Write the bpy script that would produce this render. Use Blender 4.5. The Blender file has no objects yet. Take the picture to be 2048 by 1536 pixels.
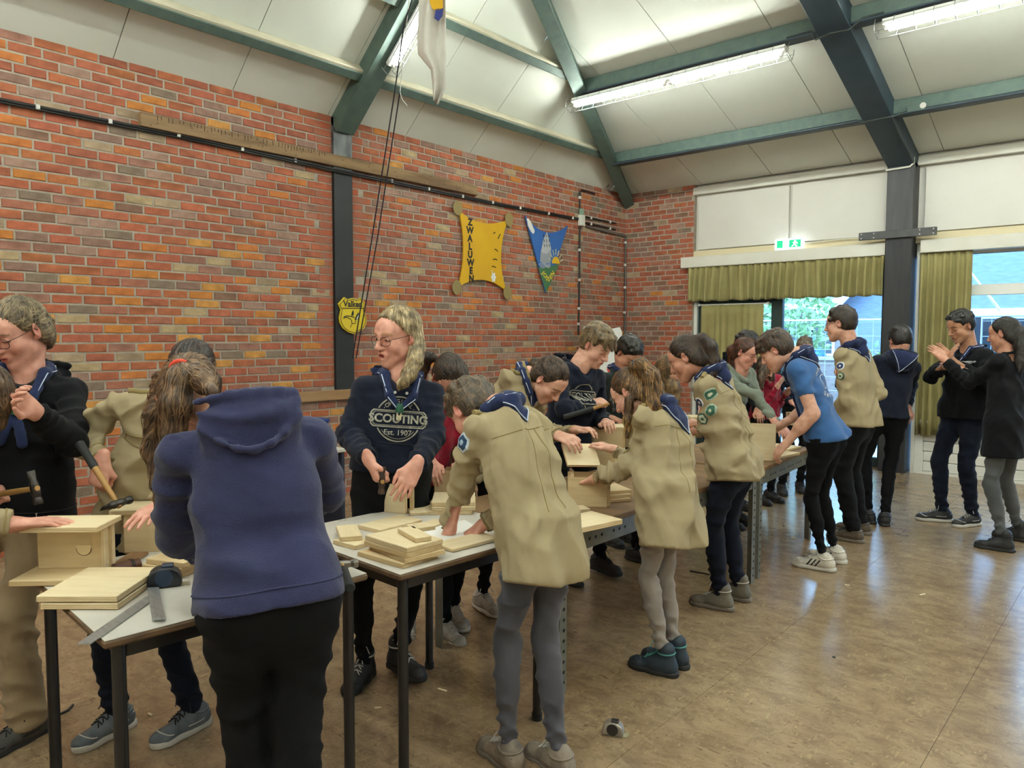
import bpy, bmesh, math, random
import numpy as np
from mathutils import Vector, Matrix, Euler
from mathutils.bvhtree import BVHTree
SC = bpy.context.scene
COL = SC.collection
random.seed(7); RNG = np.random.default_rng(7)

# ------------------------------------------------------------------ camera
FPX, CAM_H = 1500.0, 1.6
_yaw, _pit, _rol = math.radians(41), math.radians(3.62), math.radians(0.15)
CC = np.array([0, 0, CAM_H])
_f = np.array([-math.sin(_yaw)*math.cos(_pit), math.cos(_yaw)*math.cos(_pit), -math.sin(_pit)])
_r0 = np.array([math.cos(_yaw), math.sin(_yaw), 0.0]); _u0 = np.cross(_r0, _f)
_r = _r0*math.cos(_rol) + _u0*math.sin(_rol); _u = _u0*math.cos(_rol) - _r0*math.sin(_rol)
cam = bpy.data.cameras.new('camera'); cam.sensor_width = 36; cam.lens = FPX/2048*36
cam.clip_start = .05; cam.clip_end = 300
co = bpy.data.objects.new('camera', cam); COL.objects.link(co)
co.matrix_world = Matrix(((_r[0], _u[0], -_f[0], CC[0]), (_r[1], _u[1], -_f[1], CC[1]), (_r[2], _u[2], -_f[2], CC[2]), (0, 0, 0, 1)))
SC.camera = co
# ------------------------------------------------------------------ world and exposure
W = bpy.data.worlds.new('overcast_sky'); SC.world = W; W.use_nodes = True
_bg = W.node_tree.nodes['Background']; _bg.inputs[0].default_value = (.34, .62, 1.0, 1); _bg.inputs[1].default_value = 11.0
SC.view_settings.view_transform = 'Standard'; SC.view_settings.look = 'None'
SC.view_settings.exposure = 0.46; SC.view_settings.gamma = 1; SC.view_settings.use_curve_mapping = False
TUBE = 98.0           # brightness of the fluorescent tubes
SC.cycles.use_denoising = True
SC.cycles.max_bounces = 8; SC.cycles.diffuse_bounces = 5; SC.cycles.glossy_bounces = 3
SC.cycles.transmission_bounces = 6; SC.cycles.caustics_reflective = False; SC.cycles.caustics_refractive = False
SC.cycles.sample_clamp_indirect = 6.0
# the windows let the sky in: portals guide it
def portal(x0, x1, y, z0, z1):
    l = bpy.data.lights.new('window_portal', 'AREA'); l.shape = 'RECTANGLE'; l.size = x1-x0; l.size_y = z1-z0
    o = bpy.data.objects.new('window_portal', l); COL.objects.link(o)
    o.location = ((x0+x1)/2, y, (z0+z1)/2); o.rotation_euler = (math.radians(-90), 0, 0)
    l.cycles.is_portal = True
portal(-3.95, -2.55, 9.9, .1, 2.2); portal(-2.2, 3.4, 9.9, .75, 2.62)

# ------------------------------------------------------------------ small helpers
def lin(c):
    if isinstance(c, str): c = tuple(int(c[i:i+2], 16)/255 for i in (0, 2, 4))
    return tuple((v/12.92 if v <= .04045 else ((v+.055)/1.055)**2.4) for v in c[:3])
def unit(v):
    v = np.asarray(v, float); n = np.linalg.norm(v); return v/n if n > 1e-9 else v
def ray(px, py): return _f + _r*(px-1024)/FPX - _u*(py-768)/FPX
def atz(px, py, z): d = ray(px, py); return CC + d*((z-CAM_H)/d[2])
def atx(px, py, x): d = ray(px, py); return CC + d*(x/d[0])
def aty(px, py, y): d = ray(px, py); return CC + d*(y/d[1])
_M = {}
def mat(name, col='808080', rough=.7, col2=None, nscale=8, nfac=.5, bump=0., bscale=60, bstretch=None, metal=0, spec=.5, attr=False, objcol=False, emit=None, estr=0, sheen=0, stretch=None, detail=4, trans=0, coord='Object', ramp=(.35, .65)):
    """procedural principled material: two-tone noise colour times the 'col' attribute, noise bump"""
    if name in _M: return _M[name]
    m = bpy.data.materials.new(name); m.use_nodes = True; nt = m.node_tree; N = nt.nodes; Lk = nt.links
    b = N['Principled BSDF']; b.inputs['Roughness'].default_value = rough; b.inputs['Metallic'].default_value = metal
    b.inputs['Specular IOR Level'].default_value = spec
    c1 = lin(col)+(1,); tc = N.new('ShaderNodeTexCoord')
    def mapped(st):
        if not st: return tc.outputs[coord]
        mp = N.new('ShaderNodeMapping'); mp.inputs['Scale'].default_value = st; Lk.new(tc.outputs[coord], mp.inputs[0]); return mp.outputs[0]
    cur = None
    if col2:
        nz = N.new('ShaderNodeTexNoise'); nz.inputs['Scale'].default_value = nscale; nz.inputs['Detail'].default_value = detail
        Lk.new(mapped(stretch), nz.inputs['Vector'])
        rp = N.new('ShaderNodeValToRGB'); rp.color_ramp.elements[0].position = ramp[0]; rp.color_ramp.elements[1].position = ramp[1]
        rp.color_ramp.elements[0].color = c1; rp.color_ramp.elements[1].color = lin(col2)+(1,)
        Lk.new(nz.outputs['Fac'], rp.inputs[0]); cur = rp.outputs[0]
    if attr or objcol:
        if attr: at = N.new('ShaderNodeAttribute'); at.attribute_name = 'col'; src = at.outputs['Color']
        else: at = N.new('ShaderNodeObjectInfo'); src = at.outputs['Color']
        if cur:
            mx = N.new('ShaderNodeMix'); mx.data_type = 'RGBA'; mx.blend_type = 'MULTIPLY'; mx.inputs[0].default_value = 1
            Lk.new(cur, mx.inputs[6]); Lk.new(src, mx.inputs[7]); cur = mx.outputs[2]
        else: cur = src
    if cur: Lk.new(cur, b.inputs['Base Color'])
    else: b.inputs['Base Color'].default_value = c1
    if bump:
        nb = N.new('ShaderNodeTexNoise'); nb.inputs['Scale'].default_value = bscale; nb.inputs['Detail'].default_value = 3
        Lk.new(mapped(bstretch), nb.inputs['Vector'])
        bp = N.new('ShaderNodeBump'); bp.inputs['Strength'].default_value = bump; bp.inputs['Distance'].default_value = .01
        Lk.new(nb.outputs['Fac'], bp.inputs['Height']); Lk.new(bp.outputs[0], b.inputs['Normal'])
    if emit: b.inputs['Emission Color'].default_value = lin(emit)+(1,); b.inputs['Emission Strength'].default_value = estr
    if sheen: b.inputs['Sheen Weight'].default_value = sheen
    if trans: b.inputs['Transmission Weight'].default_value = trans
    _M[name] = m; return m
def link(name, me, parent=None):
    o = bpy.data.objects.new(name, me); COL.objects.link(o)
    if parent is not None: o.parent = parent
    return o
def tag(o, label=None, cat=None, group=None, kind=None):
    if label: o['label'] = label
    if cat: o['category'] = cat
    if group: o['group'] = group
    if kind: o['kind'] = kind
    return o
def empty(name, loc, label=None, cat=None, group=None, kind=None, rz=0):
    o = bpy.data.objects.new(name, None); COL.objects.link(o); o.location = [float(v) for v in loc]; o.rotation_euler.z = rz
    o.empty_display_size = .05
    bpy.context.view_layer.update() if False else None
    return tag(o, label, cat, group, kind)
def np_mesh(name, V, F, m, cols=None, smooth=True):
    """mesh from numpy arrays (faces all quads or all triangles)"""
    me = bpy.data.meshes.new(name); V = np.asarray(V, np.float32); F = np.asarray(F, np.int32)
    nf, k = F.shape
    me.vertices.add(len(V)); me.vertices.foreach_set('co', V.ravel())
    me.loops.add(nf*k); me.loops.foreach_set('vertex_index', F.ravel())
    me.polygons.add(nf); me.polygons.foreach_set('loop_start', np.arange(0, nf*k, k, dtype=np.int32))
    me.polygons.foreach_set('loop_total', np.full(nf, k, np.int32))
    me.polygons.foreach_set('use_smooth', np.full(nf, smooth, bool))
    me.update(calc_edges=True)
    if cols is not None:
        a = me.color_attributes.new('col', 'FLOAT_COLOR', 'POINT')
        a.data.foreach_set('color', np.concatenate([cols, np.ones((len(cols), 1))], 1).astype(np.float32).ravel())
    if m: me.materials.append(m)
    return me
class MB:
    """collects boxes, bars, tubes, prisms; build() links them as ONE mesh object"""
    def __init__(s): s.v = []; s.f = []; s.sm = []
    def raw(s, vs, fs, smooth=False):
        n = len(s.v); s.v += [tuple(float(c) for c in v) for v in vs]; s.f += [tuple(i+n for i in f) for f in fs]; s.sm += [smooth]*len(fs); return s
    def box(s, lo, hi, M=None, bev=0):
        x0, y0, z0 = lo; x1, y1, z1 = hi
        if bev:
            pts = []
            for z, ins in ((z0, bev), (z0+bev, 0), (z1-bev, 0), (z1, bev)):
                b = bev
                pts += [(x0+ins+ (0 if ins else b), y0+ins, z), (x1-ins-(0 if ins else b), y0+ins, z), (x1-ins, y0+ins+(0 if ins else b), z), (x1-ins, y1-ins-(0 if ins else b), z),
                        (x1-ins-(0 if ins else b), y1-ins, z), (x0+ins+(0 if ins else b), y1-ins, z), (x0+ins, y1-ins-(0 if ins else b), z), (x0+ins, y0+ins+(0 if ins else b), z)]
            fs = [tuple(range(7, -1, -1)), tuple(range(24, 32))]
            for k in range(3):
                for i in range(8): fs.append((k*8+i, k*8+(i+1) % 8, k*8+8+(i+1) % 8, k*8+8+i))
        else:
            pts = [(x0, y0, z0), (x1, y0, z0), (x1, y1, z0), (x0, y1, z0), (x0, y0, z1), (x1, y0, z1), (x1, y1, z1), (x0, y1, z1)]
            fs = [(3, 2, 1, 0), (4, 5, 6, 7), (0, 1, 5, 4), (1, 2, 6, 5), (2, 3, 7, 6), (3, 0, 4, 7)]
        if M is not None: pts = [tuple(M @ Vector(p)) for p in pts]
        return s.raw(pts, fs)
    def bar(s, a, b, w, h, up=(0, 0, 1)):
        """rectangular bar from a to b"""
        a = np.array(a, float); b = np.array(b, float); d = unit(b-a); u = np.array(up, float); r = np.cross(d, u)
        if np.linalg.norm(r) < 1e-4: r = np.cross(d, (1, 0, 0))
        r = unit(r); u = np.cross(r, d); pts = []
        for p in (a, b):
            for i, j in ((-1, -1), (1, -1), (1, 1), (-1, 1)): pts.append(p+r*i*w/2+u*j*h/2)
        return s.raw(pts, [(0, 1, 2, 3), (7, 6, 5, 4), (4, 5, 1, 0), (5, 6, 2, 1), (6, 7, 3, 2), (7, 4, 0, 3)])
    def tube(s, pts, rad, n=8, closed=False, cap=True):
        P = [np.array(p, float) for p in pts]; R = rad if hasattr(rad, '__len__') else [rad]*len(P)
        rings = []; prev = None
        for i, p in enumerate(P):
            if closed: d = unit(P[(i+1) % len(P)]-P[i-1])
            else: d = unit(P[min(i+1, len(P)-1)]-P[max(i-1, 0)])
            if prev is None:
                r = np.cross(d, (0, 0, 1) if abs(d[2]) < .9 else (1, 0, 0))
            else: r = prev-d*(prev@d)
            r = unit(r); prev = r; u = np.cross(d, r)
            rings.append([p+R[i]*(r*math.cos(t)+u*math.sin(t)) for t in np.linspace(0, 2*math.pi, n, endpoint=False)])
        vs = [v for q in rings for v in q]; fs = []; m = len(P)
        for k in range(m if closed else m-1):
            k2 = (k+1) % m
            for i in range(n): fs.append((k*n+i, k*n+(i+1) % n, k2*n+(i+1) % n, k2*n+i))
        s.raw(vs, fs, True)
        if cap and not closed:
            s.raw(rings[0], [tuple(range(n-1, -1, -1))]); s.raw(rings[-1], [tuple(range(n))])
        return s
    def prism(s, poly, O, U, V, th, hole=None):
        """2D polygon (u,v) extruded by th along U x V"""
        O, U, V = (np.array(q, float) for q in (O, U, V)); Wn = unit(np.cross(U, V))
        n = len(poly); fr = [O+U*a+V*b+Wn*th for a, b in poly]; bk = [O+U*a+V*b for a, b in poly]
        fs = [tuple(range(n)), tuple(range(2*n-1, n-1, -1))] + [(i, n+i, n+(i+1) % n, (i+1) % n) for i in range(n)]
        return s.raw(fr+bk, fs)
    def build(s, name, m, parent=None, bevel=0, seg=1):
        me = bpy.data.meshes.new(name); me.from_pydata(s.v, [], s.f)
        me.polygons.foreach_set('use_smooth', s.sm); me.update()
        bm = bmesh.new(); bm.from_mesh(me); bmesh.ops.recalc_face_normals(bm, faces=bm.faces); bm.to_mesh(me); bm.free()
        if m: me.materials.append(m)
        o = link(name, me, parent)
        if bevel:
            md = o.modifiers.new('bevel', 'BEVEL'); md.width = bevel; md.segments = seg; md.limit_method = 'ANGLE'
        return o
def local(parent, p):  # world point into an unrotated parent's space
    return np.array(p)-np.array(parent.location)
def rotz(a, o=(0, 0, 0)): return Matrix.Translation(Vector(o)) @ Matrix.Rotation(a, 4, 'Z')
def text_mesh(txt, size, bold=0, font_w=None, align='CENTER'):
    cu = bpy.data.curves.new('lettering', 'FONT'); cu.body = txt; cu.size = size; cu.align_x = align; cu.align_y = 'CENTER'; cu.offset = bold
    cu.resolution_u = 3
    o = bpy.data.objects.new('lettering', cu); COL.objects.link(o)
    dg = bpy.context.evaluated_depsgraph_get(); me = bpy.data.meshes.new_from_object(o.evaluated_get(dg))
    bpy.data.objects.remove(o); bpy.data.curves.remove(cu); return me
def text_on(name, txt, size, O, U, V, m, parent=None, bold=0, th=.002):
    """flat raised lettering: O centre, U reading direction, V up"""
    me = text_mesh(txt, size, bold); U, V, O = unit(U), unit(V), np.array(O, float); Wn = np.cross(U, V)
    n = len(me.vertices); co_ = np.empty(n*3); me.vertices.foreach_get('co', co_); co_ = co_.reshape(-1, 3)
    P_ = O+co_[:, :1]*U+co_[:, 1:2]*V+Wn*th
    if parent is not None: P_ = P_-np.array(parent.location)
    me.vertices.foreach_set('co', P_.astype(np.float32).ravel()); me.materials.clear(); me.materials.append(m); me.name = name; me.update()
    return link(name, me, parent)
POSE={
 'P4':dict(P=(-1.770,1.059,0.911),N=(-1.983,1.110,1.351),H=(-2.276,1.086,1.414),SL=(-2.020,0.938,1.271),SR=(-1.882,1.267,1.300),HL=(-1.801,0.982,0.911),HR=(-1.739,1.135,0.911),EL=(-2.152,0.984,1.027),WL=(-2.296,1.158,0.902),ER=(-2.019,1.407,1.098),WR=(-2.239,1.378,0.977),KL=(-1.861,1.034,0.535),AL=(-1.801,1.036,0.170),FL=(-0.927,0.375,0.000),KR=(-1.757,1.122,0.549),AR=(-1.664,1.066,0.219),FR=(-0.927,0.375,0.000),hf=(-0.557,0.321,-0.766),hu=(-0.587,0.500,0.637),fw=(-0.927,0.375,0.000),cr=(0.386,0.919,0.079),S=0.97),
 'P7':dict(P=(-1.724,2.156,0.852),N=(-1.938,2.168,1.315),H=(-2.065,2.137,1.304),SL=(-1.921,2.025,1.249),SR=(-1.898,2.307,1.253),HL=(-1.727,2.077,0.852),HR=(-1.721,2.235,0.852),EL=(-2.063,2.077,1.026),WL=(-2.153,2.090,0.802),ER=(-1.894,2.299,0.983),WR=(-2.042,2.171,0.842),KL=(-1.824,2.069,0.459),AL=(-1.786,2.037,0.074),FL=(-0.985,0.174,0.000),KR=(-1.745,2.197,0.442),AR=(-1.632,2.143,0.065),FR=(-0.990,0.139,0.000),hf=(-0.696,0.123,-0.707),hu=(-0.696,0.123,0.707),fw=(-0.999,0.035,0.000),cr=(0.081,0.997,0.012),S=0.93),
 'P11':dict(P=(-1.725,3.109,0.829),N=(-1.845,3.200,1.258),H=(-1.963,3.156,1.323),SL=(-1.830,3.049,1.221),SR=(-1.824,3.323,1.165),HL=(-1.730,3.031,0.829),HR=(-1.719,3.187,0.829),EL=(-1.918,3.082,0.971),WL=(-2.140,3.101,0.884),ER=(-1.942,3.371,0.930),WR=(-2.162,3.315,1.005),KL=(-1.800,3.056,0.446),AL=(-1.739,3.097,0.078),FL=(-0.990,-0.139,0.000),KR=(-1.796,3.193,0.448),AR=(-1.740,3.210,0.078),FR=(-0.996,-0.087,0.000),hf=(-0.785,-0.069,-0.616),hu=(-0.613,-0.054,0.788),fw=(-0.998,0.070,0.000),cr=(0.021,0.979,-0.200),S=0.92),
 'P13':dict(P=(-1.852,4.090,0.862),N=(-1.980,4.024,1.404),H=(-2.094,3.958,1.478),SL=(-1.940,3.886,1.321),SR=(-1.987,4.179,1.345),HL=(-1.849,4.007,0.862),HR=(-1.855,4.174,0.862),EL=(-1.884,4.018,1.075),WL=(-2.112,4.123,1.034),ER=(-1.931,4.267,1.081),WR=(-2.175,4.198,1.059),KL=(-1.950,4.032,0.469),AL=(-1.915,4.076,0.083),FL=(-0.990,-0.139,0.000),KR=(-1.949,4.237,0.469),AR=(-1.904,4.299,0.083),FR=(-1.000,0.000,0.000),hf=(-0.830,-0.176,-0.530),hu=(-0.518,-0.110,0.848),fw=(-0.999,-0.035,0.000),cr=(-0.159,0.984,0.082),S=0.98),
 'P17':dict(P=(-1.705,5.205,0.913),N=(-1.877,5.128,1.473),H=(-2.000,5.052,1.506),SL=(-1.834,4.985,1.386),SR=(-1.876,5.291,1.415),HL=(-1.705,5.118,0.913),HR=(-1.705,5.291,0.913),EL=(-1.724,4.995,1.104),WL=(-1.883,4.968,0.894),ER=(-1.840,5.353,1.128),WR=(-2.042,5.275,0.975),KL=(-1.784,5.172,0.491),AL=(-1.717,5.240,0.087),FL=(-0.995,-0.105,0.000),KR=(-1.786,5.386,0.492),AR=(-1.718,5.482,0.087),FR=(-0.999,-0.035,0.000),hf=(-0.840,-0.118,-0.530),hu=(-0.525,-0.074,0.848),fw=(-1.000,0.000,0.000),cr=(-0.134,0.987,0.093),S=1.02),
 'P19':dict(P=(-1.785,6.163,0.977),N=(-1.842,6.160,1.533),H=(-1.921,6.133,1.705),SL=(-1.856,6.001,1.451),SR=(-1.812,6.320,1.457),HL=(-1.793,6.073,0.977),HR=(-1.778,6.252,0.977),EL=(-1.820,5.983,1.104),WL=(-2.003,6.134,0.963),ER=(-1.681,6.335,1.168),WR=(-1.857,6.531,1.087),KL=(-1.869,6.110,0.524),AL=(-1.790,6.141,0.090),FL=(-0.999,0.035,0.000),KR=(-1.878,6.351,0.529),AR=(-1.819,6.434,0.090),FR=(-0.996,0.087,0.000),hf=(-0.990,0.000,-0.139),hu=(-0.139,0.000,0.990),fw=(-0.996,0.087,0.000),cr=(0.137,0.990,0.018),S=1.06),
 'P20':dict(P=(-1.798,7.010,0.930),N=(-1.745,7.099,1.441),H=(-1.740,7.141,1.570),SL=(-1.869,6.992,1.395),SR=(-1.637,7.181,1.339),HL=(-1.872,6.968,0.930),HR=(-1.725,7.053,0.930),EL=(-1.862,6.973,1.103),WL=(-1.963,7.204,0.994),ER=(-1.703,7.412,1.176),WR=(-1.683,7.234,0.987),KL=(-1.943,6.956,0.495),AL=(-1.884,6.872,0.085),FL=(-0.866,0.500,0.000),KR=(-1.761,7.031,0.485),AR=(-1.744,6.874,0.085),FR=(-0.342,0.940,0.000),hf=(-0.604,0.720,-0.342),hu=(-0.220,0.262,0.940),fw=(-0.500,0.866,0.000),cr=(0.760,0.622,-0.187),S=1.0),
 'P21':dict(P=(-1.288,7.454,0.932),N=(-1.278,7.538,1.507),H=(-1.337,7.449,1.697),SL=(-1.146,7.434,1.438),SR=(-1.413,7.618,1.416),HL=(-1.214,7.402,0.932),HR=(-1.363,7.506,0.932),EL=(-1.044,7.277,1.191),WL=(-1.346,7.227,1.404),ER=(-1.539,7.379,1.264),WR=(-1.382,7.171,1.379),KL=(-1.233,7.308,0.506),AL=(-1.180,7.343,0.091),FL=(-0.500,-0.866,0.000),KR=(-1.454,7.389,0.512),AR=(-1.408,7.336,0.091),FR=(-0.906,-0.423,0.000),hf=(-0.620,-0.689,-0.375),hu=(-0.251,-0.278,0.927),fw=(-0.574,-0.819,0.000),cr=(-0.822,0.565,-0.068),S=1.07),
 'P22':dict(P=(-0.876,6.749,0.909),N=(-0.895,6.806,1.477),H=(-0.933,6.812,1.629),SL=(-0.943,6.661,1.417),SR=(-0.841,6.937,1.393),HL=(-0.904,6.671,0.909),HR=(-0.847,6.826,0.909),EL=(-1.144,6.766,1.251),WL=(-1.323,6.801,1.422),ER=(-1.027,7.076,1.234),WR=(-1.254,7.119,1.334),KL=(-0.953,6.640,0.483),AL=(-0.859,6.616,0.082),FL=(-0.999,-0.035,0.000),KR=(-0.904,6.956,0.489),AR=(-0.817,7.043,0.082),FR=(-0.966,0.259,0.000),hf=(-0.945,0.253,-0.208),hu=(-0.201,0.054,0.978),fw=(-0.940,0.342,0.000),cr=(0.346,0.935,-0.083),S=0.97),
 'P5':dict(P=(-2.696,2.246,0.912),N=(-2.688,2.295,1.415),H=(-2.681,2.276,1.597),SL=(-2.600,2.409,1.328),SR=(-2.777,2.167,1.354),HL=(-2.647,2.315,0.912),HR=(-2.744,2.177,0.912),EL=(-2.512,2.345,1.144),WL=(-2.404,2.139,1.049),ER=(-2.777,2.063,1.157),WR=(-2.542,1.995,1.073),KL=(-2.588,2.284,0.499),AL=(-2.669,2.268,0.106),FL=(0.996,-0.087,0.000),KR=(-2.717,2.084,0.491),AR=(-2.758,2.122,0.080),FR=(0.469,-0.883,0.000),hf=(-0.000,-0.985,-0.174),hu=(0.052,-0.173,0.983),fw=(0.819,-0.574,0.000),cr=(-0.589,-0.804,0.088),S=0.99),
 'P1':dict(P=(-3.467,0.940,0.938),N=(-3.452,0.997,1.456),H=(-3.415,0.962,1.613),SL=(-3.377,1.122,1.364),SR=(-3.532,0.855,1.397),HL=(-3.438,1.022,0.938),HR=(-3.497,0.859,0.938),EL=(-3.126,1.045,1.192),WL=(-2.980,0.876,1.335),ER=(-3.528,0.750,1.121),WR=(-3.356,0.777,1.321),KL=(-3.368,0.896,0.509),AL=(-3.350,0.916,0.074),FL=(0.342,-0.940,0.000),KR=(-3.530,0.741,0.482),AR=(-3.616,0.775,0.038),FR=(0.342,-0.940,0.000),hf=(0.307,-0.845,-0.438),hu=(0.150,-0.412,0.899),fw=(0.940,-0.342,0.000),cr=(-0.500,-0.859,0.109),S=1.02),
 'P2':dict(P=(-2.926,0.517,0.881),N=(-3.013,0.675,1.301),H=(-3.094,0.743,1.376),SL=(-3.110,0.731,1.180),SR=(-2.889,0.568,1.288),HL=(-2.997,0.558,0.881),HR=(-2.854,0.475,0.881),EL=(-3.119,0.572,0.949),WL=(-3.276,0.755,1.024),ER=(-2.835,0.498,1.021),WR=(-2.759,0.737,0.996),KL=(-2.964,0.563,0.516),AL=(-2.994,0.464,0.179),FL=(0.500,0.866,0.000),KR=(-2.783,0.553,0.529),AR=(-2.774,0.523,0.177),FR=(0.500,0.866,0.000),hf=(0.542,0.542,-0.643),hu=(0.455,0.455,0.766),fw=(0.500,0.866,0.000),cr=(0.748,-0.554,0.365),S=0.97),
 'P3':dict(P=(-3.097,1.296,0.876),N=(-2.968,1.358,1.375),H=(-2.833,1.376,1.458),SL=(-2.930,1.481,1.275),SR=(-3.041,1.218,1.336),HL=(-3.076,1.375,0.876),HR=(-3.118,1.218,0.876),EL=(-2.757,1.301,1.134),WL=(-2.611,1.150,1.015),ER=(-3.273,1.122,1.217),WR=(-3.043,1.114,1.122),KL=(-2.985,1.309,0.472),AL=(-2.921,1.382,0.081),FL=(0.174,-0.985,0.000),KR=(-3.108,1.127,0.473),AR=(-3.134,1.171,0.080),FR=(0.259,-0.966,0.000),hf=(0.459,-0.265,-0.848),hu=(0.734,-0.424,0.530),fw=(0.966,-0.259,0.000),cr=(-0.378,-0.902,0.209),S=0.96),
 'P6':dict(P=(-3.053,2.727,0.857),N=(-2.883,2.711,1.279),H=(-2.788,2.710,1.383),SL=(-2.876,2.854,1.204),SR=(-2.944,2.573,1.221),HL=(-3.032,2.805,0.857),HR=(-3.074,2.649,0.857),EL=(-2.907,2.922,0.939),WL=(-2.730,2.750,0.946),ER=(-3.021,2.761,1.035),WR=(-2.834,2.625,0.950),KL=(-2.869,2.757,0.465),AL=(-2.847,2.733,0.056),FL=(0.985,-0.174,0.000),KR=(-3.013,2.606,0.447),AR=(-3.060,2.654,0.052),FR=(0.766,-0.643,0.000),hf=(0.470,-0.329,-0.819),hu=(0.671,-0.470,0.574),fw=(0.966,-0.259,0.000),cr=(-0.236,-0.970,0.058),S=0.95),
 'P8':dict(P=(-2.972,3.096,0.933),N=(-2.706,3.259,1.378),H=(-2.582,3.285,1.359),SL=(-2.754,3.377,1.274),SR=(-2.729,3.097,1.362),HL=(-2.972,3.178,0.933),HR=(-2.972,3.013,0.933),EL=(-2.810,3.488,1.022),WL=(-2.561,3.504,1.060),ER=(-2.640,3.198,1.115),WR=(-2.398,3.139,1.076),KL=(-2.893,3.142,0.503),AL=(-2.958,3.144,0.086),FL=(0.966,-0.259,0.000),KR=(-2.889,2.924,0.506),AR=(-2.947,2.887,0.085),FR=(0.940,-0.342,0.000),hf=(0.613,0.054,-0.788),hu=(0.785,0.069,0.616),fw=(1.000,0.000,0.000),cr=(0.085,-0.951,0.297),S=0.97),
 'P9':dict(P=(-2.960,3.940,0.903),N=(-2.867,3.972,1.423),H=(-2.771,4.012,1.541),SL=(-2.830,4.113,1.330),SR=(-2.931,3.822,1.366),HL=(-2.938,4.024,0.903),HR=(-2.983,3.856,0.903),EL=(-2.832,4.149,1.036),WL=(-2.650,3.957,1.058),ER=(-2.780,3.688,1.149),WR=(-2.742,3.949,1.177),KL=(-2.816,4.090,0.501),AL=(-2.836,4.180,0.102),FL=(0.985,-0.174,0.000),KR=(-2.885,3.855,0.486),AR=(-2.924,3.902,0.080),FR=(0.940,-0.342,0.000),hf=(0.819,0.000,-0.574),hu=(0.574,0.000,0.819),fw=(0.966,-0.259,0.000),cr=(-0.324,-0.939,0.116),S=1.02),
 'P10':dict(P=(-3.257,5.005,0.846),N=(-3.182,4.980,1.346),H=(-3.123,4.948,1.472),SL=(-3.142,5.123,1.273),SR=(-3.244,4.843,1.274),HL=(-3.228,5.084,0.846),HR=(-3.285,4.927,0.846),EL=(-3.092,5.100,0.994),WL=(-2.933,4.902,1.002),ER=(-3.332,4.772,1.013),WR=(-3.089,4.698,0.988),KL=(-3.118,5.009,0.468),AL=(-3.137,4.981,0.083),FL=(0.940,-0.342,0.000),KR=(-3.171,4.848,0.468),AR=(-3.187,4.816,0.083),FR=(0.940,-0.342,0.000),hf=(0.633,-0.112,-0.766),hu=(0.754,-0.133,0.643),fw=(0.940,-0.342,0.000),cr=(-0.342,-0.940,0.002),S=0.98),
 'P12':dict(P=(-2.942,4.814,0.839),N=(-2.689,4.677,1.332),H=(-2.577,4.617,1.365),SL=(-2.685,4.834,1.290),SR=(-2.757,4.554,1.249),HL=(-2.935,4.895,0.839),HR=(-2.949,4.733,0.839),EL=(-2.692,4.889,1.017),WL=(-2.472,4.771,1.003),ER=(-2.744,4.489,0.979),WR=(-2.504,4.545,1.020),KL=(-2.801,4.800,0.465),AL=(-2.805,4.714,0.082),FL=(0.996,-0.087,0.000),KR=(-2.808,4.649,0.466),AR=(-2.805,4.576,0.082),FR=(0.996,-0.087,0.000),hf=(0.408,-0.109,-0.906),hu=(0.875,-0.235,0.423),fw=(0.996,-0.087,0.000),cr=(-0.248,-0.959,-0.140),S=0.96),
 'P14':dict(P=(-2.899,6.248,0.875),N=(-2.749,6.151,1.327),H=(-2.693,6.118,1.466),SL=(-2.739,6.308,1.279),SR=(-2.804,6.023,1.239),HL=(-2.892,6.330,0.875),HR=(-2.906,6.166,0.875),EL=(-2.621,6.310,1.024),WL=(-2.431,6.256,0.867),ER=(-2.554,6.039,1.111),WR=(-2.373,5.979,0.920),KL=(-2.727,6.200,0.488),AL=(-2.711,6.078,0.082),FL=(0.996,-0.087,0.000),KR=(-2.746,6.023,0.487),AR=(-2.736,5.888,0.082),FR=(0.996,-0.087,0.000),hf=(0.906,0.000,-0.423),hu=(0.423,0.000,0.906),fw=(0.996,-0.087,0.000),cr=(-0.221,-0.966,-0.136),S=0.97),
 'P15':dict(P=(-3.129,6.849,0.921),N=(-3.041,6.832,1.392),H=(-2.985,6.799,1.526),SL=(-3.016,6.982,1.316),SR=(-3.094,6.688,1.320),HL=(-3.107,6.931,0.921),HR=(-3.151,6.767,0.921),EL=(-2.989,6.952,1.029),WL=(-2.844,6.765,0.922),ER=(-3.188,6.621,1.054),WR=(-2.963,6.595,0.926),KL=(-2.942,6.751,0.515),AL=(-2.934,6.604,0.085),FL=(0.966,-0.259,0.000),KR=(-2.989,6.576,0.515),AR=(-2.985,6.418,0.085),FR=(0.966,-0.259,0.000),hf=(0.863,-0.075,-0.500),hu=(0.498,-0.044,0.866),fw=(0.966,-0.259,0.000),cr=(-0.256,-0.966,0.013),S=1.0),
 'P16':dict(P=(-2.997,7.290,0.849),N=(-2.945,7.167,1.221),H=(-2.898,7.083,1.322),SL=(-2.899,7.314,1.189),SR=(-3.009,7.062,1.121),HL=(-2.970,7.364,0.849),HR=(-3.024,7.215,0.849),EL=(-2.898,7.395,0.932),WL=(-2.753,7.254,1.064),ER=(-2.859,6.947,0.929),WR=(-2.751,6.996,1.139),KL=(-2.849,7.238,0.471),AL=(-2.863,7.157,0.079),FL=(0.940,-0.342,0.000),KR=(-2.897,7.066,0.473),AR=(-2.907,6.962,0.079),FR=(0.940,-0.342,0.000),hf=(0.663,-0.383,-0.643),hu=(0.557,-0.321,0.766),fw=(0.940,-0.342,0.000),cr=(-0.386,-0.890,-0.240),S=0.93),
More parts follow.
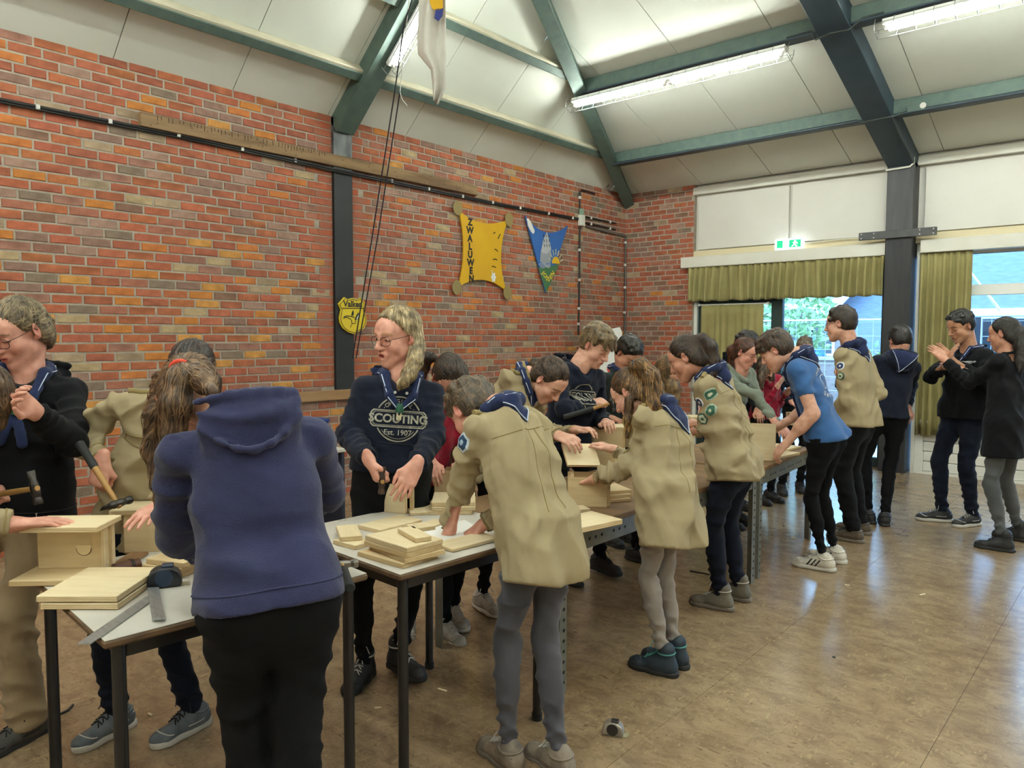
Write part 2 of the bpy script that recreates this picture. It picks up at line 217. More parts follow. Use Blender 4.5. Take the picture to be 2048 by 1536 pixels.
 'P18':dict(P=(-2.881,7.923,0.878),N=(-2.852,7.922,1.353),H=(-2.820,7.868,1.484),SL=(-2.782,8.052,1.275),SR=(-2.931,7.793,1.284),HL=(-2.840,7.995,0.878),HR=(-2.923,7.851,0.878),EL=(-2.787,8.049,0.991),WL=(-2.705,7.815,0.932),ER=(-3.047,7.750,1.028),WR=(-2.842,7.631,0.936),KL=(-2.789,7.844,0.487),AL=(-2.811,7.816,0.083),FL=(0.500,-0.866,0.000),KR=(-2.880,7.654,0.493),AR=(-2.914,7.582,0.083),FR=(0.500,-0.866,0.000),hf=(0.410,-0.709,-0.574),hu=(0.287,-0.497,0.819),fw=(0.866,-0.500,0.000),cr=(-0.498,-0.866,0.029),S=0.98),
 'P23':dict(P=(-5.597,16.322,0.937),N=(-5.647,16.314,1.362),H=(-5.661,16.313,1.501),SL=(-5.490,16.288,1.305),SR=(-5.787,16.342,1.271),HL=(-5.513,16.307,0.937),HR=(-5.680,16.337,0.937),EL=(-5.368,16.407,1.070),WL=(-5.422,16.206,0.914),ER=(-5.752,16.223,1.009),WR=(-5.660,15.999,0.913),KL=(-5.516,16.246,0.483),AL=(-5.494,16.337,0.053),FL=(-0.174,-0.985,0.000),KR=(-5.661,16.207,0.494),AR=(-5.614,16.232,0.053),FR=(-0.174,-0.985,0.000),hf=(0.000,-0.966,-0.259),hu=(0.000,-0.259,0.966),fw=(-0.174,-0.985,0.000),cr=(-0.978,0.177,-0.113),S=1.0),
}
# ------------------------------------------------------------------ the room
DX, LY, HT = -6.228, 9.786, 3.74          # left wall x, back wall y, wall height
XR, YF = 3.9, -5.0
SL, SB = .9, .33                          # roof slopes over the left and over the back wall
def zl(x): return HT+SL*(x-DX)
def zb(y): return HT+SB*(LY-y)
M_FLOOR = mat('linoleum')                 # replaced below
def floor_material():
    m = bpy.data.materials.new('linoleum_floor'); m.use_nodes = True; nt = m.node_tree; N = nt.nodes; Lk = nt.links; b = N['Principled BSDF']
    tc = N.new('ShaderNodeTexCoord')
    def noise(sc, det, st=(1, 1, 1), rough=.6, dist=0):
        mp = N.new('ShaderNodeMapping'); mp.inputs['Scale'].default_value = st; mp.inputs['Rotation'].default_value = (0, 0, .5); Lk.new(tc.outputs['Object'], mp.inputs[0])
        n = N.new('ShaderNodeTexNoise'); n.inputs['Scale'].default_value = sc; n.inputs['Detail'].default_value = det; n.inputs['Roughness'].default_value = rough; n.inputs['Distortion'].default_value = dist
        Lk.new(mp.outputs[0], n.inputs['Vector']); return n.outputs['Fac']
    def ramp(f, *st):
        r = N.new('ShaderNodeValToRGB'); e = r.color_ramp.elements; e[0].position, e[0].color = st[0][0], lin(st[0][1])+(1,); e[1].position, e[1].color = st[1][0], lin(st[1][1])+(1,)
        for p, c in st[2:]: q = e.new(p); q.color = lin(c)+(1,)
        Lk.new(f, r.inputs[0]); return r.outputs[0]
    def mix(a, c, f, mode='MIX'):
        x = N.new('ShaderNodeMix'); x.data_type = 'RGBA'; x.blend_type = mode
        if isinstance(f, float): x.inputs[0].default_value = f
        else: Lk.new(f, x.inputs[0])
        Lk.new(a, x.inputs[6]); Lk.new(c, x.inputs[7]); return x.outputs[2]
    base = ramp(noise(7, 6, (1, 1.6, 1), .7, .6), (.36, '8b745c'), (.64, 'ad9677'))
    fleck = ramp(noise(48, 3, (1, .35, 1), .6, 1.6), (.58, '000000'), (.70, 'ffffff'))
    fl2 = ramp(noise(60, 2, (.4, 1, 1), .6, 1.2), (.60, '000000'), (.70, 'ffffff'))
    light = N.new('ShaderNodeRGB'); light.outputs[0].default_value = lin('b8a27c')+(1,)
    dark = N.new('ShaderNodeRGB'); dark.outputs[0].default_value = lin('7c674e')+(1,)
    bw = N.new('ShaderNodeRGBToBW'); Lk.new(fleck, bw.inputs[0]); bw2 = N.new('ShaderNodeRGBToBW'); Lk.new(fl2, bw2.inputs[0])
    c = mix(base, light.outputs[0], bw.outputs[0]); c = mix(c, dark.outputs[0], bw2.outputs[0])
    patch = ramp(noise(.8, 3), (.3, 'd8d0c8'), (.7, 'ffffff')); c = mix(c, patch, 1.0, 'MULTIPLY')
    Lk.new(c, b.inputs['Base Color'])
    rr = N.new('ShaderNodeMapRange'); rr.inputs[3].default_value = .17; rr.inputs[4].default_value = .26; Lk.new(noise(2.2, 4), rr.inputs[0]); Lk.new(rr.outputs[0], b.inputs['Roughness'])
    bp = N.new('ShaderNodeBump'); bp.inputs['Strength'].default_value = .06; bp.inputs['Distance'].default_value = .01; Lk.new(noise(9, 3), bp.inputs['Height']); Lk.new(bp.outputs[0], b.inputs['Normal'])
    b.inputs['Specular IOR Level'].default_value = .75
    return m
M_FLOOR = floor_material()
floor = tag(MB().box((DX-.15, YF, -.2), (XR, LY+.3, -.004)).build('floor', mat('floor_seam', '4a3524', .6)), kind='structure')
# linoleum laid in sheets with fine welded joints
_a = math.radians(0); xs = [DX-.1, -5.5, -3.5, -1.5, -.62, 1.38, 3.38, XR]
for i in range(len(xs)-1):
    ys = [YF, -1.2+(i % 2)*.9, 3.6+(i % 3)*.8, LY+.1]
    for k in range(3):
        MB().box((xs[i]+.001, ys[k]+.001, -.003), (xs[i+1]-.001, ys[k+1]-.001, 0)).build('linoleum_sheet', M_FLOOR, floor)
# ---- brick walls
M_BRICK = mat('brick', 'ffffff', .85, 'dcd6d0', 14, attr=True, bump=.35, bscale=45, ramp=(.3, .75))
M_MORTAR = mat('mortar', '9c9183', .95, 'aca193', 20, bump=.3, bscale=90)
M_BRICK2 = mat('brick_closer', 'a8573a', .85, '94624f', 9, bump=.35, bscale=45)
BCOLS = ['9c5a42', 'a05d43', '985440', 'a5603f', '93543f', '9c6350', 'a9663f', 'b26c38', 'bb7838', 'b98545', '8c6355', '8a6c60', '937568', '9b876f', '7e6d5e', 'ad9876', '77594a', '9e583e', '94543f', 'a25f42']
def brick_mesh(l, h, d, seed, c):
    r = random.Random(seed); q = MB(); q.box((0, 0, 0), (l, d, h)); j = .0035
    me = bpy.data.meshes.new('brick'); b = .005
    # front face inset and chipped
    P = [(0, d, 0), (l, d, 0), (l, d, h), (0, d, h), (0, b, 0), (l, b, 0), (l, b, h), (0, b, h)]
    mid = [(l*.33, b, 0), (l*.67, b, h)]
    F_ = [(b+r.uniform(0, j), r.uniform(-.002, .002), b+r.uniform(-j, j)), (l-b-r.uniform(0, j), r.uniform(-.002, .002), b+r.uniform(-j, j)), (l-b-r.uniform(0, j), r.uniform(-.002, .002), h-b+r.uniform(-j, j)), (b+r.uniform(0, j), r.uniform(-.002, .002), h-b+r.uniform(-j, j)),
          (l*.5, r.uniform(-.002, .002), b*.7+r.uniform(-j, j)), (l*.5, r.uniform(-.002, .002), h-b*.7+r.uniform(-j, j))]
    V = P+F_; f = [(4, 5, 1, 0), (5, 6, 2, 1), (6, 7, 3, 2), (7, 4, 0, 3), (8, 12, 13, 11), (12, 9, 10, 13), (4, 8, 11, 7), (9, 5, 6, 10), (4, 5, 9, 12, 8), (7, 11, 13, 10, 6)]
    f = [t[::-1] for t in f]; return V, f
NV = 40
BR = []
for i in range(NV):
    V, f = brick_mesh(.205, .060, .05, i, None); c = np.array(lin(BCOLS[i % 20]))*random.uniform(1.1, 1.42)
    me = bpy.data.meshes.new('brick'); me.from_pydata(V, [], f); a = me.color_attributes.new('col', 'FLOAT_COLOR', 'POINT')
    cc = np.tile(c, (len(V), 1)); cc[8:] *= RNG.uniform(.9, 1.1, (6, 1)) if i % 3 else RNG.uniform(.65, 1.2, (6, 1))
    a.data.foreach_set('color', np.concatenate([cc, np.ones((len(V), 1))], 1).astype(np.float32).ravel()); me.materials.append(M_BRICK)
    BR.append((me, V, f, cc))
def pick(z, along):
    """redder bricks in general, a band of pale and orange ones lower left as in the wall"""
    w = [2.6, 2.4, 2.4, 2.6, 2.4, 3, 2, 1.6, 1.2, .7, 3, 2.6, 2.2, 1.0, 1.0, .7, 1.2, 2.4, 2.4, 2.6]
    if z < 2.3 and along < 4.6:
        w = [2.6, 2.4, 2.4, 2.4, 2.4, 2, 2, 2.2, 2.2, 2.0, 2.2, 2.2, 1.9, 1.7, 1.6, 1.4, 1.2, 2, 2, 2]
    if along > 7.5: w = [1.5, 1.2, 1.8, .8, 2.4, 2.4, .8, .4, .3, .2, 3, 2.6, 1.6, .8, 2, .3, 3, 1.6, 2.4, .8]
    k = random.choices(range(20), w)[0]; return k + 20*random.randint(0, 1)
def brick_wall(name, O, U, Nn, length, h, skip, cx):
    """mortar bed, 300 bricks that show largest as single objects, the others joined"""
    O, U, Nn = (np.array(q, float) for q in (O, U, Nn))
    root = MB()
    c0, c1 = O-Nn*.005-U*(.2 if name=='wall_back' else 0), O+U*length-Nn*.2
    lo = np.minimum(c0, c1); hi = np.maximum(c0, c1); hi[2] = h+.05; lo[2] = 0
    wall = tag(root.box(lo, hi).build(name, M_MORTAR), kind='structure')
    cand = []; ends = []; rows = int(h/.0735)+1
    for rI in range(rows):
        z = rI*.0735+.004
        off = [0, .11, .055, .165, .03, .14][rI % 6]
        for k in range(-1, int(length/.219)+1):
            s = k*.219+off
            hh = .06
            if z > h: continue
            if s < 0 or s+.205 > length+.004:
                a_, b_ = max(s, .004), min(s+.205, length-.002)
                if b_-a_ > .03 and not (skip and skip(s, z)): ends.append((a_, b_, z))
                continue
            ctr = O+U*(s+.1)+np.array([0, 0, z+.03]); v = ctr-CC; dep = v@_f
            px = 1024+FPX*(v@_r)/dep if dep > .3 else -9e3; py = 768-FPX*(v@_u)/dep if dep > .3 else -9e3
            vis = -30 < px < 2078 and -30 < py < 1000
            cand.append(((dep if vis else 100+dep), s, z, skip and skip(s, z), vis))
    cand.sort(key=lambda t: t[0])
    Vs, Fs, Cs = [], [], []; n = 0; made = 0
    rot = Matrix((tuple(U)+(0,), tuple(-Nn)+(0,), (0, 0, 1, 0), (0, 0, 0, 1))).transposed()
    for d, s, z, sk, vis in cand:
        if sk: continue
        me, V, f, cc = BR[pick(z, cx(s))]
        p = O+U*s+np.array([0, 0, z])+Nn*random.uniform(-.002, .003)
        if made < 300 and vis:
            o = link('brick', me, wall); M_ = rot.copy(); M_.translation = Vector([float(q) for q in p]); o.matrix_local = M_; made += 1
        else:
            R3 = np.stack([U, -Nn, [0, 0, 1.]], 1); VV = (R3 @ np.array(V).T).T+p; Vs.append(VV); Fs += [tuple(i+n for i in t) for t in f]; n += len(V); Cs.append(cc)
    if Vs:
        me = bpy.data.meshes.new('brickwork'); me.from_pydata(np.concatenate(Vs).tolist(), [], Fs); C_ = np.concatenate(Cs)
        a = me.color_attributes.new('col', 'FLOAT_COLOR', 'POINT'); a.data.foreach_set('color', np.concatenate([C_, np.ones((len(C_), 1))], 1).astype(np.float32).ravel())
        me.materials.append(M_BRICK); tag(link('brickwork', me, wall), kind='stuff')
    eb = MB()
    for a_, b_, z in ends:
        p, q_ = O+U*a_-Nn*.04+np.array([0, 0, z]), O+U*b_+Nn*random.uniform(-.002, .002)+np.array([0, 0, z+.06]); eb.box(np.minimum(p, q_), np.maximum(p, q_))
    tag(eb.build('end_bricks', M_BRICK2, wall), kind='stuff')
    return wall
PY0, PY1 = 4.47, 4.69                     # steel post in the left wall
wall_left = brick_wall('wall_left', (DX, -1.2, 0), (0, 1, 0), (1, 0, 0), LY+1.2, HT, lambda s, z: (PY0-.2 < s-1.2 < PY1+.0) and z > 1.0, lambda s: s-1.2)
BXE = -5.105
wall_back = brick_wall('wall_back', (DX, LY, 0), (1, 0, 0), (0, -1, 0), BXE-DX, HT-.05, None, lambda s: 9)
# short bricks closing the courses beside the post
q = MB()
for rI in range(15, 51):
    z = rI*.0735+.004
    q.box((DX-.05, PY0-.2+random.uniform(-.01, .05), z), (DX+random.uniform(-.001, .003), PY0-.006, z+.06)); q.box((DX-.05, PY1+.006, z), (DX+random.uniform(-.001, .003), PY1+random.uniform(.05, .22), z+.06))
tag(q.build('closer_bricks', M_BRICK2, wall_left), kind='stuff')
M_STEEL = mat('painted_steel_dark', '1f2124', .6, '1a1c1e', 10, bump=.05); M_GREEN = mat('green_paint', '4c5f59', .6, '55685f', 12, bump=.08, bscale=30)
M_BLUEGREEN = mat('blue_green_paint', '31424d', .55, '2c3c47', 6, bump=.05); M_CREAM = mat('cream_paint', 'c9c2ab', .6, 'bdb69f', 5)
MB().box((DX-.06, PY0, 1.03), (DX+.03, PY1, 3.2)).build('post', M_STEEL, wall_left)
MB().box((DX-.06, PY0, 3.2), (DX+.032, PY1, 3.73)).build('post_top', mat('bare_steel', '77797a', .5, '4d5052', 14, metal=.3, bump=.1, stretch=(1, 1, .3)), wall_left)
# ---- ceiling: sandwich panels with joints
M_CEIL = mat('ceiling_panel', 'dcdfd6', .75, 'd5d8ce', 1.2, bump=.03, bscale=3); M_JOINT = mat('panel_joint', '6f6c64', .9)
cb = MB(); XM = (DX+XR)/2; ZM = zl(XM); YM = LY-(ZM-HT)/SB
# backing shell above the panels (left, back, right slopes, front gable)
t = .03
cb.raw([(DX-.3, YF, HT-.3*SL+t), (DX-.3, LY+.3, HT-.3*SL+t), (XM, YM, ZM+t), (XM, YF, ZM+t)], [(0, 1, 2, 3)])
cb.raw([(DX-.3, LY+.3, HT-.3*SB+t), (XR+.3, LY+.3, HT-.3*SB+t), (XM, YM, ZM+t)], [(0, 1, 2)])
cb.raw([(XR+.3, LY+.3, HT-.3*SL+t), (XR+.3, YF, HT-.3*SL+t), (XM, YF, ZM+t), (XM, YM, ZM+t)], [(0, 1, 2, 3)])
ceiling = tag(cb.build('ceiling', M_JOINT), kind='structure')
def slope_panels(edges, lowfun, topfun, n):
    pass
R_ = SL/SB
def clip_poly(poly, fn):
    out = []
    for i in range(len(poly)):
        a, b = poly[i], poly[(i+1) % len(poly)]; fa, fb = fn(a), fn(b)
        if fa >= 0: out.append(a)
        if fa*fb < 0: u_ = fa/(fa-fb); out.append((a[0]+(b[0]-a[0])*u_, a[1]+(b[1]-a[1])*u_))
    return out
def panel(poly, zf, nrm):
    if len(poly) < 3: return
    q = MB(); n = len(poly); th = .02; nr = unit(nrm)
    lo = [np.array([x, y, zf(x, y)]) for x, y in poly]; hi = [p+nr*th for p in lo]
    q.raw(lo+hi, [tuple(range(n)), tuple(range(2*n-1, n-1, -1))]+[(i, (i+1) % n, n+(i+1) % n, n+i) for i in range(n)]); q.build('panel', M_CEIL, ceiling)
g = .004
hipf = lambda p: (LY-p[1])*SB-(p[0]-DX)*SL          # >=0 : on the left slope
hipr = lambda p: (LY-p[1])*SB-(XR-p[0])*SL
ylines = [2.46-k for k in range(8, 0, -1)]+[2.46+.985*k for k in range(0, 8)]; ylines = [y for y in ylines if y > YF]+[LY]
ylines = [YF]+ylines
for i in range(len(ylines)-1):
    a, b = ylines[i]+g, ylines[i+1]-g
    poly = clip_poly([(DX-.02, a), (XM, a), (XM, b), (DX-.02, b)], hipf); panel(poly, lambda x, y: zl(x), (-SL, 0, 1))
    poly = clip_poly([(XM, a), (XR, a), (XR, b), (XM, b)], hipr); panel(poly, lambda x, y: HT+SL*(XR-x), (SL, 0, 1))
xl = [DX]+[-6.0+k for k in range(0, 10)]+[XR]
for i in range(len(xl)-1):
    a, b = xl[i]+g, xl[i+1]-g
    poly = clip_poly(clip_poly([(a, YM), (b, YM), (b, LY+.02), (a, LY+.02)], lambda p: -hipf(p)), lambda p: -hipr(p)); panel(poly, lambda x, y: zb(y), (0, SB, 1))
# rafters and purlins under the panels
def beam(name, a, b, w, h, m, up, drop=0): return MB().bar(a, b, w, h, up).build(name, m, ceiling, bevel=.006)
nl = unit((-SL, 0, 1)); nb = unit((0, SB, 1))
def lp(x, y, d): return np.array([x, y, zl(x)])-nl*d
def bp_(x, y, d): return np.array([x, y, zb(y)])-nb*d
yr = (PY0+PY1)/2
for y in (yr, yr-5.2): beam('rafter', lp(DX-.04, y, .08), lp(XM, y, .08), .22, .16, M_GREEN, nl)
for x in (-2.40, 1.75): beam('rafter', bp_(x, LY+.02, .10), bp_(x, LY-(min(XR-x, x-DX)*R_), .10), .29, .2, M_BLUEGREEN, nb)
nh = unit(nl+nb); hd = np.array([1, -R_, SL])
h0 = np.array([DX, LY, HT]); beam('hip_rafter', h0-nh*.10-hd*.02, h0+hd*(XM-DX)-nh*.10, .15, .2, M_GREEN, nh)
h1 = np.array([XR, LY, HT]); hd1 = np.array([-1, -R_, SL]); beam('hip_rafter', h1-nh*.10, h1+hd1*(XM-DX)-nh*.10, .15, .2, M_GREEN, unit((SL, SB, 2)))
for k, (a, z) in enumerate(((.40, 0), (.97, 0), (2.0, 0), (3.0, 0))):
    x = DX+a; yy = LY-a*R_
    q = MB(); beam('purlin', lp(x, YF, .055), lp(x, yy, .055), .10, .10, M_CREAM, nl); beam('purlin', lp(x-.012, YF, .112), lp(x-.012, yy, .112), .085, .016, M_GREEN, nl)
for a in (1.02, 2.48, 4.2, 6.0):
    y = LY-a; x0 = DX+a/R_; x1 = XR-a/R_
    beam('purlin', bp_(x0, y, .075), bp_(x1, y, .075), .12, .15, M_GREEN, (0, 0, 1)); beam('purlin', bp_(x0, y+.01, .155), bp_(x1, y+.01, .155), .15, .02, M_BLUEGREEN, (0, 0, 1))
# ---- back wall, upper cladding and joinery
M_WHITE = mat('white_board', 'd6d3cc', .6, 'cfccc4', 1.5, bump=.02, bscale=4); M_TRIM = mat('cream_trim', 'd9d7cd', .55, 'd2cfc3', 3)
M_TIMBER = mat('dark_timber', '202024', .6, '2b2b2e', 9, stretch=(4, 4, .4), bump=.12, bscale=20, bstretch=(3, 3, .3)); M_FRAME = mat('dark_green_frame', '1f3230', .45); M_WFRAME = mat('white_frame', 'e4e4df', .4)
q = MB().box((BXE, LY+.08, 2.55), (XR, LY+.2, HT+.02)); q.build('upper_wall', M_WHITE, wall_back)
for a, b in ((BXE+.05, -3.77), (-3.73, -2.58), (-2.18, -.35), (-.31, 1.5)): MB().box((a, LY+.03, 2.83), (b, LY+.085, 3.575)).build('cladding_panel', M_WHITE, wall_back, bevel=.004)
t1 = tag(MB().box((BXE-.02, LY-.005, 3.60), (XR, LY+.1, 3.70)).build('trim_1', M_TRIM, bevel=.006), kind='structure')
t2 = tag(MB().box((BXE, LY-.0, 2.70), (XR, LY+.1, 2.815)).build('trim_2', mat('beige_trim', 'd3c6a4', .6), bevel=.004), kind='structure')
t3 = tag(MB().box((-5.245, LY-.11, 2.575), (-2.545, LY+.0, 2.725)).build('trim_3', M_TRIM, bevel=.005), kind='structure')
t4 = tag(MB().box((-2.18, LY-.11, 2.575), (XR, LY+.0, 2.725)).build('trim_4', M_TRIM, bevel=.005), kind='structure')
MB().box((BXE, LY+.05, 0), (BXE+.05, LY+.16, 2.6)).build('jamb', M_WFRAME, wall_back)
# cables clipped to the beams
q = MB(); yp = LY-1.02-.085; zp = zb(LY-1.02)-.135
q.tube([(-5.7, yp, zp), (-4.2, yp, zp-.01), (-2.62, yp, zp), (-2.56, yp-.06, zp-.05), (-2.4, yp-.1, zp-.055), (-2.24, yp-.06, zp-.04), (-2.1, yp, zp), (0, yp, zp), (2, yp, zp)], .011, 6)
q.tube([(-2.27, yp-.02, zp-.02), (-2.262, yp+.3, zp-.16), (-2.26, LY-.2, zb(LY-.2)-.19)], .011, 6)
yp2 = LY-2.48-.1; zp2 = zb(LY-2.48)-.13; q.tube([(-2.83, yp2, zp2), (-2.6, yp2, zp2), (-2.54, yp2-.05, zp2-.1), (-2.4, yp2-.1, zp2-.1), (-2.25, yp2-.05, zp2-.09), (-2.15, yp2, zp2), (-1.98, yp2, zp2)], .011, 6)
q.build('beam_cable', mat('cable_dark', '25302f', .5), ceiling); MB().box((-2.12, yp-.03, zp-.02), (-1.95, yp+.02, zp+.05), bev=.006).build('cable_box', M_GREEN, ceiling); MB().tube([(-1.97, yp-.035, zp+.025), (-1.97, yp-.02, zp+.025)], .03, 12).build('cable_box_lid', M_WHITE, ceiling)
MB().tube([(-2.56, LY-.17, 3.555), (-2.3, LY-.18, 3.56), (-2.262, LY-.18, 3.6), (-2.26, LY-.19, 3.66)], .012, 6).build('white_cable', M_WHITE, ceiling)
# pillar with its steel strap
pil = MB().box((-2.545, LY-.16, 0), (-2.255, LY+.16, 2.80)).build('pillar', M_TIMBER, wall_back, bevel=.008); MB().box((-2.545, LY-.16, 2.80), (-2.255, LY+.16, 3.62)).build('pillar_top', mat('worn_grey_timber', '4c4c4e', .6, '3a3a3d', 5, stretch=(3, 3, .4), bump=.1), wall_back, bevel=.008)
MB().box((-2.225, LY-.02, .0), (-2.19, LY+.12, 2.6)).build('jamb', M_WFRAME, wall_back)
st = MB().box((-2.83, LY-.20, 2.76), (-2.0, LY-.162, 2.85)).build('pillar_strap', mat('strap_steel', '4a4a4b', .5, '3c3c3d', 8), wall_back, bevel=.003)
for x in (-2.80, -2.66, -2.17, -2.03):
    for z in (2.78, 2.83): MB().tube([(x, LY-.205, z), (x, LY-.198, z)], .008, 8).build('bolt', mat('zinc', 'b5b5b0', .35, metal=.8), st)
# glazed door and the fixed light beside it
M_GLASS = None
def glass():
    m = bpy.data.materials.new('window_glass'); m.use_nodes = True; nt = m.node_tree; N = nt.nodes; N.remove(N['Principled BSDF'])
    g_ = N.new('ShaderNodeBsdfGlossy'); g_.inputs['Roughness'].default_value = .02; tr = N.new('ShaderNodeBsdfTransparent'); tr.inputs[0].default_value = (.93, .97, .99, 1)
    fr = N.new('ShaderNodeFresnel'); fr.inputs[0].default_value = 1.45; mx = N.new('ShaderNodeMixShader'); nt.links.new(fr.outputs[0], mx.inputs[0]); nt.links.new(tr.outputs[0], mx.inputs[1]); nt.links.new(g_.outputs[0], mx.inputs[2])
    nt.links.new(mx.outputs[0], N['Material Output'].inputs[0]); return m
M_GLASS = glass()
yg = LY+.12
d1 = MB()
for a, b, c, d in ((-5.05, -4.96, 0, 2.16), (-3.99, -3.88, 0, 2.16), (-4.96, -3.99, 0, .22), (-4.96, -3.99, 2.06, 2.16)): d1.box((a, yg-.04, c), (b, yg+.04, d))
door_1 = tag(d1.build('door_1', M_FRAME, bevel=.004), kind='structure'); MB().box((-4.96, yg-.005, .22), (-3.99, yg+.005, 2.06)).build('pane', M_GLASS, door_1)
MB().bar((-4.02, yg-.09, 1.05), (-4.16, yg-.09, 1.05), .02, .025).bar((-4.02, yg-.09, 1.05), (-4.02, yg-.04, 1.05), .02, .02).build('door_handle', mat('zinc'), door_1)
w1 = MB()
for a, b, c, d in ((-3.88, -3.84, 0, 2.58), (-2.62, -2.545, 0, 2.58), (-3.84, -2.62, 0, .12), (-3.84, -2.62, 2.5, 2.58), (-5.05, -3.84, 2.16, 2.58)): w1.box((a, yg-.04, c), (b, yg+.04, d))
window_1 = tag(w1.build('window_1', M_FRAME, bevel=.004), kind='structure'); MB().box((-3.84, yg-.005, .12), (-2.62, yg+.005, 2.5)).build('pane', M_GLASS, window_1)
w2 = MB()
xw = [-2.19, -1.68, .25, 2.15, XR]
for c, d in ((.62, .70), (2.08, 2.20), (2.55, 2.60)): w2.box((-2.19, yg-.045, c), (XR, yg+.045, d))
for x in (-2.165, .25, 2.15, XR-.03): w2.box((x-.03, yg-.045, .62), (x+.03, yg+.045, 2.6))
window_2 = tag(w2.build('window_2', M_WFRAME, bevel=.004), kind='structure')
for a, b in ((-2.135, .22), (.28, 2.12), (2.18, XR-.06)):
    for c, d in ((.70, 2.08), (2.20, 2.55)): MB().box((a, yg-.004, c), (b, yg+.004, d)).build('pane', M_GLASS, window_2)
# white boarding under the window, board by board
q = MB().box((-2.19, LY+.10, 0), (XR, LY+.2, .62)).build('parapet', M_WHITE, wall_back)
for k in range(5):
    z = .03+k*.118
    for a, b in ((-2.1, -.6), (-.597, 1.2), (1.203, 3.0)): MB().box((a, LY+.02+.004*(k % 2), z), (b, LY+.105, z+.112)).build('cladding_board', M_WFRAME, wall_back, bevel=.008)
MB().box((-2.19, LY-.0, .0), (-2.1, LY+.14, .62)).build('corner_board', M_WFRAME, wall_back, bevel=.006)
MB().box((-2.19, LY-.02, .60), (XR, LY+.14, .64)).build('window_sill', M_WFRAME, wall_back, bevel=.006)
tag(MB().box((-2.19, LY-.01, 0), (XR, LY+.02, .03)).build('baseboard_back', M_WFRAME), kind='structure')
# rest of the shell behind the camera
wall_right = tag(MB().box((XR, YF, 0), (XR+.2, LY+.3, HT+.1)).build('wall_right', M_WHITE), kind='structure')
wall_front = tag(MB().raw([(DX-.2, YF, 0), (XR+.2, YF, 0), (XR+.2, YF, HT), (XM, YF, ZM+.1), (DX-.2, YF, HT), (DX-.2, YF-.2, 0), (XR+.2, YF-.2, 0), (XR+.2, YF-.2, HT), (XM, YF-.2, ZM+.1), (DX-.2, YF-.2, HT)],
    [(0, 1, 2, 3, 4), (9, 8, 7, 6, 5), (0, 5, 6, 1), (1, 6, 7, 2), (2, 7, 8, 3), (3, 8, 9, 4), (4, 9, 5, 0)]).build('wall_front', M_WHITE), kind='structure')
MB().box((DX-.2, YF, 0), (DX-.02, -1.2, HT+.05)).build('rear_wall_section', M_BRICK2, wall_left)
# ---- fluorescent fixtures
M_TUBE = mat('fluorescent_tube', 'ffffff', .4, emit='f3fbf0', estr=TUBE); M_FIX = mat('fixture_white', 'e8e8e4', .35); M_WIRE = mat('wire_guard', '8a8c8c', .4, metal=.7)
def fixture(a, b, n, label, wire=True):
    """tubes end to end under a white tray, a wire guard around; n points from the ceiling into the room"""
    a = np.array(a, float); b = np.array(b, float); d = unit(b-a); n = unit(np.array(n)-d*(np.array(n)@d)); s = np.cross(d, n)
    o = empty('ceiling_light', a, label, 'ceiling light', 'ceiling lights')
    L_ = lambda p: np.array(p)-a
    MB().bar(L_(a+n*.03), L_(b+n*.03), .09, .05, -n).build('tray', M_FIX, o, bevel=.004)
    Ln = np.linalg.norm(b-a); k = max(1, round(Ln/1.25)); seg = Ln/k
    for i in range(k):
        p = a+d*(i*seg+.04)+n*.085; q_ = a+d*((i+1)*seg-.04)+n*.085
        MB().tube([L_(p), L_(q_)], .019, 12).build('tube', M_TUBE, o)
        for e in (p, q_): MB().bar(L_(e-n*.05), L_(e+n*.022), .03, .03, d).build('tube_holder', M_FIX, o)
    g_ = MB(); r = .003
    for sx in (-.055, .055): g_.tube([L_(a+n*.125+s*sx-d*.05), L_(b+n*.125+s*sx+d*.05)], r, 5)
    for sx in (-.07, .07): g_.tube([L_(a+n*.06+s*sx-d*.05), L_(b+n*.06+s*sx+d*.05)], r, 5)
    m_ = int(Ln/.14)
    for i in range(m_+1):
        c = a+d*(-.05+(Ln+.1)*i/m_)
        g_.tube([L_(c+n*.01+s*.06), L_(c+n*.06+s*.07), L_(c+n*.125+s*.055), L_(c+n*.125-s*.055), L_(c+n*.06-s*.07), L_(c+n*.01-s*.06)], r, 4)
    g_.build('wire_guard', M_WIRE, o)
yf_, zf_ = LY-2.48-.09, zb(LY-2.48)-.20
dn = np.array([0, -.35, -1])
fixture((-5.33, yf_, zf_), (-2.83, yf_, zf_), dn, 'caged twin-tube light on the upper purlin left of the blue-green rafter')
fixture((-1.98, yf_, zf_), (.52, yf_, zf_), dn, 'caged tube light on the purlin right of the blue-green rafter, cut by the top edge')
def lraft(x, y): return lp(x, y, .17)
fixture(lraft(-5.66, yr+.05), lraft(-4.2, yr+.05), -nl, 'caged tube light under the green rafter above the left wall')
NEARL = ['over the near bench end', 'at the right end of the upper back purlin', 'above the left table', 'above the viewer', 'by the front gable on the left', 'beside the right wall', 'behind the viewer by the left wall', 'along the left wall over the doorway side', 'behind the viewer by the right wall', 'high over the middle table', 'over the open floor at right']
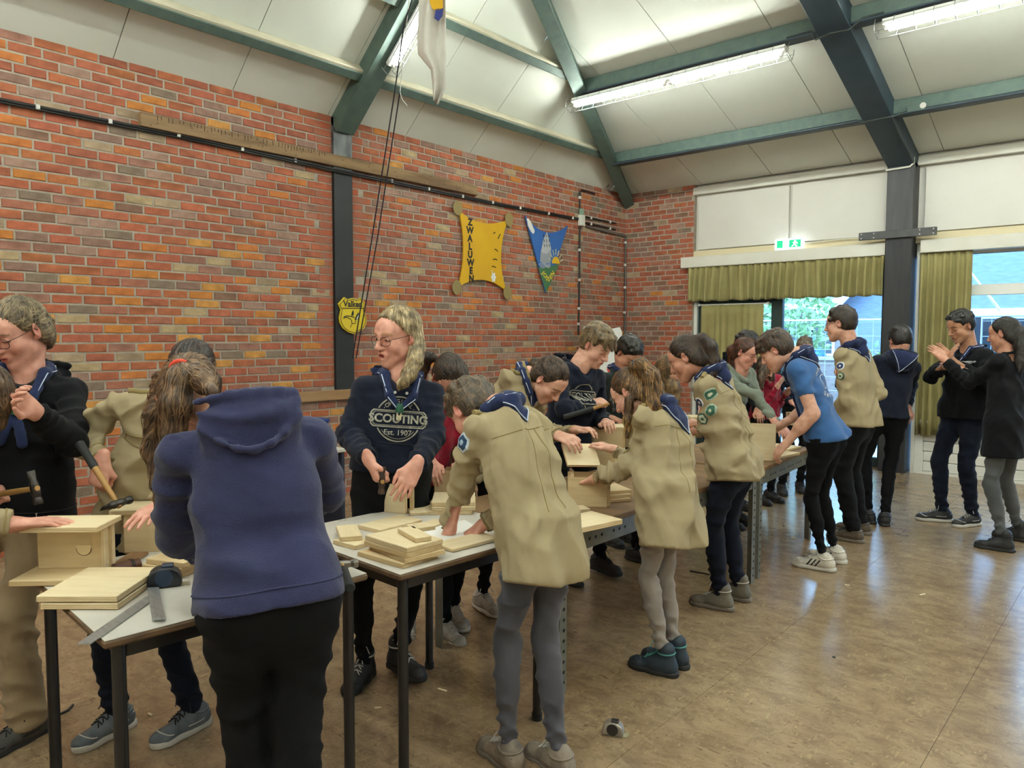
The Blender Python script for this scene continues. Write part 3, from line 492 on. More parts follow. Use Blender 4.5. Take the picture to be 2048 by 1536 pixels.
# fixtures outside the view: first by symmetry, later ones added to even the light
for a, b in (((-5.33+3.2, 4.2, zb(4.2)-.35), (-2.83+3.2, 4.2, zb(4.2)-.35)), ((1.0, yf_, zf_), (3.2, yf_, zf_)), ((-3.2, .2, 4.6), (-.7, .2, 4.6)), ((-.2, .2, 4.6), (2.3, .2, 4.6)), ((-2.5, -3.2, 4.6), (0, -3.2, 4.6)), ((1, 3.4, 4.6), (3.4, 3.4, 4.6)), ((-4.6, -1.6, 4.4), (-2.1, -1.6, 4.4)), ((-4.4, 1.9, 4.55), (-4.4, -.6, 4.55)), ((1, -1.6, 4.5), (3.4, -1.6, 4.5)), ((-2.2, 2.0, 5.6), (.3, 2.0, 5.6)), ((.2, 6.3, 4.5), (2.7, 6.3, 4.5))):
    fixture(a, b, (0, 0, -1), 'caged tube light %s, out of the view' % NEARL.pop(0))
# ------------------------------------------------------------------ people: sampled distance fields turned into smooth skins
def frame_pts(lo, h, idx): return lo+h*idx
class Field:
    """union of tapered, blended limbs on a grid"""
    def __init__(s, prims, h, pad=.03):
        s.h = h; lo = np.min([p['lo'] for p in prims], 0)-pad; hi = np.max([p['hi'] for p in prims], 0)+pad
        s.lo = lo; s.n = np.maximum(np.ceil((hi-lo)/h).astype(int)+2, 4); s.F = np.full(s.n, .5, np.float32)
        for p in prims: s.add(p)
    def sub(s, lo, hi):
        a = np.clip(np.floor((np.asarray(lo)-s.lo)/s.h).astype(int), 0, s.n-1); b = np.clip(np.ceil((np.asarray(hi)-s.lo)/s.h).astype(int)+1, 1, s.n)
        if np.any(b <= a): return None, None
        sl = tuple(slice(i, j) for i, j in zip(a, b))
        ax = [(s.lo[i]+s.h*np.arange(a[i], b[i])).astype(np.float32) for i in range(3)]
        return sl, (ax[0][:, None, None], ax[1][None, :, None], ax[2][None, None, :])
    def add(s, p):
        k = p['k']; m = k+3*s.h; sl, X = s.sub(p['lo']-m, p['hi']+m)
        if sl is None: return
        d = p['fn'](*X); F = s.F[sl]
        if p['op'] == 'u':
            if k > 0: t = np.maximum(k-np.abs(F-d), 0)/k; s.F[sl] = np.minimum(F, d)-t*t*k*.25
            else: s.F[sl] = np.minimum(F, d)
        else:
            d = -d
            if k > 0: t = np.maximum(k-np.abs(F-d), 0)/k; s.F[sl] = np.maximum(F, d)+t*t*k*.25
            else: s.F[sl] = np.maximum(F, d)
    def cut(s, p, n, k=0, box=None):
        n = unit(n); sl, X = s.sub(*box) if box is not None else s.sub(s.lo, s.lo+s.h*s.n)
        if sl is None: return
        d = (X[0]-p[0])*n[0]+(X[1]-p[1])*n[1]+(X[2]-p[2])*n[2]; F = s.F[sl]
        if k: t = np.maximum(k-np.abs(F-d), 0)/k; s.F[sl] = np.maximum(F, d)+t*t*k*.25
        else: s.F[sl] = np.maximum(F, d)
    def pts(s, mask):
        return s.lo+s.h*np.argwhere(mask)
    def wrinkle(s, amp, fn):
        m = np.abs(s.F) < amp+3*s.h; s.F[m] -= amp*fn(s.pts(m)).astype(np.float32)
    def samp(s, P):
        q = np.clip((np.asarray(P)-s.lo)/s.h, 0, s.n-1.001); i = q.astype(int); f = q-i; F = s.F; o = 0
        for dx in (0, 1):
            for dy in (0, 1):
                for dz in (0, 1):
                    w = (f[..., 0] if dx else 1-f[..., 0])*(f[..., 1] if dy else 1-f[..., 1])*(f[..., 2] if dz else 1-f[..., 2])
                    o = o+w*F[i[..., 0]+dx, i[..., 1]+dy, i[..., 2]+dz]
        return o
    def grad(s, P):
        e = s.h; P = np.asarray(P, float); g = [s.samp(P+np.eye(3)[i]*e)-s.samp(P-np.eye(3)[i]*e) for i in range(3)]
        g = np.stack(g, -1); return g/np.maximum(np.linalg.norm(g, axis=-1, keepdims=True), 1e-6)
    def snap(s, P, off=0., it=12):
        P = np.array(P, float)
        for _ in range(it): P = P-s.grad(P)*((s.samp(P)-off)*.8)[..., None]
        return P
    def ray(s, P, d, off=0., n=60, keep=False):
        """march points along d until they are off from the surface"""
        P = np.array(P, float)
        for _ in range(n): P = P+d*(np.clip(s.samp(P)-off, -.02, .03)*.7)[..., None]
        s.ok = np.abs(s.samp(P)-off) < .012
        if P.ndim == 2 and len(P) > 3 and not s.ok.all():   # keep the longest stretch that lies on the cloth
            best, run = [], []
            for i, v in enumerate(s.ok):
                if v: run = run+[i]
                else: run = []
                if len(run) > len(best): best = run
            if keep: return P
            P = P[best] if len(best) > 2 else P[:0]
        return P
    def mesh(s):
        F = s.F; F[0], F[-1] = .1, .1; F[:, 0], F[:, -1] = .1, .1; F[:, :, 0], F[:, :, -1] = .1, .1
        return surfnet(F, s.lo, s.h)
def surfnet(F, lo, h):
    S = F < 0; nx, ny, nz = F.shape
    c = np.zeros((nx-1, ny-1, nz-1), np.int8); cs = [(a, b, d) for a in (0, 1) for b in (0, 1) for d in (0, 1)]
    for a, b, d in cs: c += S[a:nx-1+a, b:ny-1+b, d:nz-1+d]
    act = (c > 0) & (c < 8); ijk = np.argwhere(act); idx = np.full(act.shape, -1, np.int32); idx[act] = np.arange(len(ijk))
    v = {k: F[ijk[:, 0]+k[0], ijk[:, 1]+k[1], ijk[:, 2]+k[2]] for k in cs}
    acc = np.zeros((len(ijk), 3)); cnt = np.zeros(len(ijk))
    for k in cs:
        for ax in range(3):
            if k[ax] == 0:
                k2 = list(k); k2[ax] = 1; k2 = tuple(k2); a, b = v[k], v[k2]; cr = (a < 0) != (b < 0); t = np.where(cr, a/np.where(cr, a-b, 1), 0)
                p = np.tile(np.array(k, float), (len(ijk), 1)); p[:, ax] = t; acc += np.where(cr[:, None], p, 0); cnt += cr
    V = lo+h*(ijk+acc/np.maximum(cnt, 1)[:, None]); Q = []
    for ax in range(3):
        o1, o2 = [(1, 2), (2, 0), (0, 1)][ax]
        sA = [slice(None)]*3; sB = [slice(None)]*3; sA[ax] = slice(0, -1); sB[ax] = slice(1, None)
        e = S[tuple(sA)] != S[tuple(sB)]; q = np.argwhere(e); q = q[(q[:, o1] > 0) & (q[:, o2] > 0) & (q[:, o1] < F.shape[o1]-1) & (q[:, o2] < F.shape[o2]-1)]
        ins = S[q[:, 0], q[:, 1], q[:, 2]]
        def ci(d1, d2):
            r = q.copy(); r[:, o1] -= d1; r[:, o2] -= d2; return idx[r[:, 0], r[:, 1], r[:, 2]]
        f = np.stack([ci(1, 1), ci(0, 1), ci(0, 0), ci(1, 0)], 1); f[~ins] = f[~ins][:, ::-1]; Q.append(f)
    Q = np.concatenate(Q); Q = Q[(Q >= 0).all(1)]
    return V, Q
A3 = lambda v: np.asarray(v, np.float32)
def cone(a, b, ra, rb, k=.02, flat=None, op='u', fold=None):
    """round cone from a to b; flat=(axis, factor) squashes the cross-section; fold=(amplitude, count, phase) rings of cloth folds"""
    a, b = A3(a), A3(b); ba = b-a; L2 = float(ba@ba)+1e-9; R = max(ra, rb)
    if flat: fa, fs = A3(unit(flat[0])), float(flat[1]); R *= max(1, fs)
    def fn(X, Y, Z):
        px, py, pz = X-a[0], Y-a[1], Z-a[2]; t = np.clip((px*ba[0]+py*ba[1]+pz*ba[2])/L2, 0, 1)
        vx, vy, vz = px-t*ba[0], py-t*ba[1], pz-t*ba[2]; r = ra+(rb-ra)*t
        if fold:
            amp, cnt_, ph = fold; q = unit(np.cross(ba, (0.3, .2, 1))); w = unit(np.cross(ba, q))
            th = np.arctan2(vx*w[0]+vy*w[1]+vz*w[2], vx*q[0]+vy*q[1]+vz*q[2])
            r = r+amp*((1-2*np.abs(np.sin(3.14*cnt_*t+ph+.9*np.sin(th+ph)+.5*np.sin(2*th+ph*2))))*(.5+.5*np.sin(th+ph*1.7+4*t))+(1-2*np.abs(np.sin(3.14*cnt_*.61*t+2*ph-1.1*np.sin(th-ph))))*(.5+.5*np.sin(2*th-ph+7*t)))
        if flat:
            dt = vx*fa[0]+vy*fa[1]+vz*fa[2]; c = 1/fs-1; vx, vy, vz = vx+fa[0]*dt*c, vy+fa[1]*dt*c, vz+fa[2]*dt*c
            return (np.sqrt(vx*vx+vy*vy+vz*vz)-r)*min(fs, 1)**.5
        return np.sqrt(vx*vx+vy*vy+vz*vz)-r
    return dict(fn=fn, lo=np.minimum(a, b)-R, hi=np.maximum(a, b)+R, k=k, op=op)
def ell(c, axes, rad, k=.02, op='u'):
    c, ax, rad = A3(c), np.array(axes, np.float32), A3(rad); ext = np.sqrt(((ax*rad[:, None])**2).sum(0)); m = float(min(rad))
    def fn(X, Y, Z):
        x, y, z = X-c[0], Y-c[1], Z-c[2]
        q = [(x*ax[i, 0]+y*ax[i, 1]+z*ax[i, 2])/rad[i] for i in range(3)]
        k0 = np.sqrt(q[0]**2+q[1]**2+q[2]**2); k1 = np.sqrt((q[0]/rad[0])**2+(q[1]/rad[1])**2+(q[2]/rad[2])**2)
        return np.where(k1 > 1e-3, k0*(k0-1)/np.maximum(k1, 1e-3), -m)
    return dict(fn=fn, lo=c-ext, hi=c+ext, k=k, op=op)
def wrinkles(seed, f=9., dirs=None, rest=.28):
    r = np.random.default_rng(seed); A = r.normal(size=(5, 3)); A /= np.linalg.norm(A, axis=1)[:, None]; B = r.normal(size=(5, 3))*6; ph = r.uniform(0, 6, 10)
    if dirs is not None: A[:len(dirs)] = dirs
    def fn(p):
        o = 0
        for i in range(5):
            w = p@A[i]*f*(1+.35*i)*2+1.6*np.sin(p@B[i]+ph[i])+.8*np.sin(p@B[(i+1) % 5]*2.1+ph[i+5]); o = o+(1-2*np.abs(np.sin(w)))*(.55 if i < 2 else rest)*np.clip(.25+np.sin(p@B[(i+2) % 5]*.8+ph[i]), 0, 1)
        return o
    return fn
def mesh_obj(name, V, Q, m, parent, base, cols=None):
    return link(name, np_mesh(name, V-base, Q, m, cols), parent)

# ---- materials for people
M_SKIN = mat('skin', 'ffffff', .5, 'e8dcd6', 30, attr=True, bump=.03, bscale=150, spec=.4)
M_HAIR = mat('hair', 'ffffff', .42, '8f8f8f', 30, attr=True, spec=.45, bump=.25, bscale=90)
M_EYE = mat('eye', 'ffffff', .2, attr=True)
def cloth(name, c, c2, rough=.9, bump=.25, bscale=260, ns=5, sheen=.15): return mat(name, c, rough, c2, ns, bump=bump, bscale=bscale, sheen=sheen, spec=.2, ramp=(.3, .7))
C_BEIGE = cloth('beige_cotton', 'a59678', '97886a', .85, .15, 400, 4, 0)
C_NAVY = cloth('navy_fleece', '171c2d', '111624', .95, .3, 300, 5, .06); C_NAVY2 = cloth('faded_navy_fleece', '2f3152', '282a46', .95, .35, 260)
C_BLACK = cloth('black_fleece', '0f1014', '0b0b0f', .95, .3, 300, 5, .03); C_DENIM = cloth('dark_denim', '121829', '0d121e', .9, .2, 500, 7, .03); C_BDENIM = cloth('black_denim', '0e0f12', '09090b', .9, .2, 500, 7, .0)
C_GDENIM = cloth('grey_denim', '53525a', '3f3f47', .9, .2, 500, 3.5); C_LDENIM = cloth('light_grey_denim', '9a918b', '837b78', .9, .25, 400, 6); C_GSTR = cloth('grey_stretch_denim', '55575a', '474a4c', .9, .2, 400, 5)
C_KHAKI = cloth('khaki_cord', '9a8567', '88745a', .92, .25, 300, 3); C_RED = cloth('red_fleece', '9c1230', '84102a', .9, .25, 280); C_SAGE = cloth('sage_jersey', '7f877a', '727a6f', .9, .2, 300); C_TBLUE = cloth('blue_jersey', '3a6299', '325789', .9, .12, 400)
C_DGREEN = cloth('dark_green_fleece', '1e2524', '171d1c', .95, .3, 300); C_SCARF = cloth('scarf_navy', '222c52', '1b2443', .85, .15, 420, 8, .1); C_WHITE = mat('white_piping', 'c9d2e6', .7); C_OUTB = cloth('blue_rain_jacket', '4a78c0', '3f6cb4', .7)
M_PRINT = mat('cream_print', 'd9d3bd', .8, '9a9688', 60, ramp=(.2, .5)); M_WPRINT = mat('white_print', 'e6e6e6', .8)
def shoe_mat(n, c, c2): return mat('shoe_'+n, c, .65, c2, 20, bump=.15, bscale=90)
S_BLACK = shoe_mat('black', '1c1b1d', '262426'); S_GREY = shoe_mat('grey', '6c747b', '565d63'); S_WHITE = shoe_mat('white', 'd8d2c6', 'bdb6aa'); S_BEIGEW = shoe_mat('worn_white', 'b9b0a6', '958c84'); S_DARKG = shoe_mat('dark_grey', '3a3835', '4a4743'); S_NAVYB = shoe_mat('navy_boot', '1e2a36', '253441'); S_BROWN = shoe_mat('brown', '4a3f33', '5a4d3e'); S_HIKE = shoe_mat('hike_grey', '5a554c', '6e675a'); S_TAN = shoe_mat('taupe', '8a7d6e', '6b6056')
SO_W = mat('sole_white', 'c9c5bd', .6); SO_D = mat('sole_dark', '222122', .7); SO_T = mat('sole_taupe', '6f655b', .7)
SKINS = {'fair': ('dfae98', 'c26a62', 'cf9a86'), 'pink': ('dfa592', 'bd6058', 'cf9482'), 'warm': ('cc9880', 'ab6254', 'b9856d'), 'olive': ('bd8d70', '98544a', '9c6a4e')}

def head_frame(j):
    Y = unit(j['hf']); Z = unit(np.array(j['hu'])-Y*(np.array(j['hu'])@Y)); X = np.cross(Y, Z); return np.array(j['H']), np.stack([X, Y, Z])
def head_prims(C, Rm, s, female, mouth_open=False):
    T = lambda x, y, z: C+s*(x*Rm[0]+y*Rm[1]+z*Rm[2]); f = .93 if female else 1.0
    c = lambda a, b, ra, rb, k=.012, **kw: cone(T(*a), T(*b), ra*s, rb*s, k*s, **kw)
    e = lambda p, r, k=.02, op='u': ell(T(*p), Rm, np.array(r)*s, k*s, op)
    P = [e((0, -.014, .035), (.073, .093, .083)), e((0, .03, -.03), (.058, .06, .078), .03), e((0, .055, .045), (.055, .035, .04), .03),
         c((-.045*f, .012, -.058), (-.012, .066, -.100), .024*f, .020*f, .03), c((.045*f, .012, -.058), (.012, .066, -.100), .024*f, .020*f, .03), e((0, .072, -.1), (.018*f, .017, .015), .02),
         e((-.036, .056, -.03), (.026, .026, .026), .025), e((.036, .056, -.03), (.026, .026, .026), .025), c((-.036, .074, .026), (-.012, .086, .024), .011, .011, .015), c((.036, .074, .026), (.012, .086, .024), .011, .011, .015),
         e((-.031, .098, .006), (.017, .017, .012), .014, 's'), e((.031, .098, .006), (.017, .017, .012), .014, 's'),
         e((-.031, .076, .004), (.0155, .0125, .0115), .005), e((.031, .076, .004), (.0155, .0125, .0115), .005),
         c((0, .088, .02), (0, .113, -.026), .0075, .0115, .012), e((-.012, .099, -.031), (.0085, .011, .008), .008), e((.012, .099, -.031), (.0085, .011, .008), .008), e((0, .108, -.030), (.0105, .0095, .009), .008),
         e((0, .085, -.062), (.028, .016, .02), .015),
         c((-.020, .088, -.0585), (0, .098, -.0565), .0045, .0068, .006), c((.020, .088, -.0585), (0, .098, -.0565), .0045, .0068, .006), c((-.017, .088, -.0685), (.017, .088, -.0685), .0065, .0065, .007), c((-.006, .093, -.0685), (.006, .093, -.0685), .0075, .0075, .007)]
    if mouth_open: P += [e((0, .1, -.066), (.015, .02, .011), .004, 's'), c((-.013, .088, -.08), (.013, .088, -.08), .006, .006, .006)]
    else: P.append(c((-.024, .1, -.0632), (.024, .1, -.0632), .0022, .0022, .003, op='s'))
    for sx in (-1, 1):
        a = unit(Rm[0]*sx*.85-Rm[1]*.5); ax = np.stack([a, unit(np.cross(Rm[2], a)), Rm[2]])
        P += [ell(T(sx*.078, -.012, .0), ax, np.array((.008, .019, .031))*s, .006*s), ell(T(sx*.087, -.008, .004), ax, np.array((.008, .010, .017))*s, .005*s, 's'), e((sx*.074, -.002, -.024), (.008, .008, .009), .006)]
    return P, T
def head_cols(V, C, Rm, s, skin, brow, female, lash='2a1c16'):
    q = (V-C)@Rm.T/s; x, y, z = q[:, 0], q[:, 1], q[:, 2]; ax = np.abs(x); sk = SKINS[skin]
    col = np.tile(np.array(lin(sk[0])), (len(V), 1)); sm = lambda d, w: np.clip(1-d/w, 0, 1)[:, None]
    def mix(c, f): nonlocal col; col = col*(1-f)+np.array(lin(c))*f
    front = (y > .04)
    mix(sk[1], .35*sm(np.hypot((ax-.04)/1.2, z+.035), .03)*front[:, None]); mix(sk[1], .3*sm(np.hypot(x, z+.028), .016)*(y > .095)[:, None]); mix(sk[1], .45*(ax > .074)[:, None]*(np.abs(z) < .04)[:, None])
    mix(sk[2], .5*sm(np.hypot((ax-.031)/1.3, z+.004), .022)*front[:, None])
    mix(sk[1], .85*np.clip((1-np.hypot(x/.024, (z+.0635)/.0115))*4, 0, 1)[:, None]*(y > .075)[:, None])
    mix('5a2a26', .8*np.clip((1-np.hypot(x/.022, (z+.0632)/.0026))*3, 0, 1)[:, None]*(y > .07)[:, None])
    zb_ = .031-18*(ax-.03)**2; mix(brow, .8*np.clip(1.6*(1-np.abs(z-zb_)/.0055), 0, 1)[:, None]*((ax > .013) & (ax < .053) & front)[:, None])
    ze = .000-10*(ax-.031)**2; mix(lash, .85*np.clip(1.5*(1-np.abs(z-ze)/.0035), 0, 1)[:, None]*((ax > .016) & (ax < .048) & front)[:, None])
    return col
def hand_prims(Wp, d, n, right, kind, s):
    """palm, four unequal fingers of three segments, thumb from the side of the palm near the wrist"""
    d = unit(d); n = unit(np.array(n)-d*(np.array(n)@d)); t = np.cross(n, d) if right else np.cross(d, n)
    T = lambda u, v, w: Wp+s*(t*u+d*v+n*w)
    P = [cone(T(0, -.03, 0), T(0, .015, 0), .024*s, .026*s, .015, (n, .78)), cone(T(.012, .02, 0), T(.018, .075, 0), .026*s, .024*s, .015, (n, .55)), cone(T(-.012, .02, 0), T(-.018, .07, 0), .025*s, .022*s, .015, (n, .55))]
    K = {'flat': (6, 10, 8), 'relax': (22, 30, 22), 'grip': (58, 88, 55), 'pinch': (42, 48, 25), 'spread': (12, 18, 12)}[kind]
    for i, (u, v, L) in enumerate(((.029, .083, .076), (.010, .088, .085), (-.009, .085, .078), (-.027, .077, .061))):
        a = 0; p = T(u, v, 0); sp = (.10 if kind in ('flat', 'spread') else .04)*(1.2-i*.8); base = unit(d+t*sp); rr = (.0088, .0080, .0072, .0062)
        for q, fr in enumerate((.44, .31, .25)):
            a += math.radians(K[q]*(1+.08*i)); dd = base*math.cos(a)-n*math.sin(a); e = p+dd*L*fr*s; sc_ = (1.0, 1.02, .98, .88)[i]
            P.append(cone(p, e, rr[q]*s*sc_, rr[q+1]*s*sc_, .004 if q else .008)); p = e
    g = {'grip': (-.035, .03), 'pinch': (-.03, .02)}.get(kind, (-.012, 0))
    p0, p1 = T(.024, .022, -.004), T(.050, .052, g[0]*.5); p2 = T(.052-g[1], .082, g[0]); p3 = T(.048-g[1]*1.7, .105, g[0]*1.25)
    P += [cone(p0, p1, .0135*s, .0108*s, .012), cone(p1, p2, .0100*s, .0092*s, .004), cone(p2, p3, .0090*s, .0072*s, .003)]
    return P
def skin_cols(V, skin): 
    c = np.tile(np.array(lin(SKINS[skin][0])), (len(V), 1)); return c*(.94+.1*np.sin(V@np.array([60, 50, 70.]))[:, None]*.4)
def torso_axes(j):
    N, P = np.array(j['N']), np.array(j['P']); up = unit(N-P); cr = unit(np.array(j['cr'])); fw = np.cross(up, cr); return N, P, up, cr, fw
def strands(field, name, col, parent, base, tie, n, Ln, step=.016, down=.0, seed=1, off=.0025, w=.0016, spread=.25, region=None):
    """fine locks combed over the hair towards the tie (or downwards)"""
    r = np.random.default_rng(seed); V, _ = field.mesh()
    if region is not None: V = V[region(V)]
    if len(V) < 10: return None
    P = V[r.integers(0, len(V), n)].copy(); path = [P]; jit = r.normal(size=(n, 3))*spread
    for k in range(Ln):
        g = field.grad(P); t = (np.array(tie)-P if tie is not None else 0*P); t = t/np.maximum(np.linalg.norm(t, axis=1, keepdims=True), .02)
        t = t*(1-down)+np.array([0, 0, -1.])*down+jit; t = t-g*(t*g).sum(1, keepdims=True); t = t/np.maximum(np.linalg.norm(t, axis=1, keepdims=True), 1e-6)
        P = P+t*step; P = P-field.grad(P)*(field.samp(P)-off*r.uniform(.3, 1.6, n))[:, None]*.9; path.append(P)
    A_ = np.stack(path, 1); m = Ln+1; g = field.grad(A_.reshape(-1, 3)).reshape(n, m, 3); tg = np.gradient(A_, axis=1); sd = np.cross(tg, g); sd /= np.maximum(np.linalg.norm(sd, axis=2, keepdims=True), 1e-6)
    tp = np.sin(np.linspace(.25, math.pi-.12, m))[None, :, None]*w
    VV = np.concatenate([A_+sd*tp, A_+g*tp*.8, A_-sd*tp], 2).reshape(n, m, 3, 3).reshape(-1, 3); Q = []
    b = (np.arange(n)[:, None]*m+np.arange(m-1)[None, :]).reshape(-1)*3
    for i, k in ((0, 1), (1, 2)): Q.append(np.stack([b+i, b+k, b+3+k, b+3+i], 1))
    c = np.array(lin(col))[None, :]*np.repeat(r.uniform(.7, 1.3, n), m*3)[:, None]
    return tag(mesh_obj(name, VV, np.concatenate(Q), M_HAIR, parent, base, c), kind='stuff')
def tube_on(field, pts, rad, name, m, parent, base, off=None, n=6, closed=False):
    P = field.snap(np.array(pts), rad*.4 if off is None else off); q = MB().tube([p-base for p in P], rad, n, closed); return q.build(name, m, parent)
def patch_field(field, lo, hi, h, region, th):
    """thin layer lying on a surface inside a region: field resampled finely"""
    lo, hi = np.asarray(lo), np.asarray(hi); n = np.ceil((hi-lo)/h).astype(int)+1
    ax = [lo[i]+h*np.arange(n[i]) for i in range(3)]; G = np.stack(np.meshgrid(*ax, indexing='ij'), -1)
    F = field.samp(G); g = np.maximum(np.maximum(F-th, -F-.012), region(G)); f = Field.__new__(Field); f.F = g.astype(np.float32); f.lo = lo; f.h = h; f.n = np.array(n); return f
def badge(field, P, d, up, r, sides, m, parent, base, name, th=.004, h=.004):
    """embroidered badge pressed onto the sleeve: border and centre"""
    d = unit(d); up = unit(np.array(up)-d*(np.array(up)@d)); s = np.cross(up, d); C = field.ray(np.array([P]), -d, keep=True)[0]
    if not field.ok[0]: return None
    def reg(rr):
        def f(G):
            v = G-C; a, b, w = v@s, v@up, v@d
            if sides: q = np.max([a*math.cos(t)+b*math.sin(t) for t in np.linspace(0, 2*math.pi, sides, endpoint=False)+.52], 0)-rr
            else: q = np.hypot(a, b)-rr
            return np.maximum(q, np.abs(w)-.03)
        return f
    root = None
    for k, (rr, mm, t_) in enumerate(((r, m[0], th), (r*.8, m[1], th*1.35), (r*.35, m[2], th*1.7))):
        f = patch_field(field, C-r-.02, C+r+.02, h, reg(rr), t_); V, Q = f.mesh()
        if len(Q) == 0: continue
        o = mesh_obj(name if k == 0 else ('badge_field' if k == 1 else 'badge_emblem'), V, Q, mm, parent if k == 0 else root, base)
        if k == 0: root = o
    return root
def shoe(parent, base, A, F, s, up_m, sole_m, lace_m=None, boot=False, h=.006, stripes=None, big=1.0):
    """shoe with upper, sole and laces; A ankle joint, F heading"""
    F = unit((F[0], F[1], 0)); R = np.array([F[1], -F[0], 0]); Z = np.array([0, 0, 1.]); G = np.array([A[0], A[1], A[2]-.085*s]); L = .27*s*big
    T = lambda x, y, z: G+R*x*s+F*y*s*big+Z*z*s
    up = [cone(T(0, -.045, .045), T(0, .02, .05), .036*s, .04*s, .03), cone(T(0, .02, .045), T(0, .13, .034), .042*s, .036*s, .03, (Z, .8)), cone(T(-.006, .13, .03), T(.006, .155, .028), .036*s, .034*s, .02, (Z, .75)),
          cone(T(0, -.03, .05), T(0, -.02, .13 if boot else .085), .036*s, (.044 if boot else .04)*s, .03), cone(T(0, .0, .07), T(0, .06, .06), .03*s, .026*s, .03)]
    f = Field(up, h); f.cut(T(0, 0, .018), -Z); V, Q = f.mesh(); o = mesh_obj('shoe', V, Q, up_m, parent, base)
    zc = .132 if boot else .092; ring = f.snap(np.array([T(.03*math.sin(t), -.022+.034*math.cos(t), zc-.012) for t in np.linspace(0, 6.283, 16, endpoint=False)]), .001); MB().tube([p-base for p in ring], (.004 if boot else .006)*s, 6, True).build('collar', lace_m if boot else up_m, o)
    tc = f.snap(np.array([T(.045*math.sin(a), .115+.03*math.cos(a), .045) for a in np.linspace(-1.6, 1.6, 12)]), .0005); MB().tube([p-base for p in tc], .0028*s, 5).build('toe_seam', sole_m, o)
    hs_ = f.snap(np.array([T(sx_*.05, y_, .05+.02*(y_ < -.02)) for sx_, y_ in ((-1, .05), (-1, .02), (-1, -.02), (-.6, -.06), (.6, -.06), (1, -.02), (1, .02), (1, .05))]), .0005); MB().tube([p-base for p in hs_], .0022*s, 5).build('heel_seam', sole_m, o)
    so = [cone(T(0, -.05, .012), T(0, .03, .012), .04*s, .038*s, .03), cone(T(0, .03, .012), T(.0, .125, .014), .04*s, .045*s, .03), cone(T(0, .125, .014), T(0, .155, .018), .043*s, .036*s, .02)]
    g = Field(so, h); g.cut(T(0, 0, .028), Z); g.cut(T(0, 0, .0), -Z); V, Q = g.mesh(); mesh_obj('sole', V, Q, sole_m, o, base)
    if lace_m:
        q = MB(); zt = .12 if boot else .075
        for k in range(5):
            y0 = .095-.022*k; z0 = .072+(zt-.03)*k/5
            pts = np.array([T(-.022, y0, z0), T(0, y0-.012, z0+.02), T(.022, y0-.018, z0)]); pts = f.snap(pts, .003); q.tube([p-base for p in pts], .0028, 5)
            pts = np.array([T(.022, y0, z0), T(0, y0-.012, z0+.02), T(-.022, y0-.018, z0)]); pts = f.snap(pts, .004); q.tube([p-base for p in pts], .0028, 5)
        top = f.snap(np.array([T(0, .0, zt+.03)]), .006)[0]
        for sx in (-1, 1): q.tube([top-base, top-base+R*sx*.03+F*.02+Z*.015, top-base+R*sx*.05+F*.03-Z*.015], .0025, 5)
        q.build('laces', lace_m, o)
    if stripes:
        for sx in (-1, 1):
            for k in range(3):
                y0 = .005+.026*k; pts = np.array([T(sx*.06, y0+.03*t, .03+.045*(1-t)*1.0) for t in np.linspace(0, 1, 6)])
                pts = f.ray(pts, -R*sx, .002, keep=True); b_ = MB()
                for i in range(5):
                    w_ = F*.006; b_.raw([pts[i]-w_-base, pts[i]+w_-base, pts[i+1]+w_-base, pts[i+1]-w_-base]+[p_-R*sx*.004 for p_ in (pts[i]-w_-base, pts[i]+w_-base, pts[i+1]+w_-base, pts[i+1]-w_-base)], [(0, 1, 2, 3), (7, 6, 5, 4), (0, 4, 5, 1), (1, 5, 6, 2), (2, 6, 7, 3), (3, 7, 4, 0)])
                b_.build('stripe', stripes, o)
    return o
def glasses(parent, base, T, Rm, s, m):
    q = MB()
    for sx in (-1, 1):
        pts = []
        for t in np.linspace(0, 2*math.pi, 18, endpoint=False):
            a, b = math.cos(t), math.sin(t); e = .75; pts.append(T(sx*.033+.026*np.sign(a)*abs(a)**e, .103-.010*abs(sx*.033+.024*a)/.05, .0-.002+.0185*np.sign(b)*abs(b)**e)-base)
        q.tube(pts, .0014*s, 5, True); q.tube([T(sx*.058, .095, .006)-base, T(sx*.074, .06, .008)-base, T(sx*.082, -.005, .012)-base, T(sx*.08, -.018, .0)-base], .0014*s, 5)
    q.tube([T(-.008, .107, .004)-base, T(0, .11, .008)-base, T(.008, .107, .004)-base], .0014*s, 5)
    return q.build('glasses', m, parent)
M_SPEC = mat('spectacle_frame', '3a2a26', .35, metal=.3)

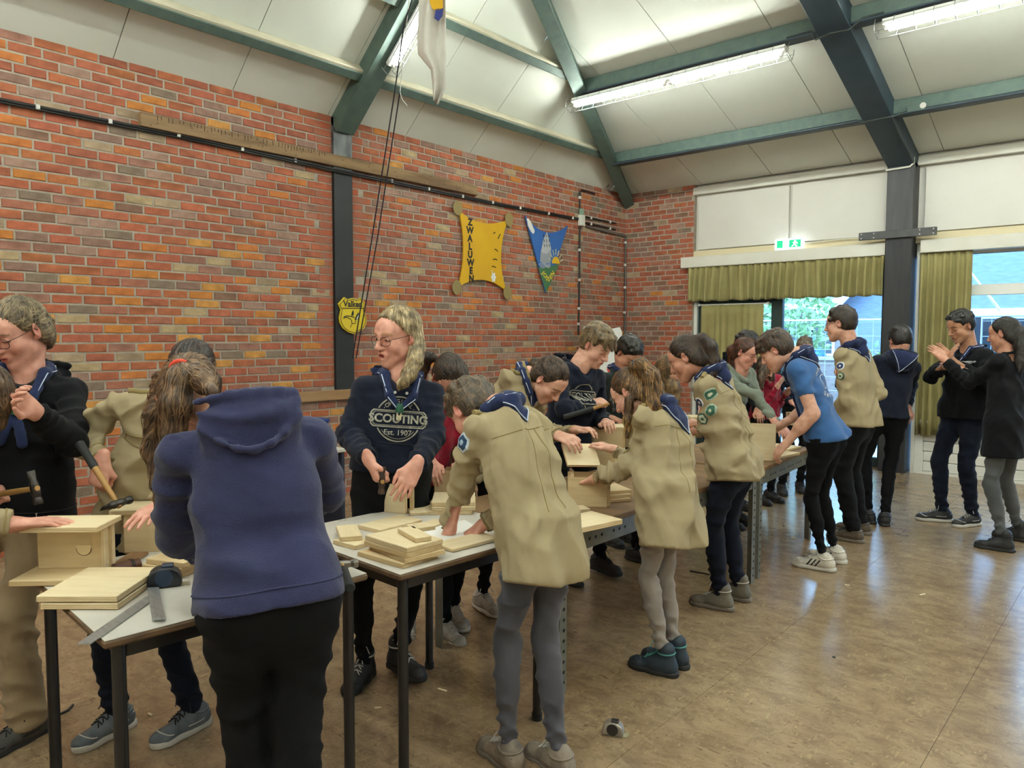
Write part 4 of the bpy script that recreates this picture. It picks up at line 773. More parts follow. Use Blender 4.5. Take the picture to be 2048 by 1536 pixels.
def person(key, label, near=1, skin='fair', female=True, hair=None, top=None, legs=None, shoes=None, hands=('relax', 'relax'), hs=1.03, spec=False, mouth=False, eyes=False, scarf=None, badges=(), handn=(None, None), handd=(None, None), bare=False, loose=1.0):
    j = {k: (np.array(v, float) if not np.isscalar(v) else v) for k, v in POSE[key].items()}; S = j['S']
    N, P, up, cr, fw = torso_axes(j); base = np.array([(j['AL'][0]+j['AR'][0])/2, (j['AL'][1]+j['AR'][1])/2, 0.])
    root = empty('person', base, label, 'person'); hH, hB, hC = {1: (.0036, .0032, .0075), 2: (.0046, .0040, .0092), 3: (.0060, .0054, .0125)}[near]
    C, Rm = head_frame(j); hs_ = hs*(.5+.5*S)
    # ---------------- body: one skin; the fine head and hands meet the arms inside the clothes
    hp, T = head_prims(C, Rm, hs_, female, mouth); nk = .052 if female else .06
    hp += [cone(T(0, -.03, -.05), N+fw*.012, nk*hs_*.95, nk*1.1, .02), cone(N+fw*.01, N-up*.07, .058, .075, .03)]
    f = Field(hp, hH, .015); V, Q = f.mesh(); Vs, Qs, Cs = [V], [Q], [head_cols(V, C, Rm, hs_, skin, hair['brow'] if 'brow' in hair else hair['col'], female)]; n = len(V)
    fingers = {}
    for i, (s_, right) in enumerate((('L', False), ('R', True))):
        E, Wr = j['E'+s_], j['W'+s_]; d = unit(Wr-E); hd = handd[i]; hn = handn[i]
        hd = d if hd is None else unit(np.array(hd, float)); hn = (np.array([0, 0, 1.])-fw*.3) if hn is None else np.array(hn, float)
        pr = hand_prims(Wr+d*.008, hd, hn, right, hands[i], S*1.02)
        pr += [cone(E if bare else E+(Wr-E)*.35, Wr, (.043 if bare else .021)*S, .026*S, .02)]
        if bare: pr += [cone(j['S'+s_]+(E-j['S'+s_])*.2, E, .05*S, .040*S, .02), cone(E+(Wr-E)*.1, E+(Wr-E)*.45, .041*S, .042*S, .03)]
        g = Field(pr, hB if not bare else hB*1.15, .012); V, Q = g.mesh(); Vs.append(V); Qs.append(Q+n); Cs.append(skin_cols(V, skin)); n += len(V); fingers[s_] = (Wr+d*.008, hd, hn, right)
    for s_ in 'LR':    # the arms run on inside the sleeves and join hands to trunk
        A_, E, Wr = j['S'+s_], j['E'+s_], j['W'+s_]; pts = [N-up*.06, A_, E, E+(Wr-E)*.4]; rr = [.022, .022, .021, .018]; ring = []; m0 = n
        for q_, p_ in enumerate(pts):
            dd = unit(pts[min(q_+1, 3)]-pts[max(q_-1, 0)]); a1 = unit(np.cross(dd, (.1, .2, 1))); a2 = np.cross(dd, a1); ring += [p_+rr[q_]*(a1*math.cos(t)+a2*math.sin(t)) for t in np.linspace(0, 6.283, 6, endpoint=False)]
        Fq = [(m0+k*6+i, m0+k*6+(i+1) % 6, m0+k*6+6+(i+1) % 6, m0+k*6+6+i) for k in range(3) for i in range(6)]
        allV, allQ = np.concatenate(Vs), np.concatenate(Qs)
        for e0, tgt in ((m0, pts[0]), (m0+18, pts[3])):
            ff = allQ[np.argmin(((allV[allQ[:, 0]]-tgt)**2).sum(1))]; Fq.append((e0, e0+1, ff[1], ff[0]))
        Vs.append(np.array(ring)); Qs.append(np.array(Fq)); Cs.append(skin_cols(np.array(ring), skin)); n += 24
    body = mesh_obj('body', np.concatenate(Vs), np.concatenate(Qs), M_SKIN, root, base, np.concatenate(Cs))
    if eyes:
        for sx in (-1, 1):
            me_ = MB(); c0 = T(sx*.031, .0775, .004); cols = []
            Ve = []; Fe = []; nr, ns = 9, 14
            for a in range(nr):
                th = math.pi*a/(nr-1)*.5
                for b in range(ns): ph = 2*math.pi*b/ns; v = Rm[0]*math.sin(th)*math.cos(ph)+Rm[2]*math.sin(th)*math.sin(ph)*.72+Rm[1]*math.cos(th)*.95; Ve.append(c0+v*.0116*hs_-base); cols.append(lin('2c2018') if th < .26 else (lin('5a4a3a') if th < .5 else lin('d8d4cc')))
            for a in range(nr-1):
                for b in range(ns): Fe.append((a*ns+b, a*ns+(b+1) % ns, (a+1)*ns+(b+1) % ns, (a+1)*ns+b))
            link('eye', np_mesh('eye', np.array(Ve), np.array(Fe), M_EYE, np.array(cols)), root)
    if spec: glasses(root, base, T, Rm, hs_, M_SPEC)
    # ---------------- hair
    if hair: build_hair(key, root, base, C, Rm, T, hs_, hair, near, N, up, fw, cr)
    # ---------------- legs and shoes
    lg = legs; wd = lg.get('w', 1.0); pr = []
    HLc, HRc = j['HL'], j['HR']; fwp = j['fw']
    pr += [cone(HLc+up*.06, HRc+up*.06, .098*S*wd**.5, .098*S*wd**.5, .05, (fwp, 1.02)), cone(HLc+up*.1, HRc+up*.1, .088*S, .088*S, .05), cone(P, P-np.array([0, 0, .09*S]), .085*S*wd, .075*S*wd, .05)]
    for s_ in 'LR':
        Hp, K, A = j['H'+s_], j['K'+s_], j['A'+s_]; out = unit(Hp-P)*.012
        pr += [cone(Hp-fwp*.022+up*-.02, Hp+(K-Hp)*.3-fwp*.01, .088*S*wd**.5, .075*S*wd, .05), cone(Hp+out, K, .088*S*wd**.5, .058*S*wd, .03, fold=(.006*lg.get('fold', 1), 4, 1.+(s_ == 'L')*1.4)), cone(K, A+np.array([0, 0, lg.get('hem', .02)]), .056*S*wd, .044*S*lg.get('ank', wd), .03, fold=(.007*lg.get('fold', 1), 7, 2.)), cone(K+(A-K)*.12-fwp*.012, K+(A-K)*.5-fwp*.012, .05*S*wd, .045*S*wd, .03)]
    f = Field(pr, hC, .03); f.wrinkle(.006*lg.get('fold', 1), wrinkles(len(key)*7+ord(key[-1]), 9))
    hang = unit(-up*.4-np.array([0, 0, .6])); f.cut(P+hang*(top.get('hem', .06)-.03-(top.get('tail', .03) if top['kind'] == 'shirt' else 0)), -hang)
    f.cut((0, 0, .075+lg.get('hem', .02)-.02), (0, 0, -1)); V, Q = f.mesh(); tr = mesh_obj('trousers', V, Q, lg['m'], root, base)
    if lg.get('pocket'):
        for s_ in ((-1, 1)):
            Hs = (HLc if s_ < 0 else HRc)-fwp*.2-up*.045; sd = cr*1.0
            pts = [Hs+sd*a*.075+up*b*.07 for a, b in ((-.9, .9), (.9, .9), (.9, -.5), (0, -1), (-.9, -.5))]
            loop = []
            for q_ in range(5):
                for u_ in np.linspace(0, 1, 5)[:-1]: loop.append(pts[q_]*(1-u_)+pts[(q_+1) % 5]*u_)
            loop = f.ray(np.array(loop), fwp, .001); len(loop) > 2 and MB().tube([p-base for p in loop], .0025, 5).build('back_pocket_seam', lg['seam'], tr)
    for i, s_ in enumerate('LR'):
        sh = shoes; shoe(root, base, j['A'+s_], j['F'+s_], S*sh.get('s', 1.0), sh['m'], sh['sole'], sh.get('lace'), sh.get('boot'), .0055 if near == 1 else .0075, sh.get('stripes'), sh.get('big', 1.0))
    # ---------------- top
    build_top(key, root, base, j, N, P, up, cr, fw, S, top, scarf, badges, near, hC, T, loose)
    return root, j, T, fingers
def build_hair(key, root, base, C, Rm, T, s, hr, near, N, up, fw, cr):
    e = lambda p, r, k=.015, op='u': ell(T(*p), Rm, np.array(r)*s, k*s, op); c = lambda a, b, ra, rb, k=.012, **kw: cone(T(*a), T(*b), ra*s, rb*s, k*s, **kw)
    st = hr['style']; vol = hr.get('vol', 0); h = {1: .0045, 2: .0055, 3: .007}[near]; ctr = T(0, -.02, .02)
    pr = [e((0, -.016, .038), (.081+vol, .100+vol, .091+vol))]
    if st == 'tied': pr += [e((0, -.06, -.05), (.064, .046, .05), .03)]
    if st == 'short': pr += [e((0, -.05, -.01), (.074+vol*.5, .055, .06), .03)]
    else: pr += [e((0, -.045, -.02), (.076, .058, .07), .03)]
    tl_ = [cone(p[i][:3], p[i+1][:3], p[i][3], p[i+1][3], .02) for p in (hr.get('tail') or []) for i in range(len(p)-1)]
    f = Field(pr+tl_, h, .05); f.F[:] = .5
    for p_ in pr: f.add(p_)
    # hairline: open the face, ears free
    pl = hr.get('line', (.078, .078)); nrm = Rm[1]*.78-Rm[2]*.62
    f.cut(T(0, pl[0], pl[1]), nrm, .012)
    for sx in (-1, 1):
        f.add(ell(T(sx*.085, .004, -.012 if st == 'short' else -.02), Rm, np.array((.03, .03 if st == 'short' else .024, .042 if st == 'short' else .034))*s, .01, 's'))
        f.add(cone(T(sx*.085, .05, -.03), T(sx*.085, .07, .03), .03*s, .034*s, .012, op='s'))
    if st == 'short':
        f.cut(T(0, -.06, -.062), -Rm[2]*.9+Rm[1]*-.1, .012)
        r = np.random.default_rng(ord(key[-1])+len(key)*31)
        for k in range(hr.get('tufts', 26)):
            a = r.uniform(-1, 1); b = r.uniform(0, 1); x = .07*math.sin(a*1.3); y = -.09+.15*b; z = .038+.09*math.sqrt(max(0, 1-(x/.085)**2-((y+.016)/.105)**2)); d = hr.get('comb', (.25, .6))
            f.add(c((x, y, z), (x+.03*d[0]*r.uniform(-1, 1)+.012*d[0], y+.035*d[1], z+.012*r.uniform(.2, 1)), .013+vol*.5, .004, .012))
    for (a, b, ra, rb) in hr.get('fringe', ()): f.add(c(a, b, ra, rb, .012))
    tail = hr.get('tail'); main = tail or []
    for path in main:
        pts = [np.array(p[:3], float) for p in path]; rr = [p[3] for p in path]
        for i in range(len(pts)-1): f.add(cone(pts[i], pts[i+1], rr[i], rr[i+1], .02))
    tie = np.array(tail[0][0][:3]) if tail and st == 'tied' else None
    # strand relief combed towards the tie or down from the crown
    piv = T(0, -.02, .13) if tie is None else tie; axd = unit(T(0, 0, 0)-piv) if tie is not None else -Rm[2]; e1 = unit(np.cross(axd, Rm[0]+.01)); e2 = np.cross(axd, e1)
    def groove(p): v = p-piv; th = np.arctan2(v@e2, v@e1); return np.sin(th*38+3*np.sin(p@np.array([35., 28, 31])))*.6+np.sin(th*71+1.3)*.4
    f.wrinkle(.0022, groove)
    if st != 'short':
        fr = np.array([45., 38, 9])
        f.wrinkle(.0025, lambda p: np.sin(p@(Rm[0]*260)+2.5*np.sin(p[:, 2]*30))*(p[:, 2] < T(0, 0, -.06)[2]))
    V, Q = f.mesh(); r = np.random.default_rng(5); b = np.array(lin(hr['col'])); b2 = .5*b+.5*np.array(lin(hr.get('col2', hr['col'])))
    v = V-piv; th = np.arctan2(v@e2, v@e1); w = (.5+.5*np.sin(th*23+2*np.sin(V@np.array([20., 25, 18]))))[:, None]
    if hr.get('tipcol'):  # lighter lengths
        tl = np.clip((np.linalg.norm(V-C, axis=1)-.12)/.1, 0, 1)[:, None]; b2 = b2*(1-tl)+np.array(lin(hr['tipcol']))*tl
    col = b*(1-w)+b2*w; o = mesh_obj('hair', V, Q, M_HAIR, root, base, col)
    ns = hr.get('strands', {1: 260, 2: 120, 3: 0}[near])
    if ns:
        tgt = tie if tie is not None else (T(0, .12, .02) if st == 'short' else None)
        strands(f, 'hair_strands', hr.get('col2', hr['col']), o, base, tgt if st != 'long' else None, ns, 7 if st != 'short' else 3, .016 if st != 'short' else .011, 0 if st != 'long' else 1, ord(key[-1]), .0028, .0016, .14 if st != 'short' else .28)
        if main: strands(f, 'loose_locks', hr.get('tipcol', hr.get('col2', hr['col'])), o, base, None, ns//2, 8, .018, 1, 3+ord(key[-1]), .003, .0018, .2, region=lambda V: np.linalg.norm(V-C, axis=1) > .13)
    if tie is not None:
        p = tie; d = unit(np.array(tail[0][1][:3])-p); a1 = unit(np.cross(d, (0.2, .1, 1))); a2 = np.cross(d, a1); rr = tail[0][0][3]+.006
        MB().tube([p+d*.012+(a1*math.cos(t)+a2*math.sin(t))*rr-base for t in np.linspace(0, 6.283, 16, endpoint=False)], .0075 if hr.get('tie_fat') else .005, 8, True).build('hair_tie', hr.get('tie_m', mat('hair_tie_black', '17171a', .8)), o)
    return o
def build_top(key, root, base, j, N, P, up, cr, fw, S, tp, scarf, badges, near, h, T, loose):
    kind = tp['kind']; z = np.array([0, 0, 1.]); w = tp.get('w', 1.0); seed = ord(key[-1])+len(key)*13
    SLj, SRj = j['SL'], j['SR']; hem = tp.get('hem', .06); pel = P
    # the lower part hangs from the hips
    hang = unit(-up*.4-z*.6)
    pr = []; slv = []; mid = (N+P)/2
    for s_, Sj, sx in (('L', SLj, -1), ('R', SRj, 1)):
        a = N-up*.13*S+cr*sx*.07*S; b = mid+cr*sx*.06*S*w-fw*.005; bw = tp.get('bw', w); c_ = P+up*.05+cr*sx*.065*S*bw; dn = P+hang*(hem+.06)+cr*sx*.075*S*bw
        pr += [cone(a, b, .098*S, .094*S*w, .035, (fw, .98)), cone(b, c_, .094*S*w, .106*S*bw, .035), cone(c_, dn, .108*S*bw, .117*S*bw, .035)]
        pr += [cone(N-up*.045+cr*sx*.04, Sj+up*.0, (.045 if kind != 'hoodie' else .058)*S, (.052 if kind != 'hoodie' else .056)*S, .035)]
        E, Wr = j['E'+s_], j['W'+s_]; sr = tp.get('sleeve', 1.0)
        if kind == 'tee':
            slv += [cone(Sj, Sj+(E-Sj)*.62, .058*S, .062*S, .03, fold=(.003, 3, seed))]
        else:
            L_ = tp.get('slen', .93)
            fa = tp.get('fold', .008 if kind == 'shirt' else .006); slv += [cone(Sj, E, .056*S*sr**.7, .049*S*sr, .03, fold=(fa, 4, seed*1.1+sx)), cone(E, E+(Wr-E)*L_, .049*S*sr, .039*S*sr, .025, fold=(fa*1.1, 5, seed*.7+sx))]
            if kind == 'hoodie': slv += [cone(E+(Wr-E)*(L_-.06), E+(Wr-E)*(L_+.03), .038*S*sr, .034*S, .006)]
    bw = tp.get('bw', w); pr += [cone(P+up*.04-fw*.03+cr*sx*.06*S*bw, P+hang*hem-fw*.035+cr*sx*.07*S*bw, .100*S*bw**.5, .112*S*bw**.5, .035) for sx in (-1, 1)]
    pr += [cone(N-up*.13, mid, .102*S, .1*S*w, .03), cone(mid, P+up*.02, .1*S*w, .106*S*w, .03)]
    if tp.get('bust'): pr += [ell(N-up*.24*S+fw*.085*S+cr*sx*.065*S, np.stack([cr, fw, up]), np.array((.065, .055, .07))*S, .04) for sx in (-1, 1)]
    if tp.get('back'): pr += [ell(N-up*.17*S-fw*.06*S, np.stack([cr, fw, up]), np.array((.14, .07, .16))*S, .06)]
    if kind in ('hoodie', 'jacket'):   # hood lying on the back, thick around the neck
        cyl = [(-.012, .098, -.085), (-.062, .066, -.04), (-.088, -.01, .0), (-.07, -.07, .015), (0, -.105, .018), (.07, -.07, .015), (.088, -.01, .0), (.062, .066, -.04), (.012, .098, -.085)]; lowr = .028 if kind == 'hoodie' else .005; pts = [N+cr*x*S*1.02+fw*y*S+up*(q-(lowr if y < .06 else .0))*S for x, y, q in cyl]; hk = tp.get('hood', 1.0)
        for i in range(8): pr.append(cone(pts[i], pts[i+1], .024*S*hk, .024*S*hk, .02))
        if kind == 'hoodie' and hk > .6:
            axh = np.stack([cr, unit(fw+up*.25), unit(up-fw*.25)])
            pr += [ell(N-fw*.11*S-up*.05*S, axh, np.array((.135, .055, .095))*S*hk, .04)]
            pr += [ell(N-fw*.10*S+up*.045*S, axh, np.array((.085, .045, .05))*S*hk, .015, 's')]
            for q0, q1, rr_ in ((.0, .045, .017), (-.045, .09, .016), (.03, .0, .016)):
                ar = [N-fw*(.145-.5*abs(x)*abs(x)*4)*S*hk+cr*x*S*hk+up*(q0-.0-q1*(1-(x/.12)**2))*S for x in np.linspace(-.12, .12, 7)]
                pr += [cone(ar[i], ar[i+1], rr_*S, rr_*S, .018) for i in range(6)]
    f = Field(pr+slv, h, .03); f.F[:] = .5
    for p_ in slv: f.add(p_)
    for s_ in 'LR':     # sleeves end cleanly
        if kind == 'tee': E, Sj = j['E'+s_], j['S'+s_]; d = unit(E-Sj); q = Sj+(E-Sj)*.62
        else: E, Wr = j['E'+s_], j['W'+s_]; d = unit(Wr-E); q = E+(Wr-E)*tp.get('slen', .93)*1.03
        f.cut(q, d, 0, (np.minimum(q, q+d*.09)-.07, np.maximum(q, q+d*.09)+.07))
    for p_ in pr: f.add(p_)
    if kind == 'shirt':
        dirs = np.stack([unit(cr+up*.35), unit(cr-up*.5)]); f.wrinkle(.017*tp.get('wr', 1), wrinkles(seed, 7., dirs, .2)); f.wrinkle(.005, wrinkles(seed+5, 16))
    else: f.wrinkle(.012*tp.get('wr', 1), wrinkles(seed, 6.)); f.wrinkle(.003, wrinkles(seed+9, 16))
    # neck opening and hem
    f.add(ell(N+fw*.03+up*.03, np.stack([cr, fw, up]), np.array((.066, .07, .075) if kind in ('shirt', 'tee') else (.054, .054, .062))*S, .01, 's'))
    hc = P+hang*hem
    if kind == 'shirt':
        tail = tp.get('tail', .03)
        sl, X = f.sub(f.lo, f.lo+f.h*f.n); v = [X[i]-hc[i] for i in range(3)]; a = v[0]*cr[0]+v[1]*cr[1]+v[2]*cr[2]; d = v[0]*hang[0]+v[1]*hang[1]+v[2]*hang[2]
        armfree = np.ones_like(d)
        d = d-tail*np.cos(np.clip(a/(.17*S*w), -1.5, 1.5)*1.8)
        near_arm = np.full_like(d, 9.)
        for s_ in 'LR':
            for pa, pb in ((j['S'+s_], j['E'+s_]), (j['E'+s_], j['W'+s_])):
                q = cone(pa, pb, .085*S, .08*S); near_arm = np.minimum(near_arm, q['fn'](*X))
        cutm = np.where(near_arm > 0, d, -1.); f.F = np.maximum(f.F, cutm.astype(np.float32))
    else:
        sl, X = f.sub(f.lo, f.lo+f.h*f.n); d = sum((X[i]-hc[i])*hang[i] for i in range(3)); near_arm = np.full_like(d, 9.)
        for s_ in 'LR':
            for pa, pb in ((j['S'+s_], j['E'+s_]), (j['E'+s_], j['W'+s_])): near_arm = np.minimum(near_arm, cone(pa, pb, .085*S, .08*S)['fn'](*X))
        f.F = np.maximum(f.F, np.where(near_arm > 0, d, -1.).astype(np.float32))
    V, Q = f.mesh(); nm = {'shirt': 'scout_shirt', 'hoodie': 'hoodie', 'jacket': 'jacket', 'tee': 't_shirt'}[kind]
    o = mesh_obj(nm, V, Q, tp['m'], root, base); tp['_f'] = f; tp['_o'] = o
    seam = tp.get('seam', tp['m'])
    if kind == 'shirt' and near < 3:
        # yoke and back pleat seams, collar, cuffs, buttons
        yk = N-up*.13*S-fw*.3; pts = np.array([yk+cr*a*.15*S for a in np.linspace(-1, 1, 25)]); pts = f.ray(pts, fw, .0); len(pts) > 2 and MB().tube([p-base for p in pts], .0022, 5).build('yoke_seam', seam, o)
        for sx in (-1, 1):
            ps = np.array([N-up*(.13+.34*t)*S-fw*.3+cr*sx*(.018+.03*t)*S for t in np.linspace(0, 1, 26)]); ps = f.ray(ps, fw, .0); len(ps) > 2 and MB().tube([p-base for p in ps], .0022, 5).build('back_pleat', seam, o)
            sp = np.array([N+cr*sx*.075*S+up*(.0), N+cr*sx*.16*S-up*.03*S]); st = np.linspace(sp[0], sp[1], 8); st = f.snap(st, .004); MB().tube([p-base for p in st], [.014]*8, 6).build('shoulder_strap', seam, o)
        cl = [N+cr*x*S+fw*y*S+up*q*S for x, y, q in ((-.03, .085, -.04), (-.062, .045, -.0), (-.066, -.015, .028), (-.04, -.062, .035), (0, -.075, .037), (.04, -.062, .035), (.066, -.015, .028), (.062, .045, -.0), (.03, .085, -.04))]
        MB().tube([p-base for p in cl], [.008, .016, .017, .017, .017, .017, .017, .016, .008], 8).build('collar', seam, o)
        fr = np.array([N-up*t*S+fw*.32 for t in np.linspace(.1, .5, 22)]); fr = f.ray(fr, -fw, .001); len(fr) > 2 and MB().tube([p-base for p in fr], .003, 5).build('placket', seam, o)
        for t in fr[2::4]: MB().tube([t-base, t-base+fw*.005], .007, 8).build('button', mat('button_brown', '5b4a34', .4), o)
        for sx in (-1, 1):
            c0 = N-up*.2*S+cr*sx*.085*S; q = [c0+cr*a*.05+up*b*.02+fw*.3 for a, b in ((-1, 1), (1, 1), (1, -.4), (0, -1.2), (-1, -.4), (-1, 1))]; lo_ = np.concatenate([np.linspace(q[i], q[i+1], 6)[:-1] for i in range(5)]); lo_ = f.ray(lo_, -fw, .001); len(lo_) > 2 and MB().tube([p-base for p in lo_], .003, 5).build('pocket_flap', seam, o)
        for s_ in 'LR':
            E, Wr = j['E'+s_], j['W'+s_]; L_ = tp.get('slen', .93); d = unit(Wr-E)
            for fr_ in (L_*.80, L_*1.0):
                c0 = E+(Wr-E)*fr_; a1 = unit(np.cross(d, (0.1, .3, 1))); a2 = np.cross(d, a1); ring = np.array([c0+(a1*math.cos(t)+a2*math.sin(t))*.045*S for t in np.linspace(0, 6.283, 18, endpoint=False)]); ring = f.snap(ring, -.001, 6); ring += -d*((ring-c0)@d)[:, None]; (np.linalg.norm(ring-c0, axis=1) < .075).all() and MB().tube([p-base for p in ring], .004, 6, True).build('cuff', seam, o)
    if kind == 'hoodie' and near < 3:
        hc2 = P+hang*(hem-.05); crh = unit(cr-hang*(cr@hang)); fwh = np.cross(hang, crh); ring = np.array([hc2+(crh*math.cos(t)*.3+fwh*math.sin(t)*.3) for t in np.linspace(0, 6.283, 48, endpoint=False)]); dd = hc2-ring; dd -= hang*(dd@hang)[:, None]; dd /= np.linalg.norm(dd, axis=1)[:, None]
        for _ in range(70): ring = ring+dd*(np.clip(f.samp(ring)-.0, -.01, .03)*.7)[:, None]
        okr = (np.abs(f.samp(ring)) < .01) & (np.linalg.norm(ring-hc2, axis=1) > .06)
        for a_ in range(0, 48, 8):
            seg_ = [p-base for p, k_ in zip(ring[a_:a_+9], okr[a_:a_+9]) if k_]
            if len(seg_) > 2 and max(np.linalg.norm(seg_[i+1]-seg_[i]) for i in range(len(seg_)-1)) < .09: MB().tube(seg_, .003, 5).build('hem_rib', seam, o)
        for s_ in 'LR':
            E, Wr = j['E'+s_], j['W'+s_]; d = unit(Wr-E); c0 = E+(Wr-E)*(tp.get('slen', .93)-.1); a1 = unit(np.cross(d, (0.1, .3, 1))); a2 = np.cross(d, a1); ring = np.array([c0+(a1*math.cos(t)+a2*math.sin(t))*.05*S for t in np.linspace(0, 6.283, 18, endpoint=False)]); ring = f.snap(ring, 0, 6); (np.linalg.norm(ring-c0, axis=1) < .09).all() and MB().tube([p-base for p in ring], .003, 5, True).build('cuff_rib', seam, o)
        if hk_ok(tp):   # hood edge
            hp_ = np.array([N+cr*x*S+fw*y*S+up*q*S for x, y, q in ((-.06, .09, -.03), (-.085, .01, .04), (-.075, -.07, .05), (-.03, -.12, .06), (.03, -.12, .06), (.075, -.07, .05), (.085, .01, .04), (.06, .09, -.03))]); hp_ = f.snap(hp_, .002, 14); MB().tube([p-base for p in hp_], .005, 6).build('hood_edge', seam, o)
        if tp.get('pouch'):
            q = [P+up*b*S+cr*a*S+fw*.35 for a, b in ((-.11, .06), (-.09, .2), (.09, .2), (.11, .06))]; lo_ = np.concatenate([np.linspace(q[i], q[i+1], 8)[:-1] for i in range(3)]); lo_ = f.ray(lo_, -fw, .001); len(lo_) > 2 and MB().tube([p-base for p in lo_], .003, 5).build('pouch_seam', seam, o)
    if scarf: build_scarf(root, base, f, o, N, up, cr, fw, S, scarf, near, z)
    for b in badges:     # (side, fraction down the upper arm, around, radius, sides, colours)
        Sj, E = j['S'+b[0]], j['E'+b[0]]; ax = unit(E-Sj); out = unit(np.array(b[2])-ax*(np.array(b[2])@ax)); side = np.cross(ax, out)
        p = Sj+(E-Sj)*b[1]+out*.2+side*b[6] if len(b) > 6 else Sj+(E-Sj)*b[1]+out*.2
        badge(f, p, out, -ax, b[3], b[4], [mat('badge_'+c, c, .85) for c in b[5]], o, base, 'badge', h=.0035 if near == 1 else .005)
    TOPS[key] = (f, o, base, N, up, cr, fw)
    return f, o
TOPS = {}
def hk_ok(tp): return tp.get('hood', 1.0) > .6
def build_scarf(root, base, f, o, N, up, cr, fw, S, sc, near, z):
    """rolled neckerchief: band round the neck, triangle on the back, two ends at the woggle; white piping"""
    r = sc.get('r', .021)
    band = [(0, -.078, .02), (-.055, -.058, .02), (-.078, -.0, .008), (-.068, .055, -.025), (-.035, .095, -.085), (-.005, .115, -.145)]
    L = [N+cr*x*S+fw*y*S+up*q*S for x, y, q in band]; R = [N-cr*x*S+fw*y*S+up*q*S for x, y, q in band]; pr = []
    pr.append(cone(N-fw*.05*S+up*.02, N-fw*.07*S-up*.05*S, .045*S, .045*S, .03))
    L2 = np.array(L); R2 = np.array(R)
    for A in (L2, R2):
        A[3:] = np.where((f.samp(A[3:]) < .012)[:, None], f.snap(A[3:], .014), A[3:])
        for i in range(5): pr.append(cone(A[i], A[i+1], r*(1, 1.05, 1.05, 1, .85)[i], r*(1.05, 1.05, 1, .85, .6)[i], .012, fold=(.002, 3, i)))
    k = (L2[-1]+R2[-1])/2
    if sc.get('ends', True):
        for sx in (-1, 1):
            e = np.linspace(k, k-up*sc.get('drop', .14)*S+cr*sx*.035*S, 5); e = f.snap(e, .010)
            for i in range(4): pr.append(cone(e[i], e[i+1], .012+.002*i, .014+.002*i, .008, (fw, .55)))
    g = Field(pr, .005 if near == 1 else .0065, .015); V, Q = g.mesh(); so = mesh_obj('scarf', V, Q, C_SCARF, root, base)
    if near < 3:
        for A in (L2, R2):
            pts = g.snap(A+fw*.004*S+(A-N)*.10, .0005, 14); okp = np.linalg.norm(pts-A, axis=1) < .06; pts = pts[okp]; len(pts) > 2 and MB().tube([p-base for p in pts], .0022, 5).build('piping', C_WHITE, so)
    bd = sc.get('back', .2)
    if bd:
        w_ = sc.get('bw', .15); tl = sc.get('tilt', 0)
        A = N+up*.03-cr*w_*S+0*fw; B = N+up*.03+cr*w_*S; Cc = N-up*bd*S+cr*tl
        a2 = np.array([-w_*S, .03]); b2 = np.array([w_*S, .03]); c2 = np.array([tl, -bd*S])
        def edge(u, v, p, q_): n = np.array([-(q_-p)[1], (q_-p)[0]]); n = n/np.linalg.norm(n); return (u-p[0])*n[0]+(v-p[1])*n[1]
        def reg(G):
            d = G-N; u, v, w = d@cr, d@up, d@fw
            e1, e2, e3 = edge(u, v, a2, b2), edge(u, v, b2, c2), edge(u, v, c2, a2); s_ = 1 if edge(0, -.02, a2, b2) < 0 else -1
            return np.maximum(np.maximum(np.maximum(e1*s_, e2*s_), e3*s_), w+.005)
        lo = np.minimum(np.minimum(A, B), Cc)-fw*.0-.16; hi = np.maximum(np.maximum(A, B), Cc)+.16
        pf = patch_field(f, lo, hi, .006 if near == 1 else .008, reg, .010); V, Q = pf.mesh()
        if len(Q):
            mesh_obj('scarf_back', V, Q, C_SCARF, so, base)
            for p, q_ in ((B, Cc), (A, Cc)):
                ln = np.linspace(p, q_, 16)*.94+N*.06-fw*.3; ln = f.ray(ln, fw, .011); len(ln) > 2 and MB().tube([v-base for v in ln], .0022, 5).build('piping', C_WHITE, so)
    if sc.get('woggle'):
        MB().tube([k-up*.02-base, k+up*.005-base, k+up*.02-base], [.017, .021, .016], 10).build('woggle', sc['woggle'], so)
    return so
def decal_mesh(f, me, O, U, V, D, m, parent, base, name, off=.0025):
    """print on cloth: flat lettering pressed onto the surface along D"""
    n = len(me.vertices); q = np.empty(n*3); me.vertices.foreach_get('co', q); q = q.reshape(-1, 3); P = np.array(O)+q[:, :1]*unit(U)+q[:, 1:2]*unit(V)-unit(D)*.2
    P = f.ray(P, unit(D), off, keep=True); me.vertices.foreach_set('co', (P-base).astype(np.float32).ravel()); me.materials.clear(); me.materials.append(m); me.name = name; me.update(); return link(name, me, parent)
def ring2d(r0, r1, n=40, a0=0, a1=2*math.pi):
    V = []; F = []; full = a1-a0 > 6.28
    for i in range(n+(0 if full else 1)):
        t = a0+(a1-a0)*i/n; V += [(r0*math.cos(t), r0*math.sin(t), 0), (r1*math.cos(t), r1*math.sin(t), 0)]
    for i in range(n): k = (i+1) % n if full else i+1; F.append((2*i, 2*i+1, 2*k+1, 2*k))
    me = bpy.data.meshes.new('ring'); me.from_pydata(V, [], F); return me
def poly2d(loops, sub=6):
    """filled polygons from 2D outlines (fans of short triangles), kept fine enough to follow cloth"""
    bm = bmesh.new()
    for lp_ in loops:
        bm.faces.new([bm.verts.new((x, y, 0)) for x, y in lp_])
    bmesh.ops.triangulate(bm, faces=bm.faces); bmesh.ops.subdivide_edges(bm, edges=[e for e in bm.edges if e.calc_length() > .015], cuts=3, use_grid_fill=True)
    me = bpy.data.meshes.new('outline'); bm.to_mesh(me); bm.free(); return me
